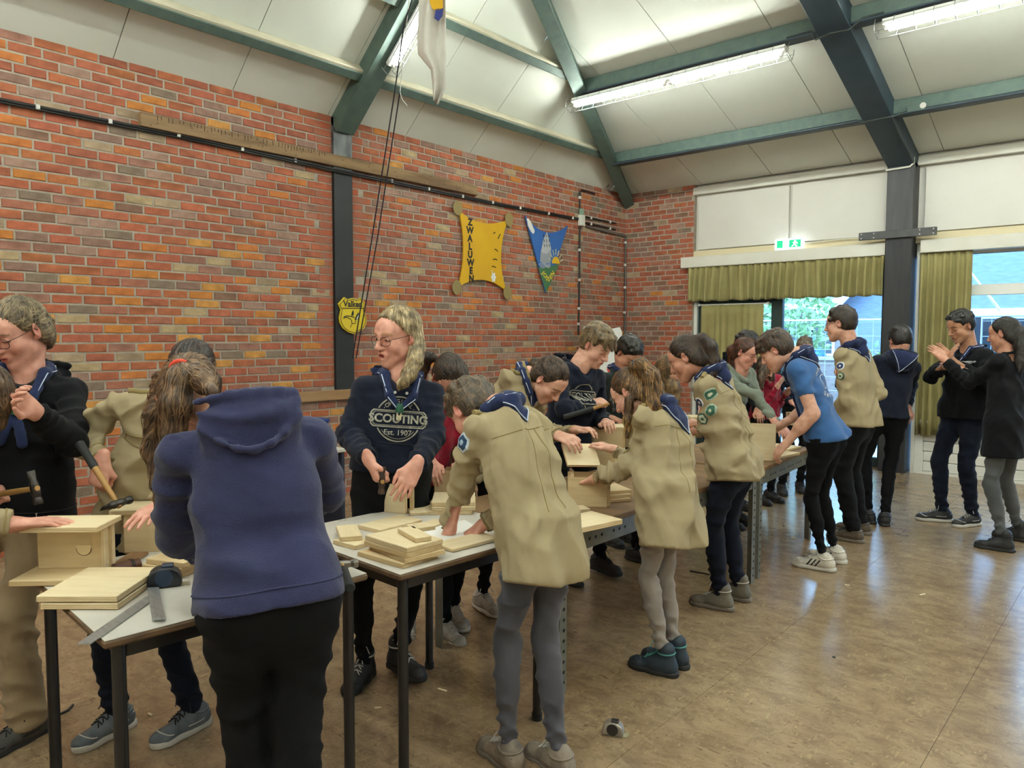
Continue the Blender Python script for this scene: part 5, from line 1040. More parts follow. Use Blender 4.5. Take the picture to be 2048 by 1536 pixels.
# ------------------------------------------------------------------ the people
LACE_D = mat('lace_dark', '1a1a1c', .8); LACE_W = mat('lace_pale', 'b5b0a8', .8); LACE_T = mat('lace_teal', '4d8d88', .8)
SH = lambda m, s, l, **k: dict(m=m, sole=s, lace=l, **k)
BADGE1 = ('d8d4c4', '20304a', 'c9c9b8'); BADGE2 = ('9fb0a0', '2f5c4a', 'c8c8b4'); BADGE3 = ('e0e0e0', '243a6a', 'd8d0c0'); BADGE4 = ('2a4a3c', 'b8c0a8', '2f5c4a'); BLUEHEX = ('b9c4cf', '1d3a5c', '8fa3b5'); RUST = ('b0543a', 'c8c8b8', 'b0543a')
CAM_DIR = lambda p: unit(CC-np.array(p))
SEAM_B = mat('beige_seam', '8a7950', .9); 
# the girl in the foreground, back turned
person('P4', 'girl with long ponytail and orange hair tie, back turned, in faded navy hoodie', 1, 'fair', True,
  dict(style='tied', col='5d4230', col2='8a6a4a', tipcol='7d5f42', brow='5d4230', strands=520, tie_fat=1, tie_m=mat('hair_tie_orange', 'd8442c', .7),
       tail=[[(-2.175, 1.022, 1.511)+(.020,), (-2.129, 0.994, 1.476)+(.034,), (-2.112, 0.975, 1.404)+(.040,), (-2.116, 0.965, 1.318)+(.030,), (-2.122, 0.966, 1.232)+(.010,)],
             [(-2.144, 1.049, 1.497)+(.032,), (-2.024, 1.018, 1.471)+(.028,), (-1.970, 1.010, 1.449)+(.014,), (-1.953, 1.010, 1.436)+(.004,)],
             [(-2.356, 1.048, 1.462)+(.03,), (-2.358, 1.023, 1.354)+(.030,), (-2.365, 1.008, 1.245)+(.022,), (-2.327, 1.007, 1.156)+(.012,), (-2.308, 1.002, 1.051)+(.004,)]]),
  dict(kind='hoodie', m=C_NAVY2, w=1.14, bw=1.06, hem=.02, sleeve=1.35, slen=.9, seam=mat('navy_seam', '262a4a', .9), hood=1.1, wr=.8, back=1),
  dict(m=C_BDENIM, w=1.2, ank=1.35), SH(S_BLACK, SO_D, LACE_D), handn=((0, 0, 1), (0, 0, 1)))
# boy leaning on the middle table
person('P7', 'boy in beige scout shirt and grey jeans leaning over the table, back turned', 1, 'pink', False,
  dict(style='short', col='4e3f30', col2='7a664e', brow='5a4632', vol=.006, comb=(.5, .5), tufts=60, strands=420),
  dict(kind='shirt', m=C_BEIGE, w=1.14, bw=1.08, hem=.135, sleeve=1.22, tail=.035, seam=SEAM_B, back=1, wr=1.25),
  dict(m=C_GDENIM, w=.92, ank=.92, fold=1.2, pocket=1, seam=mat('denim_seam', '2f2f36', .9)), SH(S_TAN, SO_T, LACE_W), ('relax', 'relax'),
  scarf=dict(back=.10, bw=.085, r=.027, drop=.1), badges=[('L', .22, (-.35, -.9, .1), .036, 6, BLUEHEX)])
person('P11', 'girl with high blonde-streaked ponytail, beige scout shirt, pale jeans and dark boots', 1, 'fair', True,
  dict(style='tied', col='4a3526', col2='6d5036', tipcol='b58a52', brow='4a3526', strands=380, tie_m=mat('hair_tie_spotted', '1b1b20', .6),
       tail=[[(-1.926, 3.094, 1.463)+(.015,), (-1.882, 3.107, 1.473)+(.026,), (-1.838, 3.126, 1.414)+(.036,), (-1.825, 3.113, 1.277)+(.034,), (-1.847, 3.087, 1.194)+(.024,), (-1.848, 3.065, 1.101)+(.008,)],
             [(-1.915, 3.103, 1.453)+(.02,), (-1.819, 3.165, 1.366)+(.018,), (-1.797, 3.149, 1.265)+(.016,), (-1.802, 3.112, 1.184)+(.006,)],
             [(-1.930, 3.077, 1.298)+(.02,), (-1.929, 3.069, 1.202)+(.018,), (-1.930, 3.062, 1.125)+(.008,)]]),
  dict(kind='shirt', m=C_BEIGE, w=1.16, hem=.19, sleeve=1.15, tail=.02, seam=SEAM_B, back=1, wr=1.4),
  dict(m=C_LDENIM, w=.80, ank=.78, fold=1.4, hem=.03), SH(S_NAVYB, SO_D, LACE_T, boot=True), ('flat', 'relax'),
  scarf=dict(back=.17, bw=.12, r=.027, tilt=.05), handn=((0, 0, 1), None))
person('P13', 'tall girl with dark ponytail, beige scout shirt with four sleeve badges, navy jeans', 2, 'warm', True,
  dict(style='tied', col='2c1f18', col2='4a3424', brow='2c1f18', strands=260,
       tail=[[(-2.048, 3.953, 1.577)+(.016,), (-2.010, 3.975, 1.595)+(.026,), (-1.962, 3.986, 1.549)+(.034,), (-1.938, 3.986, 1.464)+(.030,), (-1.939, 3.966, 1.390)+(.018,), (-1.958, 3.945, 1.333)+(.005,)]]),
  dict(kind='shirt', m=C_BEIGE, w=1.18, hem=.06, sleeve=1.1, tail=.03, seam=SEAM_B, wr=1.2),
  dict(m=C_DENIM, w=.98, ank=1.08), SH(S_HIKE, SO_T, LACE_W, boot=True), ('relax', 'relax'),
  scarf=dict(back=.14, bw=.1, drop=.26, r=.025), badges=[('L', .25, (-.35, -1, .1), .032, 0, BADGE3, .035), ('L', .12, (-.35, -1, .1), .032, 0, BADGE2, -.04), ('L', .40, (-.35, -1, .1), .032, 8, BADGE2, -.04), ('L', .55, (-.35, -1, .1), .032, 6, BADGE4, .02), ('L', .40, (-.35, -1, .1), .022, 0, RUST, .06)])
person('P17', 'boy in blue T-shirt, black jeans and white trainers with three dark stripes', 2, 'fair', False,
  dict(style='short', col='3a2a20', col2='5f4734', brow='3a2a20', vol=.012, comb=(.5, 1.2), tufts=50, strands=260,
       fringe=[((-.04, .06, .09), (-.045, .108, .045), .028, .008), ((0, .065, .095), (0, .118, .05), .030, .009), ((.04, .06, .09), (.045, .108, .045), .028, .008)]),
  dict(kind='tee', m=C_TBLUE, w=1.0, bw=1.04, hem=.0, seam=C_TBLUE), dict(m=C_BDENIM, w=.82, ank=.74, fold=1.1), SH(S_WHITE, SO_W, LACE_W, stripes=mat('stripe_black', '1b1b1e', .6), big=1.05), ('relax', 'relax'), bare=True,
  scarf=dict(back=.12, bw=.12, drop=.26, r=.028), handn=((-.3, -.6, .6), (0, .5, .6)))
person('P19', 'tall boy with short dark hair and glasses in beige scout shirt, loose black trousers', 3, 'fair', False,
  dict(style='short', col='2c211b', col2='463629', brow='33261e', vol=.006, comb=(.3, .4), strands=160),
  dict(kind='shirt', m=C_BEIGE, w=1.06, hem=.06, sleeve=1.15, tail=.01, seam=SEAM_B), dict(m=C_BLACK, w=1.12, ank=1.35), SH(S_BROWN, SO_T, LACE_D), spec=True,
  scarf=dict(back=.13, bw=.14, tilt=.03, r=.026), badges=[('L', .2, (-.2, -1, .1), .032, 0, BADGE3), ('L', .42, (-.2, -1, .1), .03, 0, BADGE4), ('L', .32, (-.2, -1, .1), .03, 0, RUST, .055)])
person('P20', 'dark-haired boy in navy hoodie, back turned, in front of the dark pillar', 3, 'warm', False,
  dict(style='short', col='191513', col2='332b26', brow='191513', vol=.008, comb=(.7, .3), strands=200),
  dict(kind='hoodie', m=C_NAVY, w=1.0, hem=.02, sleeve=1.1, hood=.9), dict(m=C_BDENIM, w=.95, ank=.95), SH(S_BLACK, SO_D, LACE_D), scarf=dict(back=.16, bw=.12, r=.02, tilt=-.03))
r21 = person('P21', 'stocky man with short black hair in black hoodie and blue jeans looking at his hands', 2, 'olive', False,
  dict(style='short', col='14110f', col2='26201c', brow='14110f', vol=.005, comb=(.3, .8), strands=140),
  dict(kind='hoodie', m=C_BLACK, w=1.22, hem=.03, sleeve=1.2, hood=.7), dict(m=C_DENIM, w=1.06, ank=1.1), SH(S_BLACK, SO_W, LACE_W), ('flat', 'flat'), scarf=dict(back=0, ends=False, r=.018), handn=((.6, -.3, .3), (-.6, -.3, .3)), handd=((-.5, -.4, .75), (.3, .1, .9)))
person('P22', 'woman with long dark ponytail in black jacket and grey jeans, far right', 2, 'warm', True,
  dict(style='tied', col='1c1715', col2='3a302a', brow='1c1715', strands=240,
       tail=[[(-0.866, 6.769, 1.689)+(.018,), (-0.827, 6.773, 1.640)+(.042,), (-0.808, 6.753, 1.528)+(.048,), (-0.806, 6.719, 1.417)+(.036,), (-0.811, 6.682, 1.343)+(.008,)]]),
  dict(kind='jacket', m=C_BLACK, w=1.16, hem=.21, sleeve=1.15, hood=.85), dict(m=C_GSTR, w=.92, ank=.86), SH(S_BLACK, SO_D, LACE_D, boot=True), ('flat', 'flat'), handn=((.2, -.5, .6), None))
r5 = person('P5', 'fair-haired girl with glasses in navy printed hoodie looking left, hammer in hand', 1, 'pink', True,
  dict(style='long', col='b39a70', col2='e0cda6', tipcol='a3875c', brow='b08a5c', strands=620, vol=.003, line=(.066, .096),
       tail=[[(-2.660, 2.341, 1.676)+(.022,), (-2.616, 2.332, 1.583)+(.028,), (-2.581, 2.288, 1.492)+(.030,), (-2.565, 2.243, 1.430)+(.028,), (-2.561, 2.204, 1.392)+(.018,), (-2.566, 2.191, 1.370)+(.006,)],
             [(-2.745, 2.347, 1.677)+(.03,), (-2.642, 2.373, 1.559)+(.022,), (-2.600, 2.335, 1.468)+(.016,)]]),
  dict(kind='hoodie', m=C_NAVY, w=1.08, hem=-.07, sleeve=1.18, slen=.9, pouch=1, bust=.0, seam=mat('navy_seam2', '10141f', .9), hood=.9), dict(m=C_BDENIM, w=.95, ank=.95), SH(S_BLACK, SO_D, LACE_W, boot=True), ('spread', 'grip'), hs=1.10, spec=True, mouth=True, eyes=True,
  scarf=dict(back=.12, r=.023, drop=.02, woggle=mat('woggle_green', '1f5540', .6), ends=False), handn=((.7, -.3, .5), (-.5, -.5, .6)), handd=((.0, -.55, -.75), (.35, .1, -.75)))
r1 = person('P1', 'girl with tied-back light brown hair and glasses in black hoodie and khaki trousers, far left', 1, 'pink', True,
  dict(style='tied', col='6d5a44', col2='a08c6c', brow='7a6248', strands=420, tail=[[(-3.480, 1.042, 1.662)+(.02,), (-3.504, 1.075, 1.653)+(.034,), (-3.503, 1.084, 1.606)+(.026,), (-3.500, 1.070, 1.560)+(.008,)]]),
  dict(kind='hoodie', m=C_BLACK, w=1.14, hem=.08, sleeve=1.18, seam=mat('black_seam', '0c0c0e', .9)), dict(m=C_KHAKI, w=1.16, ank=1.62, hem=.0), SH(S_DARKG, SO_D, LACE_D), ('relax', 'grip'), spec=True, hs=1.06,
  scarf=dict(back=0, r=.022, drop=.12, woggle=mat('woggle_green', '1f5540', .6)), handn=((.5, -.6, .5), None))
person('P2', 'person with brown hair in beige shirt bending in from the left edge', 1, 'pink', True,
  dict(style='long', col='4a3628', col2='6d543c', brow='4a3628', strands=260, tail=[[(-2.961, 0.758, 1.433)+(.03,), (-2.966, 0.774, 1.364)+(.028,), (-2.989, 0.775, 1.294)+(.012,)]]),
  dict(kind='shirt', m=C_BEIGE, w=1.05, hem=.14, sleeve=1.15, seam=SEAM_B), dict(m=C_BDENIM, w=1.0), SH(S_BLACK, SO_D, LACE_D), ('grip', 'flat'), handn=((0, -.3, .9), (0, 0, 1)), handd=((.4, .8, .0), (.45, .85, .02)))
person('P3', 'dark-haired girl in beige scout shirt swinging a hammer behind the foreground girl', 1, 'pink', True,
  dict(style='tied', col='241a15', col2='4a3a30', brow='241a15', strands=300, tail=[[(-2.910, 1.469, 1.472)+(.02,), (-2.897, 1.489, 1.412)+(.03,), (-2.877, 1.487, 1.342)+(.012,)]]),
  dict(kind='shirt', m=C_BEIGE, w=1.1, hem=.10, sleeve=1.25, seam=SEAM_B, wr=1.2), dict(m=C_DENIM, w=1.02, ank=1.15), SH(S_GREY, SO_W, LACE_D), ('flat', 'grip'), handn=((0, 0, 1), (.5, -.6, .5)), handd=((.4, -.6, -.1), (.1, -.2, -.7)),
  badges=[])
person('P6', 'girl in red fleece bending low, dark brown hair hiding her face', 2, 'pink', True,
  dict(style='tied', col='2a1d15', col2='4b3626', brow='2a1d15', strands=300, tail=[[(-2.880, 2.691, 1.487)+(.016,), (-2.919, 2.685, 1.492)+(.026,), (-2.943, 2.685, 1.436)+(.018,), (-2.952, 2.686, 1.369)+(.005,)], [(-2.709, 2.729, 1.428)+(.03,), (-2.667, 2.705, 1.342)+(.024,), (-2.679, 2.663, 1.280)+(.010,)]]),
  dict(kind='jacket', m=C_RED, w=1.05, hem=.08, sleeve=1.1), dict(m=C_BDENIM, w=.95, ank=.9), SH(S_BEIGEW, SO_W, LACE_W), ('relax', 'relax'), handn=((0, 0, 1), (.4, -.5, .6)))
person('P8', 'girl with brown hair tied back in beige scout shirt, bent forward in profile', 2, 'fair', True,
  dict(style='tied', col='33251c', col2='5a4432', brow='33251c', strands=300, tail=[[(-2.645, 3.291, 1.446)+(.018,), (-2.683, 3.284, 1.445)+(.030,), (-2.711, 3.283, 1.416)+(.020,), (-2.720, 3.286, 1.376)+(.006,)]]),
  dict(kind='shirt', m=C_BEIGE, w=1.08, hem=.12, sleeve=1.12, seam=SEAM_B), dict(m=C_BDENIM, w=.9, ank=.85), SH(S_BEIGEW, SO_W, LACE_W), ('relax', 'relax'), scarf=dict(back=.12, bw=.1, drop=.16), handn=((0, 0, 1), (.5, -.4, .7)))
r9 = person('P9', 'boy with fair fringe in navy printed hoodie hammering, in profile', 2, 'fair', False,
  dict(style='short', col='6b563c', col2='a08a62', brow='6b563c', vol=.010, comb=(.4, 1.1), tufts=60, strands=260,
       fringe=[((-.035, .06, .09), (-.04, .112, .045), .026, .008), ((.01, .065, .095), (.01, .12, .05), .028, .008), ((.045, .055, .085), (.05, .1, .04), .026, .008)]),
  dict(kind='hoodie', m=C_NAVY, w=1.02, hem=.03, sleeve=1.12, hood=1.0), dict(m=C_BDENIM, w=1.0), SH(S_BLACK, SO_D, LACE_D), ('relax', 'grip'), handn=(None, (.2, -.5, .8)))
person('P10', 'dark-haired boy in dark green fleece bent over the far bench', 3, 'warm', False,
  dict(style='short', col='17120f', col2='2e2620', brow='17120f', vol=.014, comb=(.8, .6), tufts=60, strands=160), dict(kind='jacket', m=C_DGREEN, w=1.05, hem=.05), dict(m=C_BDENIM, w=1.0), SH(S_BLACK, SO_D, LACE_D), scarf=dict(back=.12, bw=.12))
person('P12', 'bent-over person in beige shirt with long light brown hair hanging down', 3, 'fair', True,
  dict(style='long', col='6b5238', col2='9a7d55', brow='6b5238', strands=160, tail=[[(-2.575, 4.592, 1.356)+(.06,), (-2.529, 4.583, 1.255)+(.05,), (-2.503, 4.573, 1.171)+(.03,), (-2.500, 4.569, 1.103)+(.008,)]]),
  dict(kind='shirt', m=mat('pale_beige_cotton', 'b3a47e', .85, 'a5956e', 4), w=1.05, hem=.08), dict(m=C_BDENIM, w=.95), SH(S_BLACK, SO_D, LACE_D))
person('P14', 'auburn-haired girl with glasses in sage green top reaching across the bench', 3, 'pink', True,
  dict(style='tied', col='3d2015', col2='6d3d24', brow='4a2a1a', strands=160, tail=[[(-2.779, 6.128, 1.524)+(.022,), (-2.812, 6.123, 1.489)+(.04,), (-2.797, 6.114, 1.382)+(.034,), (-2.767, 6.093, 1.298)+(.012,)]]),
  dict(kind='jacket', m=C_SAGE, w=1.02, hem=.05), dict(m=C_BDENIM, w=.95), SH(S_BLACK, SO_D, LACE_D), ('flat', 'flat'), spec=True)
person('P15', 'dark-haired person in black hoodie half hidden behind the auburn-haired girl', 3, 'warm', True,
  dict(style='short', col='1f1713', col2='35281f', brow='1f1713', vol=.006, strands=80), dict(kind='hoodie', m=C_BLACK, w=1.0, hem=.03), dict(m=C_BDENIM, w=1.0), SH(S_BLACK, SO_D, LACE_D))
person('P16', 'girl in red top with dark wavy hair behind the far end of the bench', 3, 'fair', True,
  dict(style='long', col='33231b', col2='8a735c', brow='33231b', strands=120, tail=[[(-2.899, 7.015, 1.310)+(.06,), (-2.904, 6.962, 1.201)+(.035,), (-2.885, 6.957, 1.116)+(.012,)], [(-2.879, 7.085, 1.308)+(.06,), (-2.841, 7.083, 1.208)+(.03,)]]),
  dict(kind='jacket', m=C_RED, w=1.0, hem=.05), dict(m=C_BDENIM, w=.95), SH(S_BLACK, SO_D, LACE_D), ('relax', 'flat'))
person('P18', 'person with cropped fair hair behind the blue-shirted boy', 3, 'pink', False,
  dict(style='short', col='6b5a4a', col2='8a7866', brow='6b5a4a', vol=-.003, tufts=6, strands=60), dict(kind='hoodie', m=C_NAVY, w=1.0, hem=.03), dict(m=C_BDENIM, w=1.0), SH(S_BLACK, SO_D, LACE_D))
person('P23', 'person in blue hooded rain jacket outside beyond the glass door', 3, 'fair', True,
  dict(style='short', col='4a78c0', col2='4a78c0', brow='4a3526', vol=.022, tufts=0, strands=0, line=(.088, .05)), dict(kind='jacket', m=C_OUTB, w=1.1, hem=.1), dict(m=C_DENIM, w=1.0), SH(S_BLACK, SO_D, LACE_D))
# ------------------------------------------------------------------ prints pressed onto the clothes
def print_on(key, back, parts, dy, dx, mat_, name='print', tiltv=None):
    f, o, base, N, up, cr, fw = TOPS[key]; s = -1 if back else 1
    U = -cr if back else cr; U = -U   # reading direction as seen by the viewer
    D = fw if back else -fw; O = N-up*dy+(U*dx)
    U = unit(U-D*(U@D)); V = unit(up-D*(up@D)-U*(up@U))
    for k, (me, ox, oy, rot) in enumerate(parts):
        c_, s_ = math.cos(rot), math.sin(rot); decal_mesh(f, me, O+U*ox+V*oy, U*c_+V*s_, -U*s_+V*c_, D, mat_, o, base, name)
def arc_text(txt, R0, size, a_mid, span, inward=False):
    out = []
    for k, ch in enumerate(txt):
        if ch == ' ': continue
        a = a_mid+(-1 if not inward else 1)*span*(k/(len(txt)-1)-.5)
        out.append((text_mesh(ch, size, .0006), R0*math.cos(a), R0*math.sin(a), a-math.pi/2 if not inward else a+math.pi/2))
    return out
def rect_frame(w, h, t, notch=.012):
    o_ = [(-w/2+notch, -h/2), (w/2-notch, -h/2), (w/2, -h/2+notch), (w/2, h/2-notch), (w/2-notch, h/2), (-w/2+notch, h/2), (-w/2, h/2-notch), (-w/2, -h/2+notch)]
    V = []; F = []; P_ = []
    for i in range(8):
        a, b = np.array(o_[i]), np.array(o_[(i+1) % 8]); n = max(2, int(np.linalg.norm(b-a)/.012))
        for q in range(n): P_.append(a+(b-a)*q/n)
    for p in P_: V += [(p[0], p[1], 0), (p[0]*(1-2*t/w), p[1]*(1-2*t/h), 0)]
    m = len(P_)
    for i in range(m): k = (i+1) % m; F.append((2*i, 2*k, 2*k+1, 2*i+1))
    me = bpy.data.meshes.new('frame'); me.from_pydata(V, [], F); return me
print_on('P5', False, [(ring2d(.098, .104, 28, math.radians(26), math.radians(154)), 0, 0, 0), (ring2d(.098, .104, 28, math.radians(206), math.radians(334)), 0, 0, 0), (rect_frame(.25, .078, .005), 0, 0, 0), (rect_frame(.234, .062, .0025), 0, 0, 0),
    (text_mesh('SCOUTING', .052, .0016), 0, -.001, 0), (text_mesh('Est. 1907', .034, .0004), 0, -.062, 0), (ring2d(.088, .0905, 24, math.radians(215), math.radians(325)), 0, 0, 0)]+arc_text('·ORIGINAL·', .080, .026, math.pi/2, 1.9), .195, .0, M_PRINT)
# wooden pendant below the knot of her scarf
f_, o_, b_, N_, up_, cr_, fw_ = TOPS['P5']; pd = f_.ray(np.array([N_-up_*.165+fw_*.4]), -fw_, .012, keep=True)[0]
sc5 = [c for c in r5[0].children if c.name.startswith('scarf')][0]; pn_ = MB().tube([pd-b_+up_*.018, pd-b_+up_*.01, pd-b_-up_*.03, pd-b_-up_*.036], [.008, .012, .012, .008], 12).build('pendant', mat('pale_bone', 'd6cdae', .5), sc5)
MB().tube([pd-b_+fw_*.010+up_*.004, pd-b_+fw_*.010-up_*.012], [.005, .005], 8).build('pendant_slot', M_INK2 if False else mat('ink_dark', '141210', .6), pn_)
for sx in (-1, 1):   # hood cords and eyelets
    e_ = f_.snap(np.array([N_-up_*.075+fw_*.12+cr_*sx*.028]), .002)[0]; MB().tube([e_-b_+fw_*.001, e_-b_+fw_*.004], .007, 10).build('eyelet', mat('eyelet_white', 'c9c9c9', .4, metal=.4), o_)
print_on('P9', False, [(ring2d(.075, .081, 24, math.radians(30), math.radians(150)), 0, 0, 0), (rect_frame(.2, .064, .005), 0, 0, 0), (text_mesh('SCOUTING', .042, .0012), 0, 0, 0), (ring2d(.075, .081, 24, math.radians(210), math.radians(330)), 0, 0, 0)], .19, 0, M_PRINT)
print_on('P21', False, [(text_mesh('SCOUTING', .030, .0012), 0, .017, 0), (text_mesh('ALPHEN', .030, .0012), -.006, -.017, 0)], .155, .075, M_WPRINT)
print_on('P17', True, arc_text('SCOUTING', .10, .04, math.pi/2, 1.7)+arc_text('GROEP', .10, .036, -math.pi/2, 1.5, True)+[(ring2d(.045, .05, 20), 0, 0, 0)], .21, .0, M_WPRINT)
# ------------------------------------------------------------------ furniture
M_LAM = mat('worn_white_laminate', 'd0cbc2', .45, 'b9b3a8', 5, bump=.03, ramp=(.35, .8)); M_EDGE = mat('brown_table_edge', '6a5138', .6, '4f3b28', 18, stretch=(1, 1, 4)); M_BLK = mat('black_steel', '17171a', .35, '1f1d1d', 10)
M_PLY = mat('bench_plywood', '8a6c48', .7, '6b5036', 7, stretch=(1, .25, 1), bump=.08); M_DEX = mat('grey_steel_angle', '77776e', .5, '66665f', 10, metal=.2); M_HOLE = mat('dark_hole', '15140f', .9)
def sq_table(A, e1, s1, e2, s2, zt, label):
    A = np.array([A[0], A[1], 0.]); e1 = unit((e1[0], e1[1], 0)); e2 = unit((e2[0], e2[1], 0)); Z = np.array([0, 0, 1.])
    ang_ = math.atan2(e1[1], e1[0]); o = empty('work_table', A, label, 'table', 'square work tables', rz=ang_)
    f2 = 1 if np.cross(e1[:2], e2[:2]) > 0 else -1
    B = lambda x0, y0, z0, x1, y1, z1: ((x0, min(y0*f2, y1*f2), z0), (x1, max(y0*f2, y1*f2), z1))
    top = MB().box(*B(0, 0, zt-.024, s1, s2, zt-.0015), bev=.006).build('table_top', M_EDGE, o); MB().box(*B(.004, .004, zt-.0015, s1-.004, s2-.004, zt)).build('laminate', M_LAM, top)
    ap = MB(); i = .05
    for a in ((i, i, zt-.075, s1-i, i+.025, zt-.024), (i, s2-i-.025, zt-.075, s1-i, s2-i, zt-.024), (i, i, zt-.075, i+.025, s2-i, zt-.024), (s1-i-.025, i, zt-.075, s1-i, s2-i, zt-.024)): ap.box(*B(*a))
    ap.build('apron', M_BLK, o)
    for x in (i, s1-i):
        for y in (i, s2-i):
            lg = MB().tube([(x, y*f2, .012), (x, y*f2, zt-.024)], .0185, 14).build('leg', M_BLK, o); MB().tube([(x, y*f2, 0), (x, y*f2, .03)], .022, 14).build('foot', mat('rubber_foot', '111111', .8), lg)
    return o
ZT, ZB_ = .80, .735
sq_table((-2.06, .745), (.06, .81), .82, (-.99, .1), .80, ZT, 'square white-topped table with black tube legs, in the left foreground')
sq_table((-1.905, 1.62), (.05, .998), .80, (-.998, .06), .80, ZT, 'square white-topped table with black tube legs holding the plank stack in the middle')
def bench(A, Bp, wid, label):
    A = np.array([A[0], A[1], 0.]); d = np.array([Bp[0], Bp[1], 0.])-A; Ln = np.linalg.norm(d); o = empty('workbench', A, label, 'workbench', 'steel workbenches', rz=math.atan2(d[1], d[0]))
    top = MB().box((0, 0, ZB_-.028), (Ln, wid, .735), bev=.004).build('bench_top', M_PLY, o)
    for y0, y1 in ((.004, .04), (wid-.04, wid-.004)):
        q = MB().box((.0, y0, ZB_-.115), (Ln, y0+.004 if y0 < .1 else y1, ZB_-.028)) if False else MB().bar((0, y0 if y0 < .1 else y1, ZB_-.07), (Ln, y0 if y0 < .1 else y1, ZB_-.07), .004, .085).bar((0, (y0+y1)/2, ZB_-.03), (Ln, (y0+y1)/2, ZB_-.03), .036, .004)
        b_ = q.build('bench_rail', M_DEX, o); h_ = MB(); s_ = -1 if y0 < .1 else 1; yy = (y0 if y0 < .1 else y1)+s_*.0028
        for k in range(int(Ln/.05)):
            if k % 4 < 3: h_.tube([(k*.05+.025, yy-.0005, ZB_-.07), (k*.05+.025, yy+.0005, ZB_-.07)], .0075, 8)
        tag(h_.build('rail_holes', M_HOLE, b_), kind='stuff')
    for y0 in (0, Ln): MB().bar((y0, .004, ZB_-.07), (y0, wid-.004, ZB_-.07), .004, .085).build('end_rail', M_DEX, o)
    for x in (.02, Ln-.02):
        for y in (.0, wid):
            sx = 1 if x < .1 else -1; sy = 1 if y == 0 else -1
            lg = MB().bar((x, y-sy*.002, 0), (x, y-sy*.002, ZB_-.03), .05, .004, (0, 1, 0)).bar((x-sx*.024, y+sy*.022, 0), (x-sx*.024, y+sy*.022, ZB_-.03), .004, .05, (0, 1, 0)).build('leg', M_DEX, o); h_ = MB()
            for k in range(14): h_.tube([(x+.004, y-sy*.0046, .05+k*.048), (x+.004, y-sy*.0042, .05+k*.048)], .009, 8)
            tag(h_.build('leg_holes', M_HOLE, lg), kind='stuff')
    return o
bench((-1.975, 2.60), (-1.965, 4.67), .80, 'long plywood-topped workbench on perforated steel legs, nearer of two')
bench((-1.975, 4.76), (-2.06, 5.98), .80, 'plywood-topped workbench on perforated steel legs, farther of two')
# ------------------------------------------------------------------ timber
M_WOOD = mat('pine_ply', 'dbc59c', .6, 'c8ad80', 5, stretch=(1, 7, 7), bump=.05, bscale=40, bstretch=(1, 8, 8), ramp=(.3, .75)); M_WOOD2 = mat('pine_board_pale', 'e4d3af', .6, 'd5bf95', 4, stretch=(1, 8, 8), bump=.04, ramp=(.3, .75)); M_PLYE = mat('ply_edge', 'c0a376', .7, 'a58558', 160, stretch=(.05, .05, 1), ramp=(.4, .6))
GR_P = 'planks of the birdhouse kits'
PLM = {}
def plank_o(name, c0, c1, c2, T_, m=None, parent=None, down=True):
    """board whose top face has corner c0 and edges towards c1 and c2; T_ thick downwards; layered edge faces"""
    c0, c1, c2 = (np.array(q, float) for q in (c0, c1, c2)); U = c1-c0; V = c2-c0; L_ = np.linalg.norm(U); Wd = np.linalg.norm(V); u = unit(U); n = unit(np.cross(U, V)); 
    if n[2] < 0 and down: n = -n
    v = np.cross(n, u); sgn = 1 if v@V > 0 else -1
    R = Matrix((tuple(u), tuple(v*sgn), tuple(n*1.0))).transposed().to_4x4() if sgn > 0 else Matrix((tuple(u), tuple(-v), tuple(n))).transposed().to_4x4()
    me_b = MB().box((0, 0, -T_), (L_, Wd*1.0, 0), bev=min(.0018, T_*.2)); 
    o = me_b.build(name, m or M_WOOD, parent); Mx = R.copy(); Mx.translation = Vector(c0)
    if sgn < 0: Mx = Mx @ Matrix.Identity(4)
    if parent is not None: Mx = Matrix.Translation(-Vector(parent.location)) @ Mx
    o.matrix_local = Mx
    ne = MB()
    for k in range(2 if T_ < .014 else 3):   # veneers show on the edges
        z = -T_*(.28+.3*k) if T_ >= .014 else -T_*(.35+.3*k); h = T_*.07; e = .0004
        ne.box((-e, -e, z-h), (L_+e, Wd+e, z))
    ne.build('veneer', M_PLYE, o); PLM[o.name] = Mx; return o
def plank(c0, c1, c2, T_, label, m=None, group=GR_P): return tag(plank_o('plank', c0, c1, c2, T_, m), label, 'plank', group)
# left table
plank((-2.441, 0.714, 0.820), (-2.272, 0.864, 0.820), (-2.340, 0.972, 0.820), .018, 'pale plank under another at the corner of the left table', M_WOOD2)
plank((-2.450, 0.707, 0.842), (-2.274, 0.863, 0.842), (-2.359, 0.968, 0.842), .018, 'pale plank on top of the pair at the corner of the left table', M_WOOD2)
plank((-2.540, 0.921, 0.812), (-2.416, 1.011, 0.812), (-2.502, 1.071, 0.812), .010, 'thin pale board lying behind the plank pair on the left table', M_WOOD2)
for k in range(3): plank((-2.615, 1.064, 0.800) if False else np.array((-2.561, 1.042, 0.820))+np.array([.006*k, .01*k, -.002+.018*k]), np.array((-2.415, 1.101, 0.820))+np.array([.006*k, .01*k, -.002+.018*k]), np.array((-2.671, 1.177, 0.820))+np.array([.006*k, .01*k, -.002+.018*k]), .0175, ('lowest', 'middle', 'topmost')[k]+' plank of the short stack behind the black tape measure')
def birdhouse(base, label, group='birdhouses being built'): return empty('birdhouse', base, label, 'birdhouse', group)
b1 = np.array((-2.743, 0.717, 0.820)); b1x = np.array((-2.565, 0.887, 0.820)); b1y = np.array((-2.708, 0.994, 0.820)); u = unit(b1x-b1); v = np.array([-u[1], u[0], 0]); Wd1 = np.linalg.norm(b1x-b1); Dp1 = .165; Zv = np.array([0, 0, 1.])
bh = birdhouse((b1[0], b1[1], ZT), 'open birdhouse on its side with half-round hole, under a nail, on the left table')
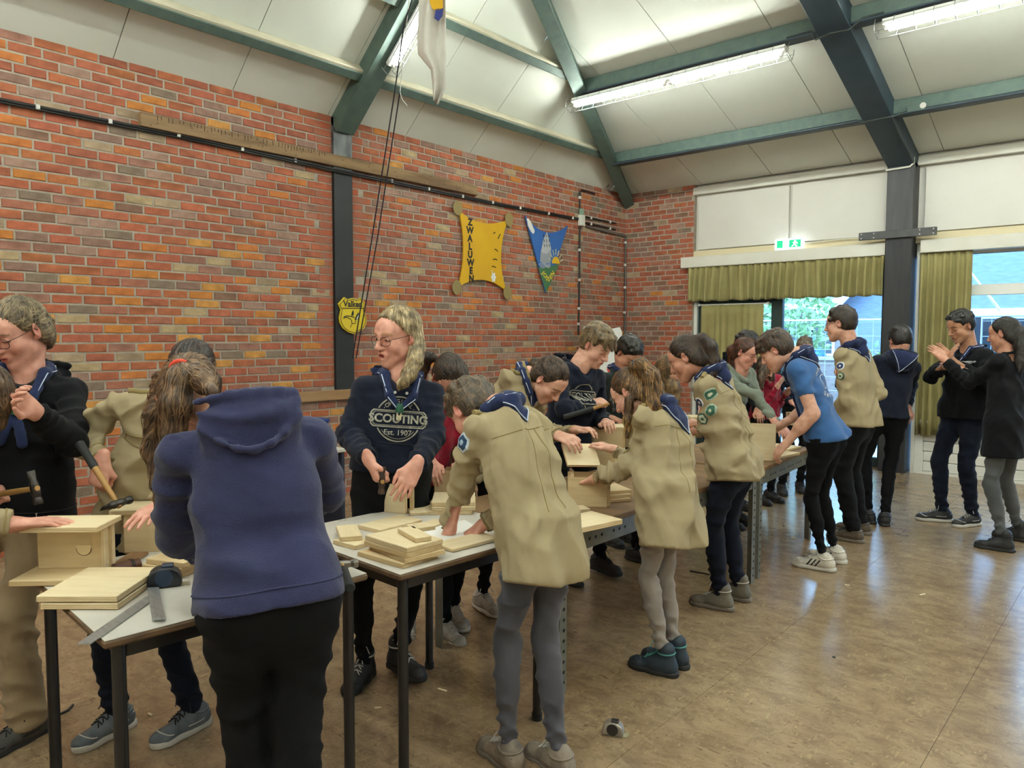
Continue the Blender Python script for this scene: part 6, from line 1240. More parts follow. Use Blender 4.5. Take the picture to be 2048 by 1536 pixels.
plank_o('base_board', b1, b1+u*Wd1, b1+v*Dp1, .018, M_WOOD, bh); k0 = b1+v*(Dp1-.02)+u*.02; 
plank_o('back_board', k0+Zv*.145, k0+u*(Wd1-.01)+Zv*.145, k0, .018, M_WOOD, bh, False)
plank_o('top_board', b1+v*.03+Zv*.164+u*.02, b1+v*.03+u*(Wd1+.02)+Zv*.164, b1+v*(Dp1+.03)+Zv*.164+u*.02, .018, M_WOOD2, bh)
plank_o('side_board', b1+u*(Wd1-.006)+v*.1+Zv*.146, b1+u*(Wd1-.006)+v*(Dp1+.01)+Zv*.146, b1+u*(Wd1-.006)+v*.1-Zv*.018, .012, M_WOOD2, bh, False)
hc_ = k0+u*(Wd1*.62)+Zv*.072-v*.0185; half = [(.024*math.cos(t), .024*math.sin(t)-.004) for t in np.linspace(math.pi, 2*math.pi, 14)]+[(.024, .008), (-.024, .008)]
MB().prism(half, hc_-np.array(bh.location)-v*.001, u, Zv, .002).build('half_round_hole', mat('hole_edge_wood', 'e3cfa4', .6), bh); 
MB().tube([hc_+u*.024*math.cos(t)+Zv*(.024*math.sin(t)-.004)-v*.002-np.array(bh.location) for t in np.linspace(math.pi, 2*math.pi, 12)], .0015, 5).build('hole_rim', M_EDGE, bh)
nl_ = np.array((-2.775, 0.811, 0.984)); tag(MB().tube([nl_-Zv*.002, nl_+Zv*.030], .0013, 8).tube([nl_+Zv*.030, nl_+Zv*.0315], .0035, 10).build('nail', mat('bright_nail', 'b9b9b9', .3, metal=.9)), 'bright nail standing in the top of the open birdhouse', 'nail')
b2 = np.array((-2.877, 1.128, 0.800)); u2 = unit(np.array((-2.789, 1.232, 0.800))-b2); v2 = np.array([-u2[1], u2[0], 0]); bh2 = birdhouse(b2, 'birdhouse box half hidden by the navy hoodie, on the left table')
plank_o('front_board', b2+Zv*.142, b2+u2*.2+Zv*.142, b2+Zv*.0, .018, M_WOOD, bh2, False); plank_o('back_board', b2+v2*.12+Zv*.142, b2+u2*.2+v2*.12+Zv*.142, b2+v2*.12, .018, M_WOOD, bh2, False)
plank_o('top_board', b2-v2*.03-u2*.045+Zv*.161, b2-v2*.03+u2*.23+Zv*.161, b2+v2*.13-u2*.045+Zv*.161, .018, M_WOOD2, bh2); plank_o('side_board', b2+v2*.012+Zv*.14, b2+v2*.115+Zv*.14, b2+v2*.012+Zv*.002, .016, M_WOOD, bh2, False)
plank(np.array((-2.715, 1.014, 0.812)), np.array((-2.820, 1.123, 0.812)), np.array((-2.655, 1.030, 0.812)), .011, 'narrow brown board beside the half hidden birdhouse', mat('brown_board', '8a6844', .6, '73553a', 6, stretch=(1, 6, 6)))
# middle table
cs = [((723, 1116), (803, 1139), (877, 1114)), ((733, 1106), (806, 1128), (881, 1103)), ((729, 1090), (812, 1116), (880, 1094)), ((730, 1083), (813, 1108), (881, 1085))]
for k in range(4):
    z = ZT+.0185*(k+1); s = [atz(730+(-6, 3, 0, 0)[k], 1070, ZT+.074), atz(813+(-8, -3, 0, 0)[k], 1096, ZT+.074), atz(881+(-5, 1, -1, 0)[k], 1076, ZT+.074)]
    s = [np.array([q[0], q[1], z]) for q in s]; r_ = math.radians((5, -3, 1, 0)[k]); cx_ = s[1]; R2 = np.array([[math.cos(r_), -math.sin(r_), 0], [math.sin(r_), math.cos(r_), 0], [0, 0, 1]])
    s = [cx_+R2@(q-cx_) for q in s]; plank(s[1], s[0], s[2], .018, ('lowest', 'second', 'third', 'topmost')[k]+' board of the square four-board stack on the middle table', M_WOOD if k < 3 else M_WOOD2)
ztop = ZT+.074
o_ = empty('notched_block', (-1.968, 1.747, 0.889), 'small L-shaped block lying on the four-board stack', 'block', GR_P); a0 = np.array((-1.960, 1.739, 0.892)); 
plank_o('long_arm', a0, np.array((-2.113, 1.788, 0.892)), np.array((-1.960, 1.801, 0.892)), .017, M_WOOD2, o_); plank_o('short_arm', np.array((-2.061, 1.824, 0.892)), np.array((-2.129, 1.843, 0.892)), np.array((-2.076, 1.910, 0.892)), .017, M_WOOD2, o_)
plank((-2.255, 1.701, 0.818), (-2.386, 1.696, 0.818), (-2.297, 1.785, 0.818), .0175, 'lower of the small boards at the left edge of the middle table', M_WOOD2)
plank(np.array((-2.337, 1.694, 0.837)), np.array((-2.493, 1.788, 0.837)), np.array((-2.313, 1.773, 0.837)), .018, 'small board lying across another at the left edge of the middle table', M_WOOD2)
plank((-2.363, 1.907, 0.818), (-2.501, 1.903, 0.818), (-2.390, 2.139, 0.818), .0175, 'wide board lying flat behind the four-board stack', M_WOOD2)
plank((-2.267, 2.109, 0.812), (-2.335, 2.093, 0.812), (-2.312, 2.206, 0.812), .011, 'thin offcut beside the white paper on the middle table', M_WOOD2)
plank((-2.507, 2.193, 0.814), (-2.644, 2.283, 0.814), (-2.481, 2.333, 0.814), .013, 'thin board lying right of the upright plank', M_WOOD2)
for k, lab in enumerate(('lower', 'middle', 'upper')):
    d_ = np.array([.012*(k % 2), .01*k, .0175*k]); plank(np.array((-2.463, 2.261, 0.818))+d_, np.array((-2.620, 2.425, 0.818))+d_, np.array((-2.266, 2.261, 0.818))+d_, .017, lab+' board of the stack beside the leaning boy', M_WOOD2)
u0 = np.array((-2.726, 2.169, 0.800)); u1 = np.array((-2.552, 2.218, 0.800)); plank(u0+Zv*.132, u1+Zv*.132, u0, .018, 'plank standing upright on the middle table behind the hammer head', M_WOOD2).name = 'plank'
plank(u1+Zv*.118+np.array([.0, .012, 0]), u1+np.array([-.10, .13, .118]), u1+np.array([.0, .012, 0]), .016, 'side plank meeting the upright plank at a corner', M_WOOD)
pp = [(-2.316, 2.076, 0.801), (-2.013, 1.913, 0.802), (-2.002, 2.186, 0.801), (-2.269, 2.300, 0.801)]
tag(MB().raw([tuple(q) for q in pp]+[tuple(np.array(q)+Zv*.0009) for q in pp], [(0, 1, 2, 3), (7, 6, 5, 4), (0, 4, 5, 1), (1, 5, 6, 2), (2, 6, 7, 3), (3, 7, 4, 0)]).build('paper_sheet', mat('paper', 'e6e4de', .8)), 'white sheet of plans lying on the middle table', 'paper')
plank((-1.956, 1.917, 0.815), (-1.936, 2.158, 0.815), (-2.056, 1.975, 0.815), .013, 'long narrow board under the leaning boy’s hands'.replace('’', "'"), M_WOOD2)
# workbench
plank((-1.874, 2.606, 0.775), (-1.823, 2.864, 0.775), (-2.053, 2.698, 0.775), .024, 'pale thick plank overhanging the near edge of the workbench', M_WOOD2)
plank((-2.152, 2.941, 0.752), (-2.110, 3.021, 0.752), (-2.207, 3.008, 0.752), .016, 'small strip of wood in front of the low box on the workbench', M_WOOD2)
def box_house(c0, u, w, d, h, label, roof=True, open_top=False, m=None, lid=.02):
    c0 = np.array(c0); u = unit((u[0], u[1], 0)); v = np.array([-u[1], u[0], 0]); m = m or M_WOOD; o = birdhouse(c0, label); t = .016
    plank_o('front_board', c0+Zv*h, c0+u*w+Zv*h, c0, t, m, o, False).name = 'front_board'; plank_o('back_board', c0+v*d+Zv*h, c0+v*d+u*w+Zv*h, c0+v*d, t, m, o, False)
    e = .0012
    plank_o('side_board', c0+v*e+u*(w+.0005)+Zv*h, c0+v*(d-.018)+u*(w+.0005)+Zv*h, c0+v*e+u*(w+.0005), t, m, o, False); plank_o('side_board', c0+v*e+u*t+Zv*h, c0+v*(d-.018)+u*t+Zv*h, c0+v*e+u*t, t, m, o, False)
    plank_o('floor_board', c0+v*.001+u*t+Zv*.017, c0+u*(w-t)+Zv*.017, c0+v*(d-.02)+u*t+Zv*.017, .015, m, o)
    if roof: plank_o('roof_board', c0-u*lid-v*lid+Zv*(h+.019), c0+u*(w+lid)-v*lid+Zv*(h+.019), c0-u*lid+v*(d+lid*.4)+Zv*(h+.019), .018, M_WOOD2, o)
    return o
fr = lambda p: unit((.755, .656, 0))
box_house((-2.857, 2.669, 0.735), (.72, .69), .17, .15, .16, 'pale box with open top under the red-sleeved hand', False)
box_house((-2.272, 3.050, 0.735), (.8, .6), .20, .16, .15, 'low box with open top beneath the plank with a round hole', False)
t0 = np.array((-2.396, 3.154, 1.026)); t1_ = np.array((-2.290, 3.298, 1.018)); t2_ = np.array((-2.303, 3.067, 0.931)); ph = plank_o('plank', t0, t1_, t2_, .015, M_WOOD2, None, False); tag(ph, 'plank with a round entrance hole held up over the low box', 'plank', GR_P)
nh_ = unit(np.cross(t1_-t0, t2_-t0)); nh_ = nh_ if nh_@(CC-t0) > 0 else -nh_; ch = t0+(t1_-t0)*.52+(t2_-t0)*.70
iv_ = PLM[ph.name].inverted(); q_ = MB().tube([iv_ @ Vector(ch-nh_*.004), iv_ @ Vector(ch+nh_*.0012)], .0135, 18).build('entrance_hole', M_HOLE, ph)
box_house((-2.846, 4.106, 0.735), (.8, .6), .19, .17, .25, 'tall closed birdhouse with roof board, on the workbench by the hammering boy', True)
for k in range(3): d_ = np.array([-.01*k, .02*k, .018*k]); plank(np.array((-2.162, 3.227, 0.753))+d_, np.array((-2.087, 3.359, 0.753))+d_, np.array((-2.262, 3.390, 0.753))+d_, .017, ('lowest', 'middle', 'topmost')[k]+' plank of the pile beside the low box', M_WOOD)
box_house((-3.131, 5.836, 0.735), (.8, .6), .16, .15, .16, 'birdhouse held in front of the girl with four badges', True)
g0 = np.array((-2.184, 5.085, 0.735)); g1 = np.array((-2.034, 5.161, 0.735)); plank(g0+Zv*.26, g1+Zv*.26, g0, .018, 'large plank held upright by the blue-shirted boy', M_WOOD2)
plank((-2.035, 5.217, 0.753), (-1.995, 5.531, 0.753), (-2.156, 5.484, 0.753), .017, 'plank lying at the edge of the bench before the blue shirt', M_WOOD); plank((-2.136, 5.568, 0.753), (-2.108, 5.872, 0.753), (-2.276, 5.868, 0.753), .017, 'plank lying behind another before the blue shirt', M_WOOD2)
box_house((-2.769, 7.359, 0.735), (.8, .6), .12, .12, .12, 'small box at the far end of the workbench', False); box_house((-3.069, 6.162, 0.735), (.8, .6), .16, .14, .15, 'birdhouse partly hidden behind the tall girl', True)
plank((-2.467, 4.133, 0.753), (-2.466, 4.385, 0.753), (-2.630, 4.371, 0.753), .017, 'plank between the two scout girls on the workbench', M_WOOD)
# ------------------------------------------------------------------ tools
M_HEAD = mat('hammer_steel', '4a4744', .35, '33302e', 20, metal=.85); M_HEADR = mat('rusty_hammer_steel', '4e3b30', .5, '33261f', 25, metal=.5); M_HAND = mat('ash_handle', 'b98f55', .5, '9a733f', 6, stretch=(1, 1, .15)); M_RUB = mat('black_rubber_grip', '1d1f22', .7, bump=.1)
def hammer(H, hd, sd, Ln, label, grip=.4, head_m=None, claw=False, handle=None):
    """H head centre, hd direction from the head down the handle, sd direction of the striking face"""
    H = np.array(H, float); hd = unit(hd); sd = unit(np.array(sd)-hd*(np.array(sd)@hd)); w = np.cross(hd, sd); o = empty('hammer', H, label, 'hammer', 'hammers'); hm = head_m or M_HEAD
    q = MB(); sec = [(.055, .0125), (.048, .014), (.04, .0135), (.03, .011), (.014, .0135), (-.014, .0135), (-.03, .010)]
    ring = lambda s_, r1, r2: [sd*s_+hd*a*r1+w*b*r2 for a, b in ((-1, -.5), (-.5, -1), (.5, -1), (1, -.5), (1, .5), (.5, 1), (-.5, 1), (-1, .5))]
    secs = [ring(s_, r, r) for s_, r in sec]
    if claw: secs += [ring(-.05, .007, .016), ring(-.075, .004, .018)]; secs[-1] = [p+hd*.012 for p in secs[-1]]
    else: secs += [ring(-.045, .006, .014), ring(-.062, .0015, .014)]
    vs = [p for s_ in secs for p in s_]; n = len(secs); fs = [tuple(range(8)), tuple(range(n*8-1, n*8-9, -1))]
    for k in range(n-1): fs += [(k*8+i, k*8+(i+1) % 8, k*8+8+(i+1) % 8, k*8+8+i) for i in range(8)]
    q.raw(vs, fs); q.build('head', hm, o, bevel=.0015)
    g0 = Ln*(1-grip); pts = [hd*t for t in (-.016, .02, .08, g0, g0+.005)]; h_ = MB().tube(pts, [.009, .009, .0105, .012, .012], 10).build('handle', handle or M_HAND, o)
    MB().tube([hd*g0, hd*(g0+.01), hd*(g0+Ln*grip*.5), hd*(Ln-.02), hd*(Ln-.004), hd*Ln], [.013, .0155, .0145, .0165, .0165, .012], 12).build('grip', M_RUB if grip > .05 else M_HAND, o)
    return o
J = lambda k: {a: (np.array(b) if not np.isscalar(b) else b) for a, b in POSE[k].items()}
def held(k, s_, frac=.085): j = J(k); return j['W'+s_]+unit(j['W'+s_]-j['E'+s_])*frac
a3 = np.array((-2.821, 1.082, 0.996)); b3 = np.array((-3.000, 1.023, 1.207)); hammer(a3, b3-a3, (.2, .9, -.35), np.linalg.norm(b3-a3), 'hammer with black-tipped wooden handle swung by the dark-haired girl', .42)
a1 = np.array((-2.878, 0.840, 1.080)); b1_ = np.array((-3.226, 0.758, 1.012)); hammer(a1, b1_-a1, (.05, .1, -1), .30, 'hammer with plain wooden handle coming in from the left edge', .02)
a5 = np.array((-2.465, 2.002, 0.991)); hammer(a5, np.array((-2.611, 2.088, 0.998))-a5, (.1, -.1, -1), .26, 'rusty hammer held head down before the upright plank', .4, M_HEADR)
a9 = np.array((-2.504, 3.791, 1.202)); b9 = np.array((-2.662, 3.621, 1.134)); hammer(a9, b9-a9, (.1, .1, -1), .30, 'hammer with black grip in the fist of the fair-fringed boy', .62)
at_ = np.array((-2.054, 1.493, 0.835)); bt_ = np.array((-1.775, 1.330, 0.835)); hammer(at_, bt_-at_, (.75, .65, .0), .25, 'claw hammer with thick black grip lying over the table edge', .78, mat('bright_hammer_steel', '8b8680', .3, metal=.9), True)
def tape_measure(c, ang_, s, mb, mc, label):
    o = empty('tape_measure', c, label, 'tape measure', rz=ang_); q = MB(); prof = [(-.5, 0), (.5, 0), (.5, .35), (.42, .72), (.2, .92), (-.2, .95), (-.42, .75), (-.5, .35)]
    q.prism([(a*.075*s, b*.05*s) for a, b in prof], (0, .02*s, 0), (1, 0, 0), (0, 0, 1), .04*s); q.build('case', mb, o, bevel=.006*s, seg=2)
    MB().prism([(.02*s*math.cos(t), .02*s*math.sin(t)+.025*s) for t in np.linspace(0, 6.283, 20, endpoint=False)], (0, -.0195*s, 0), (1, 0, 0), (0, 0, 1), .003*s).build('face_disc', mc, o)
    MB().box((-.006*s, -.012*s, .045*s), (.02*s, .012*s, .053*s), bev=.002*s).build('lock_button', mc, o); MB().box((.036*s, -.013*s, .001), (.052*s, .013*s, .003)).box((.05*s, -.013*s, -.002*s if c[2] > .1 else .0), (.052*s, .013*s, .008*s)).build('tape_hook', mat('steel_tape', 'c9c4a8', .4, metal=.5), o); return o
tape_measure((-2.383, 1.050, 0.800), math.radians(62), 1.35, mat('tape_black', '14171c', .4, '1c222b', 12), mat('tape_blue_dark', '26364e', .35), 'large black tape measure lying on the left table')
tape_measure((-1.613, 2.483, 0.000), math.radians(25), 1.15, mat('tape_chrome', 'b0a89c', .3, '7d766b', 9, metal=.45), mat('tape_dark', '241f1c', .5), 'small chrome tape measure lying on the floor')
for k, (x, y, a_, lab) in enumerate(((864, 1042, .4, 'nail lying beside the white paper'), (676, 1041, 1.3, 'nail at the back left corner of the middle table'), (900, 1062, 2.0, 'nail lying on the white paper'))):
    p = np.array(atz(x, y, .8035)); d_ = np.array([math.cos(a_), math.sin(a_), 0]); tag(MB().tube([p, p+d_*.032], .0014, 6).tube([p+d_*.032, p+d_*.0335], .0034, 8).build('nail', mat('bright_nail')), lab, 'nail')
# aluminium T-square
M_ALU = mat('aluminium', 'b9bbbd', .35, 'a3a5a8', 8, metal=.75, stretch=(1, 8, 1))
ts = empty('t_square', (-2.065, 0.715, 0.803), 'aluminium T-square hanging over the corner of the left table', 't-square'); tl = np.array(ts.location)
def strip(a, b, c, th): a, b, c = (np.array(q) for q in (a, b, c)); d = b+c-a; P_ = [a, b, d, c]; return MB().raw([p-tl for p in P_]+[p+Zv*th-tl for p in P_], [(0, 1, 2, 3), (7, 6, 5, 4), (0, 4, 5, 1), (1, 5, 6, 2), (2, 6, 7, 3), (3, 7, 4, 0)])
strip((-2.089, 0.692, 0.802), (-2.317, 0.963, 0.802), (-2.063, 0.715, 0.802), .003).build('blade', M_ALU, ts); strip((-2.368, 0.989, 0.806), (-2.101, 0.888, 0.806), (-2.346, 1.015, 0.806), .008).build('stock', M_ALU, ts)
for fx in (.33, .66): a_, b_, c_ = (np.array(q) for q in ((-2.343, 0.978, 0.815), (-2.079, 0.878, 0.815), (-2.321, 1.004, 0.815))); MB().bar(a_+(c_-a_)*fx-tl, b_+(c_-a_)*fx-tl, .003, .003).build('ridge', M_ALU, ts)
c_ = np.array((-2.604, 0.981, 0.822)); d_ = np.array((-2.609, 1.065, 0.822)); q_ = empty('leather_sheath', c_, 'brown leather cylinder lying beside the half hidden birdhouse', 'sheath'); M_LEA = mat('brown_leather', '4a2c1e', .5, '5a3826', 10, bump=.1)
MB().tube([(0, 0, 0), (d_-c_)*.5, (d_-c_)], [.021, .022, .02], 16).build('leather_tube', M_LEA, q_); MB().tube([(d_-c_)*.62, (d_-c_)*.75], [.0235, .0235], 16).build('strap', mat('dark_strap', '2a1a12', .6), q_)
# ------------------------------------------------------------------ wall things
M_BCAB = mat('black_conduit', '1b1a1b', .45); M_CLIP = mat('white_clip', 'd8d6d0', .5)
XW = DX+.02
cd = empty('conduit', (-6.205, 1.688, 3.247), 'long black conduit with white clips running along the left wall', 'conduit'); cl = np.array(cd.location)
run = [np.array(p) for p in ((-6.205, 0.991, 3.255), (-6.205, 1.688, 3.241), (-6.205, 2.944, 3.249), (-6.195, 4.035, 3.233), (-6.180, 4.536, 3.222), (-6.195, 5.192, 3.225), (-6.205, 6.770, 3.215), (-6.205, 8.521, 3.233))]
MB().tube([p-cl for p in run], .014, 8).build('pipe', M_BCAB, cd); MB().tube([p-cl-np.array([0, 0, .019]) for p in run], .009, 6).build('cable', M_BCAB, cd)
vr = [np.array(p) for p in ((-6.200, 8.918, 3.630), (-6.205, 8.598, 3.633), (-6.205, 8.563, 3.600), (-6.205, 8.568, 3.245), (-6.205, 8.568, 2.390), (-6.205, 8.555, 1.624))]; MB().tube([p-cl for p in vr], .012, 8).build('pipe', M_BCAB, cd)
for a_, b_ in (((1172, 434), (1231, 447)), ((1172, 446), (1231, 459))): MB().tube([np.array(atx(a_[0], a_[1], -6.205))-cl, np.array(atx(b_[0], b_[1], -6.205))-cl], .012, 8).build('pipe', M_BCAB, cd)
MB().tube([np.array(p)-cl for p in ((-6.205, 8.712, 3.144), (-6.205, 9.750, 3.118), (-6.200, 9.729, 3.056), (-6.200, 9.749, 2.157), (-6.200, 9.738, 1.400))], .014, 8).build('pipe', mat('grey_conduit', '5a5753', .5), cd)
for x, y in ((75, 214), (220, 243), (357, 270), (484, 298), (590, 321), (783, 362), (857, 378), (925, 393), (985, 405), (1040, 416), (1097, 427), (1145, 436), (1160, 395), (1159, 500), (1159, 560), (1158, 617), (1157, 648), (1182, 436), (1220, 444), (1182, 448), (1220, 457), (1251, 485), (1250, 530), (1250, 575), (1249, 625)):
    p = np.array(atx(x, y, -6.2))-cl; MB().box(p-np.array([.02, .014, .018]), p+np.array([.016, .014, .018]), bev=.004).build('clip', M_CLIP, cd)
jb = np.array((-6.190, 8.583, 3.211)); o_ = empty('junction_box', jb, 'pale junction box with green cap where the conduits meet', 'junction box'); MB().box((-.03, -.05, -.075), (.03, .05, .075), bev=.008).build('box', mat('pale_plastic', 'cfcfc4', .5), o_); MB().box((-.02, -.035, .075), (.025, .03, .16), bev=.006).build('cap', mat('green_plastic', '7d9a86', .5), o_)
M_OLD = mat('old_timber', '967a58', .85, '6f563e', 5, stretch=(3, .35, 3), bump=.3, bscale=18, bstretch=(3, .3, 3)); M_NOTCH = mat('notch_dark', '33261b', .9)
r0, r1 = np.array((-6.200, 2.628, 3.309)), np.array((-6.200, 6.477, 3.286)); rl = tag(MB().box((DX+.004, r0[1], r0[2]-.055), (DX+.06, r1[1], r0[2]+.055), bev=.004).build('timber_rail', M_OLD), 'old notched timber rail high on the brick wall', 'rail')
q_ = MB(); rnd = random.Random(3)
y_ = r0[1]+.1
while y_ < r0[1]+1.7:
    y_ += rnd.choice((.03, .03, .035, .06)); h_ = rnd.uniform(.02, .05); q_.box((DX+.059, y_, r0[2]+.05-h_), (DX+.0612, y_+.005, r0[2]+.05))
tag(q_.build('notches', M_NOTCH, rl), kind='stuff')
q_ = MB()
for _ in range(40): yy, zz = rnd.uniform(r0[1]+.05, r1[1]-.05), rnd.uniform(-.045, .045); q_.tube([(DX+.0595, yy, r0[2]+zz), (DX+.0612, yy, r0[2]+zz)], .005, 6)
tag(q_.build('nail_holes', M_NOTCH, rl), kind='stuff')
l0, l1 = np.array((-6.200, 3.870, 1.016)), np.array((-6.200, 4.734, 1.000)); lr = tag(MB().box((DX+.004, l0[1], l0[2]-.05), (DX+.045, l1[1]+.9, l0[2]+.05), bev=.004).build('timber_rail', mat('bare_timber', 'a5815c', .8, '8a6a4a', 5, stretch=(3, .35, 3), bump=.15)), 'bare timber rail lower on the brick wall behind the navy hoodie', 'rail')
MB().tube([(DX+.045, l0[1]+.06, l0[2]+.03), (DX+.09, l0[1]+.06, l0[2]+.03), (DX+.1, l0[1]+.06, l0[2]+.07)], .008, 6).build('coat_hook', M_BLK, lr)
# painted boards: outline given in wall coordinates (y along the wall, z up)
def wallpt(x, y, sx=0, sc=4.8, ox=860, oy=380): p = atx(x/sc+ox, y/sc+oy, XW+.015); return (p[1], p[2])
def board(name, pts, m, label, cat, th=.02, x=XW): o = empty(name, (x, pts[0][0], pts[0][1]), label, cat, 'painted boards on the brick wall'); L0 = np.array(o.location); MB().prism([(a, b) for a, b in pts], (x-L0[0], -L0[1], -L0[2]), (0, 1, 0), (0, 0, 1), th).build('panel', m, o, bevel=.002); return o
def flat_on(o, name, pts, m, dx=.0215, th=.0015): L0 = np.array(o.location); return MB().prism(pts, (XW+dx-L0[0], -L0[1], -L0[2]), (0, 1, 0), (0, 0, 1), th).build(name, m, o)
def line_on(o, name, pts, r, m, dx=.022): L0 = np.array(o.location); return MB().tube([np.array([XW+dx, a, b])-L0 for a, b in pts], r, 5).build(name, m, o)
def qb(a, c, b, n=9): return [tuple((1-t)**2*np.array(a)+2*t*(1-t)*np.array(c)+t*t*np.array(b)) for t in np.linspace(0, 1, n)]
M_YEL = mat('yellow_paint', 'd9a916', .5, 'd3a21a', 4); M_YEL2 = mat('shield_yellow', 'e3c92b', .5, 'dcc030', 4); M_INK = mat('black_paint', '191512', .6); M_TAN = mat('tan_disc', '8f7c50', .7); M_SKY = mat('pennant_blue', '2f66b0', .5, '2a5ea6', 4); M_PGRN = mat('pennant_green', '3f6f4c', .5); M_WP = mat('white_paint', 'e6e6e2', .6); M_GRYP = mat('grey_paint', '9ba0a8', .6); M_GRYP2 = mat('light_grey_paint', 'b9bcc2', .6)
w = wallpt
ed = qb(w(275, 190), w(470, 390), w(745, 290))[:-1]+qb(w(745, 290), w(620, 640), w(735, 975))[:-1]+qb(w(735, 975), w(500, 770), w(270, 935))[:-1]+qb(w(270, 935), w(370, 560), w(275, 190))[:-1]
yb = board('painted_board', ed[::-1], M_YEL, 'yellow hide-shaped board with stacked black letters', 'board')
for p in ((263, 172), (755, 282), (255, 935), (740, 985)): c_ = w(*p); flat_on(yb, 'corner_disc', [(c_[0]+.075*math.cos(t), c_[1]+.085*math.sin(t)) for t in np.linspace(0, 6.283, 20, endpoint=False)], M_TAN, .019, .006)
for k, ch in enumerate('ZWALUWEN'): c_ = w(382+(0, -2, -2, 0, 0, 4, 8, 12)[k], 312+77.5*k); text_on('letter', ch, .108, (XW+.0205, c_[0], c_[1]), (0, 1, 0), (0, 0, 1), M_INK, yb, .006, .001)
for a_, b_ in (((605, 420), (622, 412)), ((650, 470), (672, 425)), ((618, 570), (645, 590)), ((600, 668), (640, 672)), ((590, 735), (628, 745))): line_on(yb, 'brush_mark', [w(*a_), w((a_[0]+b_[0])/2, (a_[1]+b_[1])/2-8), w(*b_)], .006, M_INK)
line_on(yb, 'flower_stalk', [w(588, 770), w(598, 800), w(605, 830)], .005, M_WP); c_ = w(606, 838); flat_on(yb, 'flower', [(c_[0]+.04*(1+.18*math.cos(6*t))*math.cos(t), c_[1]+.055*(1+.18*math.cos(6*t))*math.sin(t)) for t in np.linspace(0, 6.283, 36, endpoint=False)], M_WP)
pe = qb(w(912, 245), w(1110, 520), w(1325, 340))[:-1]+[w(1325, 340), w(1112, 990)]
pn = board('painted_pennant', pe[::-1], M_SKY, 'blue pennant board with grey standing stone and yellow sun', 'board')
gl = [w(1034, 745), w(1140, 728), w(1237, 690+30)]; flat_on(pn, 'green_field', [w(1112, 985), w(1236, 712), w(1190, 722), w(1140, 735), w(1036, 745)], M_PGRN, .0207, .001)
flat_on(pn, 'standing_stone', [w(1052, 690), w(1058, 600), w(1085, 470), w(1118, 400), w(1140, 470), w(1158, 560), w(1160, 640), w(1150, 700), w(1100, 710)][::-1], M_GRYP); flat_on(pn, 'stone_light', [w(1062, 590), w(1085, 478), w(1118, 405), w(1138, 475), w(1156, 570), w(1120, 612), w(1085, 610)][::-1], M_GRYP2, .0232)
for k in range(9): a_ = (1082+(k % 3)*24+(k//3)*2, 430+(k//3)*45); line_on(pn, 'stone_mark', [w(a_[0], a_[1]), w(a_[0]+10, a_[1]+14), w(a_[0]+4, a_[1]+28)], .005, M_INK, .0245)
for k in range(4): line_on(pn, 'rubble', [w(1040+8*k, 715+12*k), w(1080+8*k, 702+12*k), w(1120+6*k, 722+8*k), w(1150, 705+10*k)], .005, M_GRYP2)
flat_on(pn, 'cloud', [(w(962, 348)[0]+.075*math.cos(t)*(1+.12*math.sin(5*t)), w(962, 348)[1]+.06*math.sin(t)-.07*math.cos(t)) for t in np.linspace(0, 6.283, 24, endpoint=False)], M_WP)
sc_ = w(1203, 712); flat_on(pn, 'sun', [(sc_[0]+.085*math.cos(t), sc_[1]+.1*math.sin(t)+.0) for t in np.linspace(.1, math.pi-.05, 14)], mat('sun_yellow', 'e3b52a', .5), .0232)
for t in np.linspace(.35, 2.8, 7): line_on(pn, 'sun_ray', [(sc_[0]+.10*math.cos(t), sc_[1]+.12*math.sin(t)), (sc_[0]+.17*math.cos(t), sc_[1]+.2*math.sin(t))], .005, mat('ray_pale', 'e6dca8', .6))
for k, ch in enumerate('JOSSEN'): c_ = w(1080+19*k, (795, 822, 850, 858, 836, 805)[k]); t_ = math.radians((-50, -30, -12, 5, 25, 45)[k]); text_on('letter', ch, .085, (XW+.0222, c_[0], c_[1]), (0, math.cos(t_), math.sin(t_)), (0, -math.sin(t_), math.cos(t_)), mat('letter_yellow', 'e0c03a', .6), pn, .003, .001)
w2_ = lambda x, y: wallpt(x, y, 0, 5.908, 640, 540)
XW = DX+.035
so_ = [(215, 400), (285, 320), (330, 346), (385, 330), (435, 350), (480, 325), (530, 390), (518, 470), (545, 560), (550, 620), (520, 690), (460, 725), (400, 757), (330, 735), (270, 690), (232, 620), (226, 560), (246, 470)]
sd_ = board('painted_shield', [w2_(*p) for p in so_][::-1], M_YEL2, 'yellow shield board with a bird of prey head, on the black post', 'board', .02, XW)
cx_, cy_ = 388, 535; line_on(sd_, 'border_line', [w2_(cx_+(x-cx_)*.91, cy_+(y-cy_)*.93) for x, y in so_]+[w2_(cx_+(215-cx_)*.91, cy_+(400-cy_)*.93)], .003, M_INK, .0215)
c_ = w2_(385, 405); text_on('lettering', 'Valken', .085, (XW+.0205, c_[0], c_[1]), (0, 1, .0), (0, 0, 1), M_INK, sd_, .003, .001); line_on(sd_, 'rule_line', [w2_(258, 452), w2_(515, 454)], .004, M_INK, .0215)
for pts, r in (([(275, 578), (282, 550), (320, 542), (370, 548), (400, 562)], .005), ([(282, 560), (320, 562), (350, 575), (372, 600), (370, 630), (380, 632)], .004), ([(380, 632), (412, 632), (415, 600), (408, 570)], .004), ([(380, 635), (362, 655), (356, 680)], .003)): line_on(sd_, 'bird_line', [w2_(*p) for p in pts], r, M_INK, .0215)
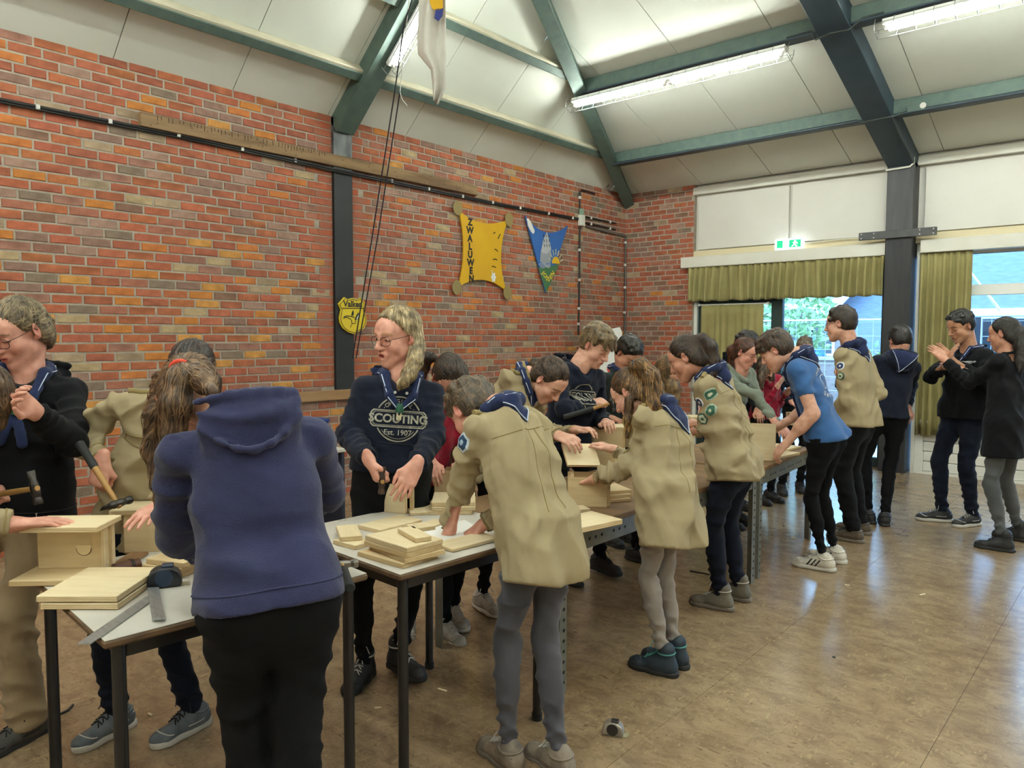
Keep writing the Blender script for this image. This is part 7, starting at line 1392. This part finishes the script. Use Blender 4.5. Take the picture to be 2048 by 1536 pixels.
flat_on(sd_, 'bird_crest', [w2_(*p) for p in ((364, 540), (372, 500), (388, 470), (396, 510), (390, 540))][::-1], M_INK, .0207, .001); flat_on(sd_, 'bird_eye', [w2_(*p) for p in ((408, 575), (425, 535), (450, 498), (458, 540), (445, 580), (420, 592))][::-1], M_INK, .0207, .001); flat_on(sd_, 'eye_glint', [w2_(*p) for p in ((422, 580), (440, 545), (452, 525), (448, 560), (436, 582))][::-1], M_WP, .0222, .001)
XW = DX+.02
# ropes and the hanging flag
M_ROPE = mat('dark_rope', '231c26', .8); top_ = np.array((-4.785, 4.319, 4.540))
tag(MB().tube([top_, np.array((-4.941, 4.289, 4.218)), np.array((-5.092, 4.314, 3.713)), np.array((-5.508, 4.382, 2.495)), np.array((-5.880, 4.430, 1.391))], .006, 6).build('hoist_rope', M_ROPE), 'dark hoist rope slanting down the wall, left of the pair', 'rope', 'hoist ropes')
tag(MB().tube([np.array((-5.020, 4.308, 3.684)), np.array((-5.470, 4.415, 2.495)), np.array((-5.855, 4.452, 1.391))], .006, 6).build('hoist_rope', M_ROPE), 'dark hoist rope slanting down the wall, right of the pair', 'rope', 'hoist ropes')
tag(MB().tube([np.array((-4.912, 4.344, 4.587)), np.array((-4.994, 4.333, 4.030)), np.array((-5.020, 4.308, 3.676)), np.array((-5.001, 4.319, 3.612)), np.array((-4.969, 4.342, 3.561))], .004, 6).build('white_cord', mat('white_cord', 'd0cfc8', .8)), 'thin white cord knotted to the dark rope', 'rope')
M_FLAG = mat('flag_cloth', 'dedad2', .85, 'd3cec6', 6, bump=.1, bscale=20)
def sheet(name, rows, m, parent=None, th=.003):
    """hanging cloth through rows of points, with thickness"""
    A_ = np.array(rows, float); nr, nc = A_.shape[:2]; V = A_.reshape(-1, 3); F = np.array([(r*nc+c, r*nc+c+1, (r+1)*nc+c+1, (r+1)*nc+c) for r in range(nr-1) for c in range(nc-1)])
    o = link(name, np_mesh(name, V, F, m), parent); sd = o.modifiers.new('thickness', 'SOLIDIFY'); sd.thickness = th; sd.offset = 0; return o
rows = []; FO = np.array((-4.325, 3.904, 4.330)); FU = unit((.755, .656, 0)); FN = np.array([-.656, .755, 0])      # top corner, width and depth of the flag
for t, (xl_, xr_) in zip(np.linspace(0, 1, 9), ((838, 892), (838, 892), (836, 891), (834, 892), (832, 893), (834, 893), (860, 893), (864, 893), (866, 876))):
    y_ = 256*t; rows.append([FO+FU*((xl_-838+(xr_-xl_)*s)*.00373)-Zv*((y_+(10*s if t > .6 else 0))*.00373)+FN*(.05*math.sin(s*9+t*3)) for s in np.linspace(0, 1, 13)])
fl = sheet('flag', rows, M_FLAG); tag(fl, 'white flag with yellow and blue emblem hanging limp from the roof', 'flag')
def flag_patch(name, pts, m):
    P_ = [FO+FU*((x-838)*.00373)-Zv*((y+60)*.00373)-FN*.06 for x, y in pts]; return MB().raw(P_+[p+FN*.004 for p in P_], [tuple(range(len(P_))), tuple(range(2*len(P_)-1, len(P_)-1, -1))]+[(i, len(P_)+i, len(P_)+(i+1) % len(P_), (i+1) % len(P_)) for i in range(len(P_))]).build(name, m, fl)
flag_patch('yellow_emblem', [(862, -20), (888, -20), (887, 22), (876, 26), (866, 22), (861, 10)], mat('emblem_yellow', 'd9a80f', .7)); flag_patch('blue_emblem', [(873, 23), (888, 21), (886, 36), (878, 46), (870, 40)], mat('emblem_blue', '2b3580', .7))
# loudspeaker-like bracket at the hip
c_ = np.array((-6.261, 9.218, 3.860)); o_ = empty('spotlight', c_, 'small black spotlight on the hip beam in the corner', 'spotlight'); MB().tube([(0, 0, 0), (.05, -.06, -.05)], [.06, .075], 12).build('lamp_housing', M_BLK, o_); MB().bar((0, 0, .02), (.02, .05, .14), .02, .02).build('bracket', M_BLK, o_)
# exit sign
e0, e1 = np.array((-3.899, 9.760, 2.839)), np.array((-3.529, 9.760, 2.809)); ex = empty('exit_sign', (e0[0], 9.70, 2.735), 'lit green and white emergency exit sign above the valance', 'exit sign'); wE = e1[0]-e0[0]
MB().box((0, 0, 0), (wE, .05, .135), bev=.008).build('housing', mat('exit_white', 'ffffff', .4, emit='dff2ff', estr=1.6), ex); MGX = mat('exit_green', '0f9a6a', .5, emit='12b57c', estr=.9); MWX = mat('exit_figure_white', 'ffffff', .5, emit='ffffff', estr=1.5)
MB().box((.03, -.003, .02), (.125, .0, .115)).build('arrow_field', MGX, ex); MB().box((.19, -.003, .02), (wE-.03, .0, .115)).build('figure_field', MGX, ex)
MB().prism([(.065, .02), (.09, .02), (.09, .115), (.065, .115)], (.0+.045, -.0035, 0), (1, 0, 0), (0, 0, 1), .001).build('door_symbol', MWX, ex)
cc_ = .19+(wE-.22)*.5; MB().prism([(cc_+.012*math.cos(t), .098+.011*math.sin(t)) for t in np.linspace(0, 6.283, 12, endpoint=False)], (0, -.0035, 0), (1, 0, 0), (0, 0, 1), .001).build('figure_head', MWX, ex); MB().prism([(cc_-.03, .082), (cc_+.02, .088), (cc_+.04, .065), (cc_+.03, .06), (cc_+.012, .072), (cc_+.005, .055), (cc_+.03, .04), (cc_+.022, .022), (cc_+.012, .024), (cc_+.016, .037), (cc_-.01, .047), (cc_-.035, .028), (cc_-.042, .034), (cc_-.012, .06), (cc_-.02, .072)], (0, -.0035, 0), (1, 0, 0), (0, 0, 1), .001).build('running_figure', MWX, ex)
tag(MB().tube([(e1[0], 9.74, 2.79), (-3.6, 9.75, 2.80), (-3.1, 9.75, 2.815), (-2.56, 9.75, 2.81)], .006, 6).build('sign_cable', M_TRIM), 'thin pale cable running from the exit sign to the pillar', 'cable')
# ------------------------------------------------------------------ curtains
M_CURT = mat('olive_curtain', '9a9160', .9, '8a8152', 3, bump=.15, bscale=300, sheen=.1)
def curtain(name, x0, x1, z0, z1, y, folds, amp, label, hem=0, seed=0, slant=0):
    r = random.Random(seed); ph = [r.uniform(0, 6) for _ in range(4)]; rows = []; n = int(folds*9)
    for t in np.linspace(0, 1, 14):
        row = []
        for s in np.linspace(0, 1, n):
            a = amp*(.35+.65*min(1, t*2.2)); f_ = folds*2*math.pi*(s+.018*math.sin(5*s*3+ph[0])+.008*math.sin(17*s+ph[1])*t); g_ = math.sin(f_); row.append((x0+(x1-x0)*s+.008*math.cos(f_)*t, y-a*(abs(g_)**.7*math.copysign(1, g_)+.35*math.sin(2.7*f_+ph[2])*t)-.01, z1+(z0-z1)*t+slant*s*t+.008*math.sin(f_*.5+ph[3])*(t > .9)))
        rows.append(row)
    o = sheet(name, rows, M_CURT, None, .003); return tag(o, label, 'curtain')
curtain('curtain_valance', -5.15, -2.56, 2.10, 2.575, LY-.07, 25, .045, 'short olive pleated valance across the top of the glazed door', seed=2)
curtain('curtain', -2.19, -1.66, .46, 2.575, LY-.05, 7, .04, 'long olive curtain drawn to the side of the window', seed=5)
dc = curtain('curtain', -4.96, -4.06, .28, 2.045, LY+.0, 9, .012, 'plain olive curtain hung on a rod over the glazed door', seed=7)
rd = empty('curtain_rod', (-5.0, LY+.0, 2.05), 'white curtain rod across the glazed door', 'curtain rod'); MB().tube([(0, 0, 0), (1.0, 0, 0)], .011, 10).build('rod', M_WFRAME, rd)
for x in (0, 1.0): MB().tube([(x-.012, 0, 0), (x+.012, 0, 0)], .02, 10).build('finial', M_WFRAME, rd); MB().bar((x, 0, 0), (x, .08, .0), .015, .015).build('bracket', M_WFRAME, rd)
# ------------------------------------------------------------------ things along the left wall
st_ = empty('side_table', (-4.95, 3.6, 0), 'white-topped side table with dark panel side, behind the fair-haired girl', 'table')
sp = np.array((-4.581, 3.383, 0.766)); st_.location = (sp[0], sp[1], 0); zs = sp[2]
MB().box((-.75, -1.15, zs-.03), (0, 0, zs), bev=.005).build('table_top', M_LAM, st_); MB().box((-.7, -.04, .02), (-.0, -.015, zs-.03)).build('side_panel', mat('dark_blue_panel', '20283a', .6), st_); MB().box((-.7, -1.12, .02), (-.0, -1.095, zs-.03)).build('side_panel', mat('dark_blue_panel'), st_); MB().box((-.66, -1.1, zs-.14), (-.63, -.04, zs-.03)).build('back_rail', M_BLK, st_)
cr0 = np.array((-4.869, 3.336, 0.820)); ct = empty('crate', (cr0[0], cr0[1]-.25, zs), 'blue plastic crate standing on the side table', 'crate'); MCR = mat('blue_crate', '1f3f86', .45, '1a3674', 6)
for lo_, hi_ in (((-.3, 0, 0), (.0, .02, .19)), ((-.3, .33, 0), (.0, .35, .19)), ((-.02, .02, 0), (.0, .33, .19)), ((-.3, .02, 0), (-.28, .33, .19))): MB().box(lo_, hi_, bev=.004).build('crate_wall', MCR, ct)
MB().box((-.28, .02, .0), (-.02, .33, .012)).build('crate_floor', MCR, ct)
for k in range(4): MB().box((.0, .03+.08*k, .02), (.008, .045+.08*k, .17)).build('rib', MCR, ct)
MB().box((-.31, -.008, .175), (.01, .358, .195), bev=.004).build('rim', MCR, ct)
# white notice board leaning at the back wall
nb_ = np.array((-5.877, 8.171, 1.636)); nx_ = np.array((-5.531, 8.608, 1.678)); o_ = empty('notice_board', (nb_[0], nb_[1], .55), 'white board with a red disc behind the fair-fringed boy', 'board'); U_ = unit((nx_[0]-nb_[0], nx_[1]-nb_[1], 0)); wN = np.linalg.norm((nx_-nb_)[:2]); nn = np.array([U_[1], -U_[0], 0])
pts_ = [(0, 0), (wN, 0), (wN, 1.12), (wN*.94, 1.18), (wN*.5, 1.13), (wN*.06, 1.19), (0, 1.1)]; MB().prism(pts_, (0, 0, 0), U_, Zv, .02).build('panel', M_WP, o_)
MB().prism([(wN*.72+.05*math.cos(t), .62+.05*math.sin(t)) for t in np.linspace(0, 6.283, 20, endpoint=False)], nn*.021, U_, Zv, .002).build('red_disc', mat('red_paint', 'c0202a', .6), o_); MB().bar(nn*.022+U_*wN*.15+Zv*.9, nn*.022+U_*wN*.75+Zv*.3, .006, .004).build('black_line', M_INK, o_)
for x in (.1, .9): MB().bar(U_*wN*x-nn*.03+Zv*1.0, U_*wN*x-nn*.25-Zv*.55, .03, .03).bar(U_*wN*x+Zv*.3-nn*.02, U_*wN*x-Zv*.55+nn*.08, .03, .03).build('easel_leg', M_BLK, o_)
# far small table whose legs show beneath the reach of the bench
q_ = empty('far_table', (-2.95, 7.8, 0), 'small black-legged table beyond the far end of the workbench', 'table'); MB().box((-.35, 0, .70), (.2, .9, .725), bev=.004).build('table_top', M_LAM, q_)
for x in (-.3, .15):
    for y in (.05, .85): MB().tube([(x, y, 0), (x, y, .70)], .017, 10).build('leg', M_BLK, q_)
# floor litter
for k, (x, y, l_, a_, lab) in enumerate(((1528, 1005, .07, .6, 'pale splinter under the far end of the bench'), (1567, 1052, .03, 2.2, 'dark chip on the floor before the blue-shirted boy'), (1587, 1076, .035, .3, 'small curled shaving on the floor near the white trainer'), (1694, 1171, .03, .1, 'white chip on the shiny floor right of the white trainer'), (756, 1417, .03, .8, 'pale chip on the floor between the left table legs'), (884, 1381, .05, .2, 'pale splinter on the floor under the middle table'), (1668, 1315, .015, .2, 'tiny dark crumb on the open floor'), (300, 1430, .03, .1, 'pale shaving on the floor beneath the left table'), (1400, 1146, .14, .1, 'dark strip of wood on the floor under the bench'), (1845, 1190, .05, 1.2, 'torn brown shaving on the open floor at right'))):
    p = np.array(atz(x, y, 0)); tag(MB().box((-l_/2, -.006, .0005), (l_/2, .006, .006), rotz(a_, p), bev=.0015).build('wood_chip', M_INK if 'dark' in lab else M_WOOD2), lab, 'wood chip', 'chips on the floor')
cb_ = [np.array(atz(x, y, .006)) for x, y in ((80, 1418), (88, 1426), (100, 1430), (120, 1428), (136, 1420), (146, 1409))]; tag(MB().tube(cb_, .005, 6).build('cable_end', M_INK), 'short black cable on the floor by the khaki trouser leg', 'cable')
# ------------------------------------------------------------------ outside the windows
M_PAVE = mat('outdoor_paving', 'a5a7a8', .9, '989a9b', 3); tag(MB().box((-45, LY+.3, -.25), (40, 75, -.12)).build('outdoor_ground', M_PAVE), kind='structure')
M_OBR = mat('outdoor_brick', '857670', .9, '72655f', 9, stretch=(1, 1, 3)); M_SLATE = mat('slate_roof', '6f7a87', .8, '636e7b', 6, stretch=(1, 1, 4)); M_OW = mat('outdoor_white', 'd9dde0', .7); M_POLE = mat('galvanised_pole', 'a9b0b5', .4, metal=.6); M_LEAF = mat('leaf', '7f9f70', .8, '9fbd8a', 12); M_LEAFD = mat('hedge_leaf', '7f9678', .85, '93a98a', 10); M_BARK = mat('bark', '4a3d33', .9); M_VAN = mat('blue_van', '3a62b0', .35); M_DGL = mat('dark_window', '20262e', .2)
gw = tag(MB().box((-14, 15.4, -.15), (-2.2, 15.6, 1.15)).build('garden_wall', M_OBR), 'low dark brick wall beyond the glass door', 'wall')
for k in range(12): MB().box((-14+k*.99, 15.36, 1.15), (-14+k*.99+.97, 15.64, 1.21)).build('coping_stone', M_PAVE, gw)
def leaves(name, c, rad, n, m, seed, size=.09, parent=None):
    r = np.random.default_rng(seed); d = r.normal(size=(n, 3)); d /= np.linalg.norm(d, axis=1)[:, None]; p = np.array(c)+d*np.array(rad)*(r.uniform(.45, 1, n)**.6)[:, None]*(1+.25*np.sin(d@np.array([5., 4, 7])))[:, None]
    a = r.normal(size=(n, 3)); a /= np.linalg.norm(a, axis=1)[:, None]; b = np.cross(a, r.normal(size=(n, 3))); b /= np.linalg.norm(b, axis=1)[:, None]; s = (size*r.uniform(.6, 1.3, n))[:, None]
    V = np.stack([p-a*s, p+b*s*.45, p+a*s, p-b*s*.45], 1).reshape(-1, 3); F = np.arange(n*4).reshape(-1, 4); return link(name, np_mesh(name, V, F, m, smooth=False), parent)
def shrub(c, rad, n, m, seed, label, trunk, size=.09):
    o = empty('tree', (c[0], c[1], -.12), label, 'tree'); lc = np.array([0, 0, c[2]+.12]); tag(leaves('foliage', lc, rad, n, m, seed, size, o), kind='stuff')
    for k in range(3): MB().tube([(0, 0, 0), (.1*k-.1, .05*k, trunk*.6), (.5*(k-1)*rad[0], .2*(k-1), c[2]+.12)], [.06, .045, .015], 6).build('stem', M_BARK, o)
shrub((-5.15, 13.6, 1.9), (.75, .6, .75), 1500, M_LEAF, 3, 'light green young tree close behind the glass', 1.3, .075)
shrub((-3.35, 14.0, 1.0), (.9, .5, .5), 900, M_LEAF, 4, 'low bright shrub in front of the brick wall', .6, .08)
shrub((-8.6, 14.6, 1.0), (1.2, .6, .6), 900, M_LEAFD, 5, 'dark hedge shrub left of the young tree', .5, .09)
for k, (x, lab) in enumerate(((-12.5, 'mesh fence panel furthest left outside'), (-9.0, 'mesh fence panel outside behind the glass door'), (-5.5, 'mesh fence panel outside behind the fixed window'), (-2.0, 'mesh fence panel outside left of the window'), (1.5, 'mesh fence panel outside the right window'))):
    o = empty('fence_panel', (x, 12.6, -.12), lab, 'fence', 'site fence panels outside')
    MB().tube([(0, 0, 0), (0, 0, 2.0), (3.4, 0, 2.0), (3.4, 0, 0), (0, 0, .12)], .02, 6).build('tube_frame', M_POLE, o); q = MB()
    for i in range(14): q.tube([(.24*i+.12, 0, .1), (.24*i+.12, 0, 2.0)], .004, 4)
    for i in range(9): q.tube([(0, 0, .2+.22*i), (3.4, 0, .2+.22*i)], .004, 4)
    tag(q.build('wire_mesh', M_POLE, o), kind='stuff')
def house(x0, x1, y, d, h, rh, label, wallm, wins):
    o = empty('house', (x0, y, -.12), label, 'house', 'houses beyond the fence'); wl = MB().box((0, 0, 0), (x1-x0, d, h)).build('wall', wallm, o)
    MB().raw([(-.3, -.4, h), (x1-x0+.3, -.4, h), (x1-x0+.3, d/2, h+rh), (-.3, d/2, h+rh), (-.3, d+.4, h), (x1-x0+.3, d+.4, h)], [(0, 1, 2, 3), (3, 2, 5, 4), (0, 3, 4), (1, 5, 2), (0, 4, 5, 1)]).build('roof', M_SLATE, o)
    MB().box((-.3, -.45, h-.2), (x1-x0+.3, -.38, h+.03)).build('gutter_board', M_OW, o)
    for (a, b, c, e) in wins: f_ = MB().box((a, -.05, c), (b, .02, e)).build('window', M_OW, o); MB().box((a+.1, -.07, c+.1), ((a+b)/2-.04, -.04, e-.1)).build('pane', M_DGL, f_); MB().box(((a+b)/2+.04, -.07, c+.1), (b-.1, -.04, e-.1)).build('pane', M_DGL, f_)
    return o
house(-26, -13.2, 27, 8, 3.2, 3.2, 'pale house far behind the glass door', M_OW, [(1, 3.4, 1, 2.6), (5, 7.4, 1, 2.6), (9.4, 11.6, .9, 2.7)])
house(-12.6, -2.6, 30, 8, 3.0, 3.4, 'brick house with white windows behind the young tree', M_OBR, [(.8, 3, 1, 2.5), (4.2, 6.4, 1, 2.5), (7.4, 9.4, .9, 2.6)])
# gabled building with white barge boards seen in the right-hand window
gb = empty('gabled_house', (-3.0, 17.5, -.12), 'slate-clad gabled building with white barge boards behind the right window', 'house', 'houses beyond the fence')
MB().raw([(-2.4, 0, 0), (3.2, 0, 0), (3.2, 0, 2.6), (.4, 0, 5.6), (-2.4, 0, 2.6), (-2.4, 8, 0), (3.2, 8, 0), (3.2, 8, 2.6), (.4, 8, 5.6), (-2.4, 8, 2.6)], [(0, 1, 2, 3, 4), (9, 8, 7, 6, 5), (0, 5, 6, 1), (1, 6, 7, 2), (4, 9, 5, 0)]).build('wall', M_SLATE, gb)
MB().raw([(3.5, -.35, 2.3), (.4, -.35, 5.7), (.4, 8.3, 5.7), (3.5, 8.3, 2.3)], [(0, 1, 2, 3)]).raw([(-2.7, -.35, 2.3), (.4, -.35, 5.7), (.4, 8.3, 5.7), (-2.7, 8.3, 2.3)], [(3, 2, 1, 0)]).build('roof', mat('roof_tiles_blue', '7f97b0', .7, '708aa5', 8, stretch=(1, 4, 1)), gb)
MB().bar((3.55, -.38, 2.2), (.4, -.38, 5.66), .05, .28).bar((-2.75, -.38, 2.2), (.4, -.38, 5.66), .05, .28).build('barge_board', M_OW, gb)
for a, b in ((-.6, 1.2),): f_ = MB().box((a, -.06, 1.0), (b, .0, 2.3)).build('window', M_OW, gb); MB().box((a+.1, -.08, 1.1), (b-.1, -.05, 2.2)).build('pane', M_DGL, f_)
house(2.5, 14, 24, 8, 3.2, 3.0, 'brick house behind the scaffold at the far right', M_OBR, [(1, 3, 1, 2.5), (5, 7, 1, 2.5)])
sf = empty('scaffold', (-3.0, 15.2, -.12), 'scaffold of grey poles and diagonal braces outside the right window', 'scaffold')
for x in (0, 1.6, 3.2, 4.8): MB().tube([(x, 0, 0), (x, 0, 4.6)], .03, 8).build('standard', M_POLE, sf)
for z in (1.1, 2.1, 3.4): MB().tube([(-.2, 0, z), (5.0, 0, z)], .025, 8).build('ledger', M_POLE, sf)
for x in (0, 1.6, 3.2): MB().tube([(x, .04, 3.4), (x+1.6, .04, 1.1)], .025, 8).build('brace', M_POLE, sf)
MB().box((-.2, .0, 2.12), (5.0, .6, 2.17)).build('platform', M_OW, sf)
vn = empty('van', (-11.5, 19.6, -.12), 'blue van with white roof parked beyond the brick wall', 'van'); prof = [(0, .3), (4.4, .3), (4.4, 1.2), (3.7, 1.35), (3.2, 2.05), (0, 2.1)]
MB().prism(prof, (0, .0, 0), (1, 0, 0), (0, 0, 1), 1.8).build('bodywork', M_VAN, vn, bevel=.06, seg=2); MB().box((.1, -1.75, 2.08), (3.1, -.05, 2.2), bev=.05).build('roof', M_OW, vn); MB().box((2.3, .0, 1.35), (3.3, .02, 1.95)).build('side_window', M_DGL, vn)
for x in (.8, 3.5): MB().tube([(x, -.05, .33), (x, .12, .33)], .33, 18).build('wheel', mat('tyre', '141414', .9), vn)
# free-standing meshes that stand where their vertices say keep an origin at the world origin; nothing else to do
bpy.context.view_layer.update()
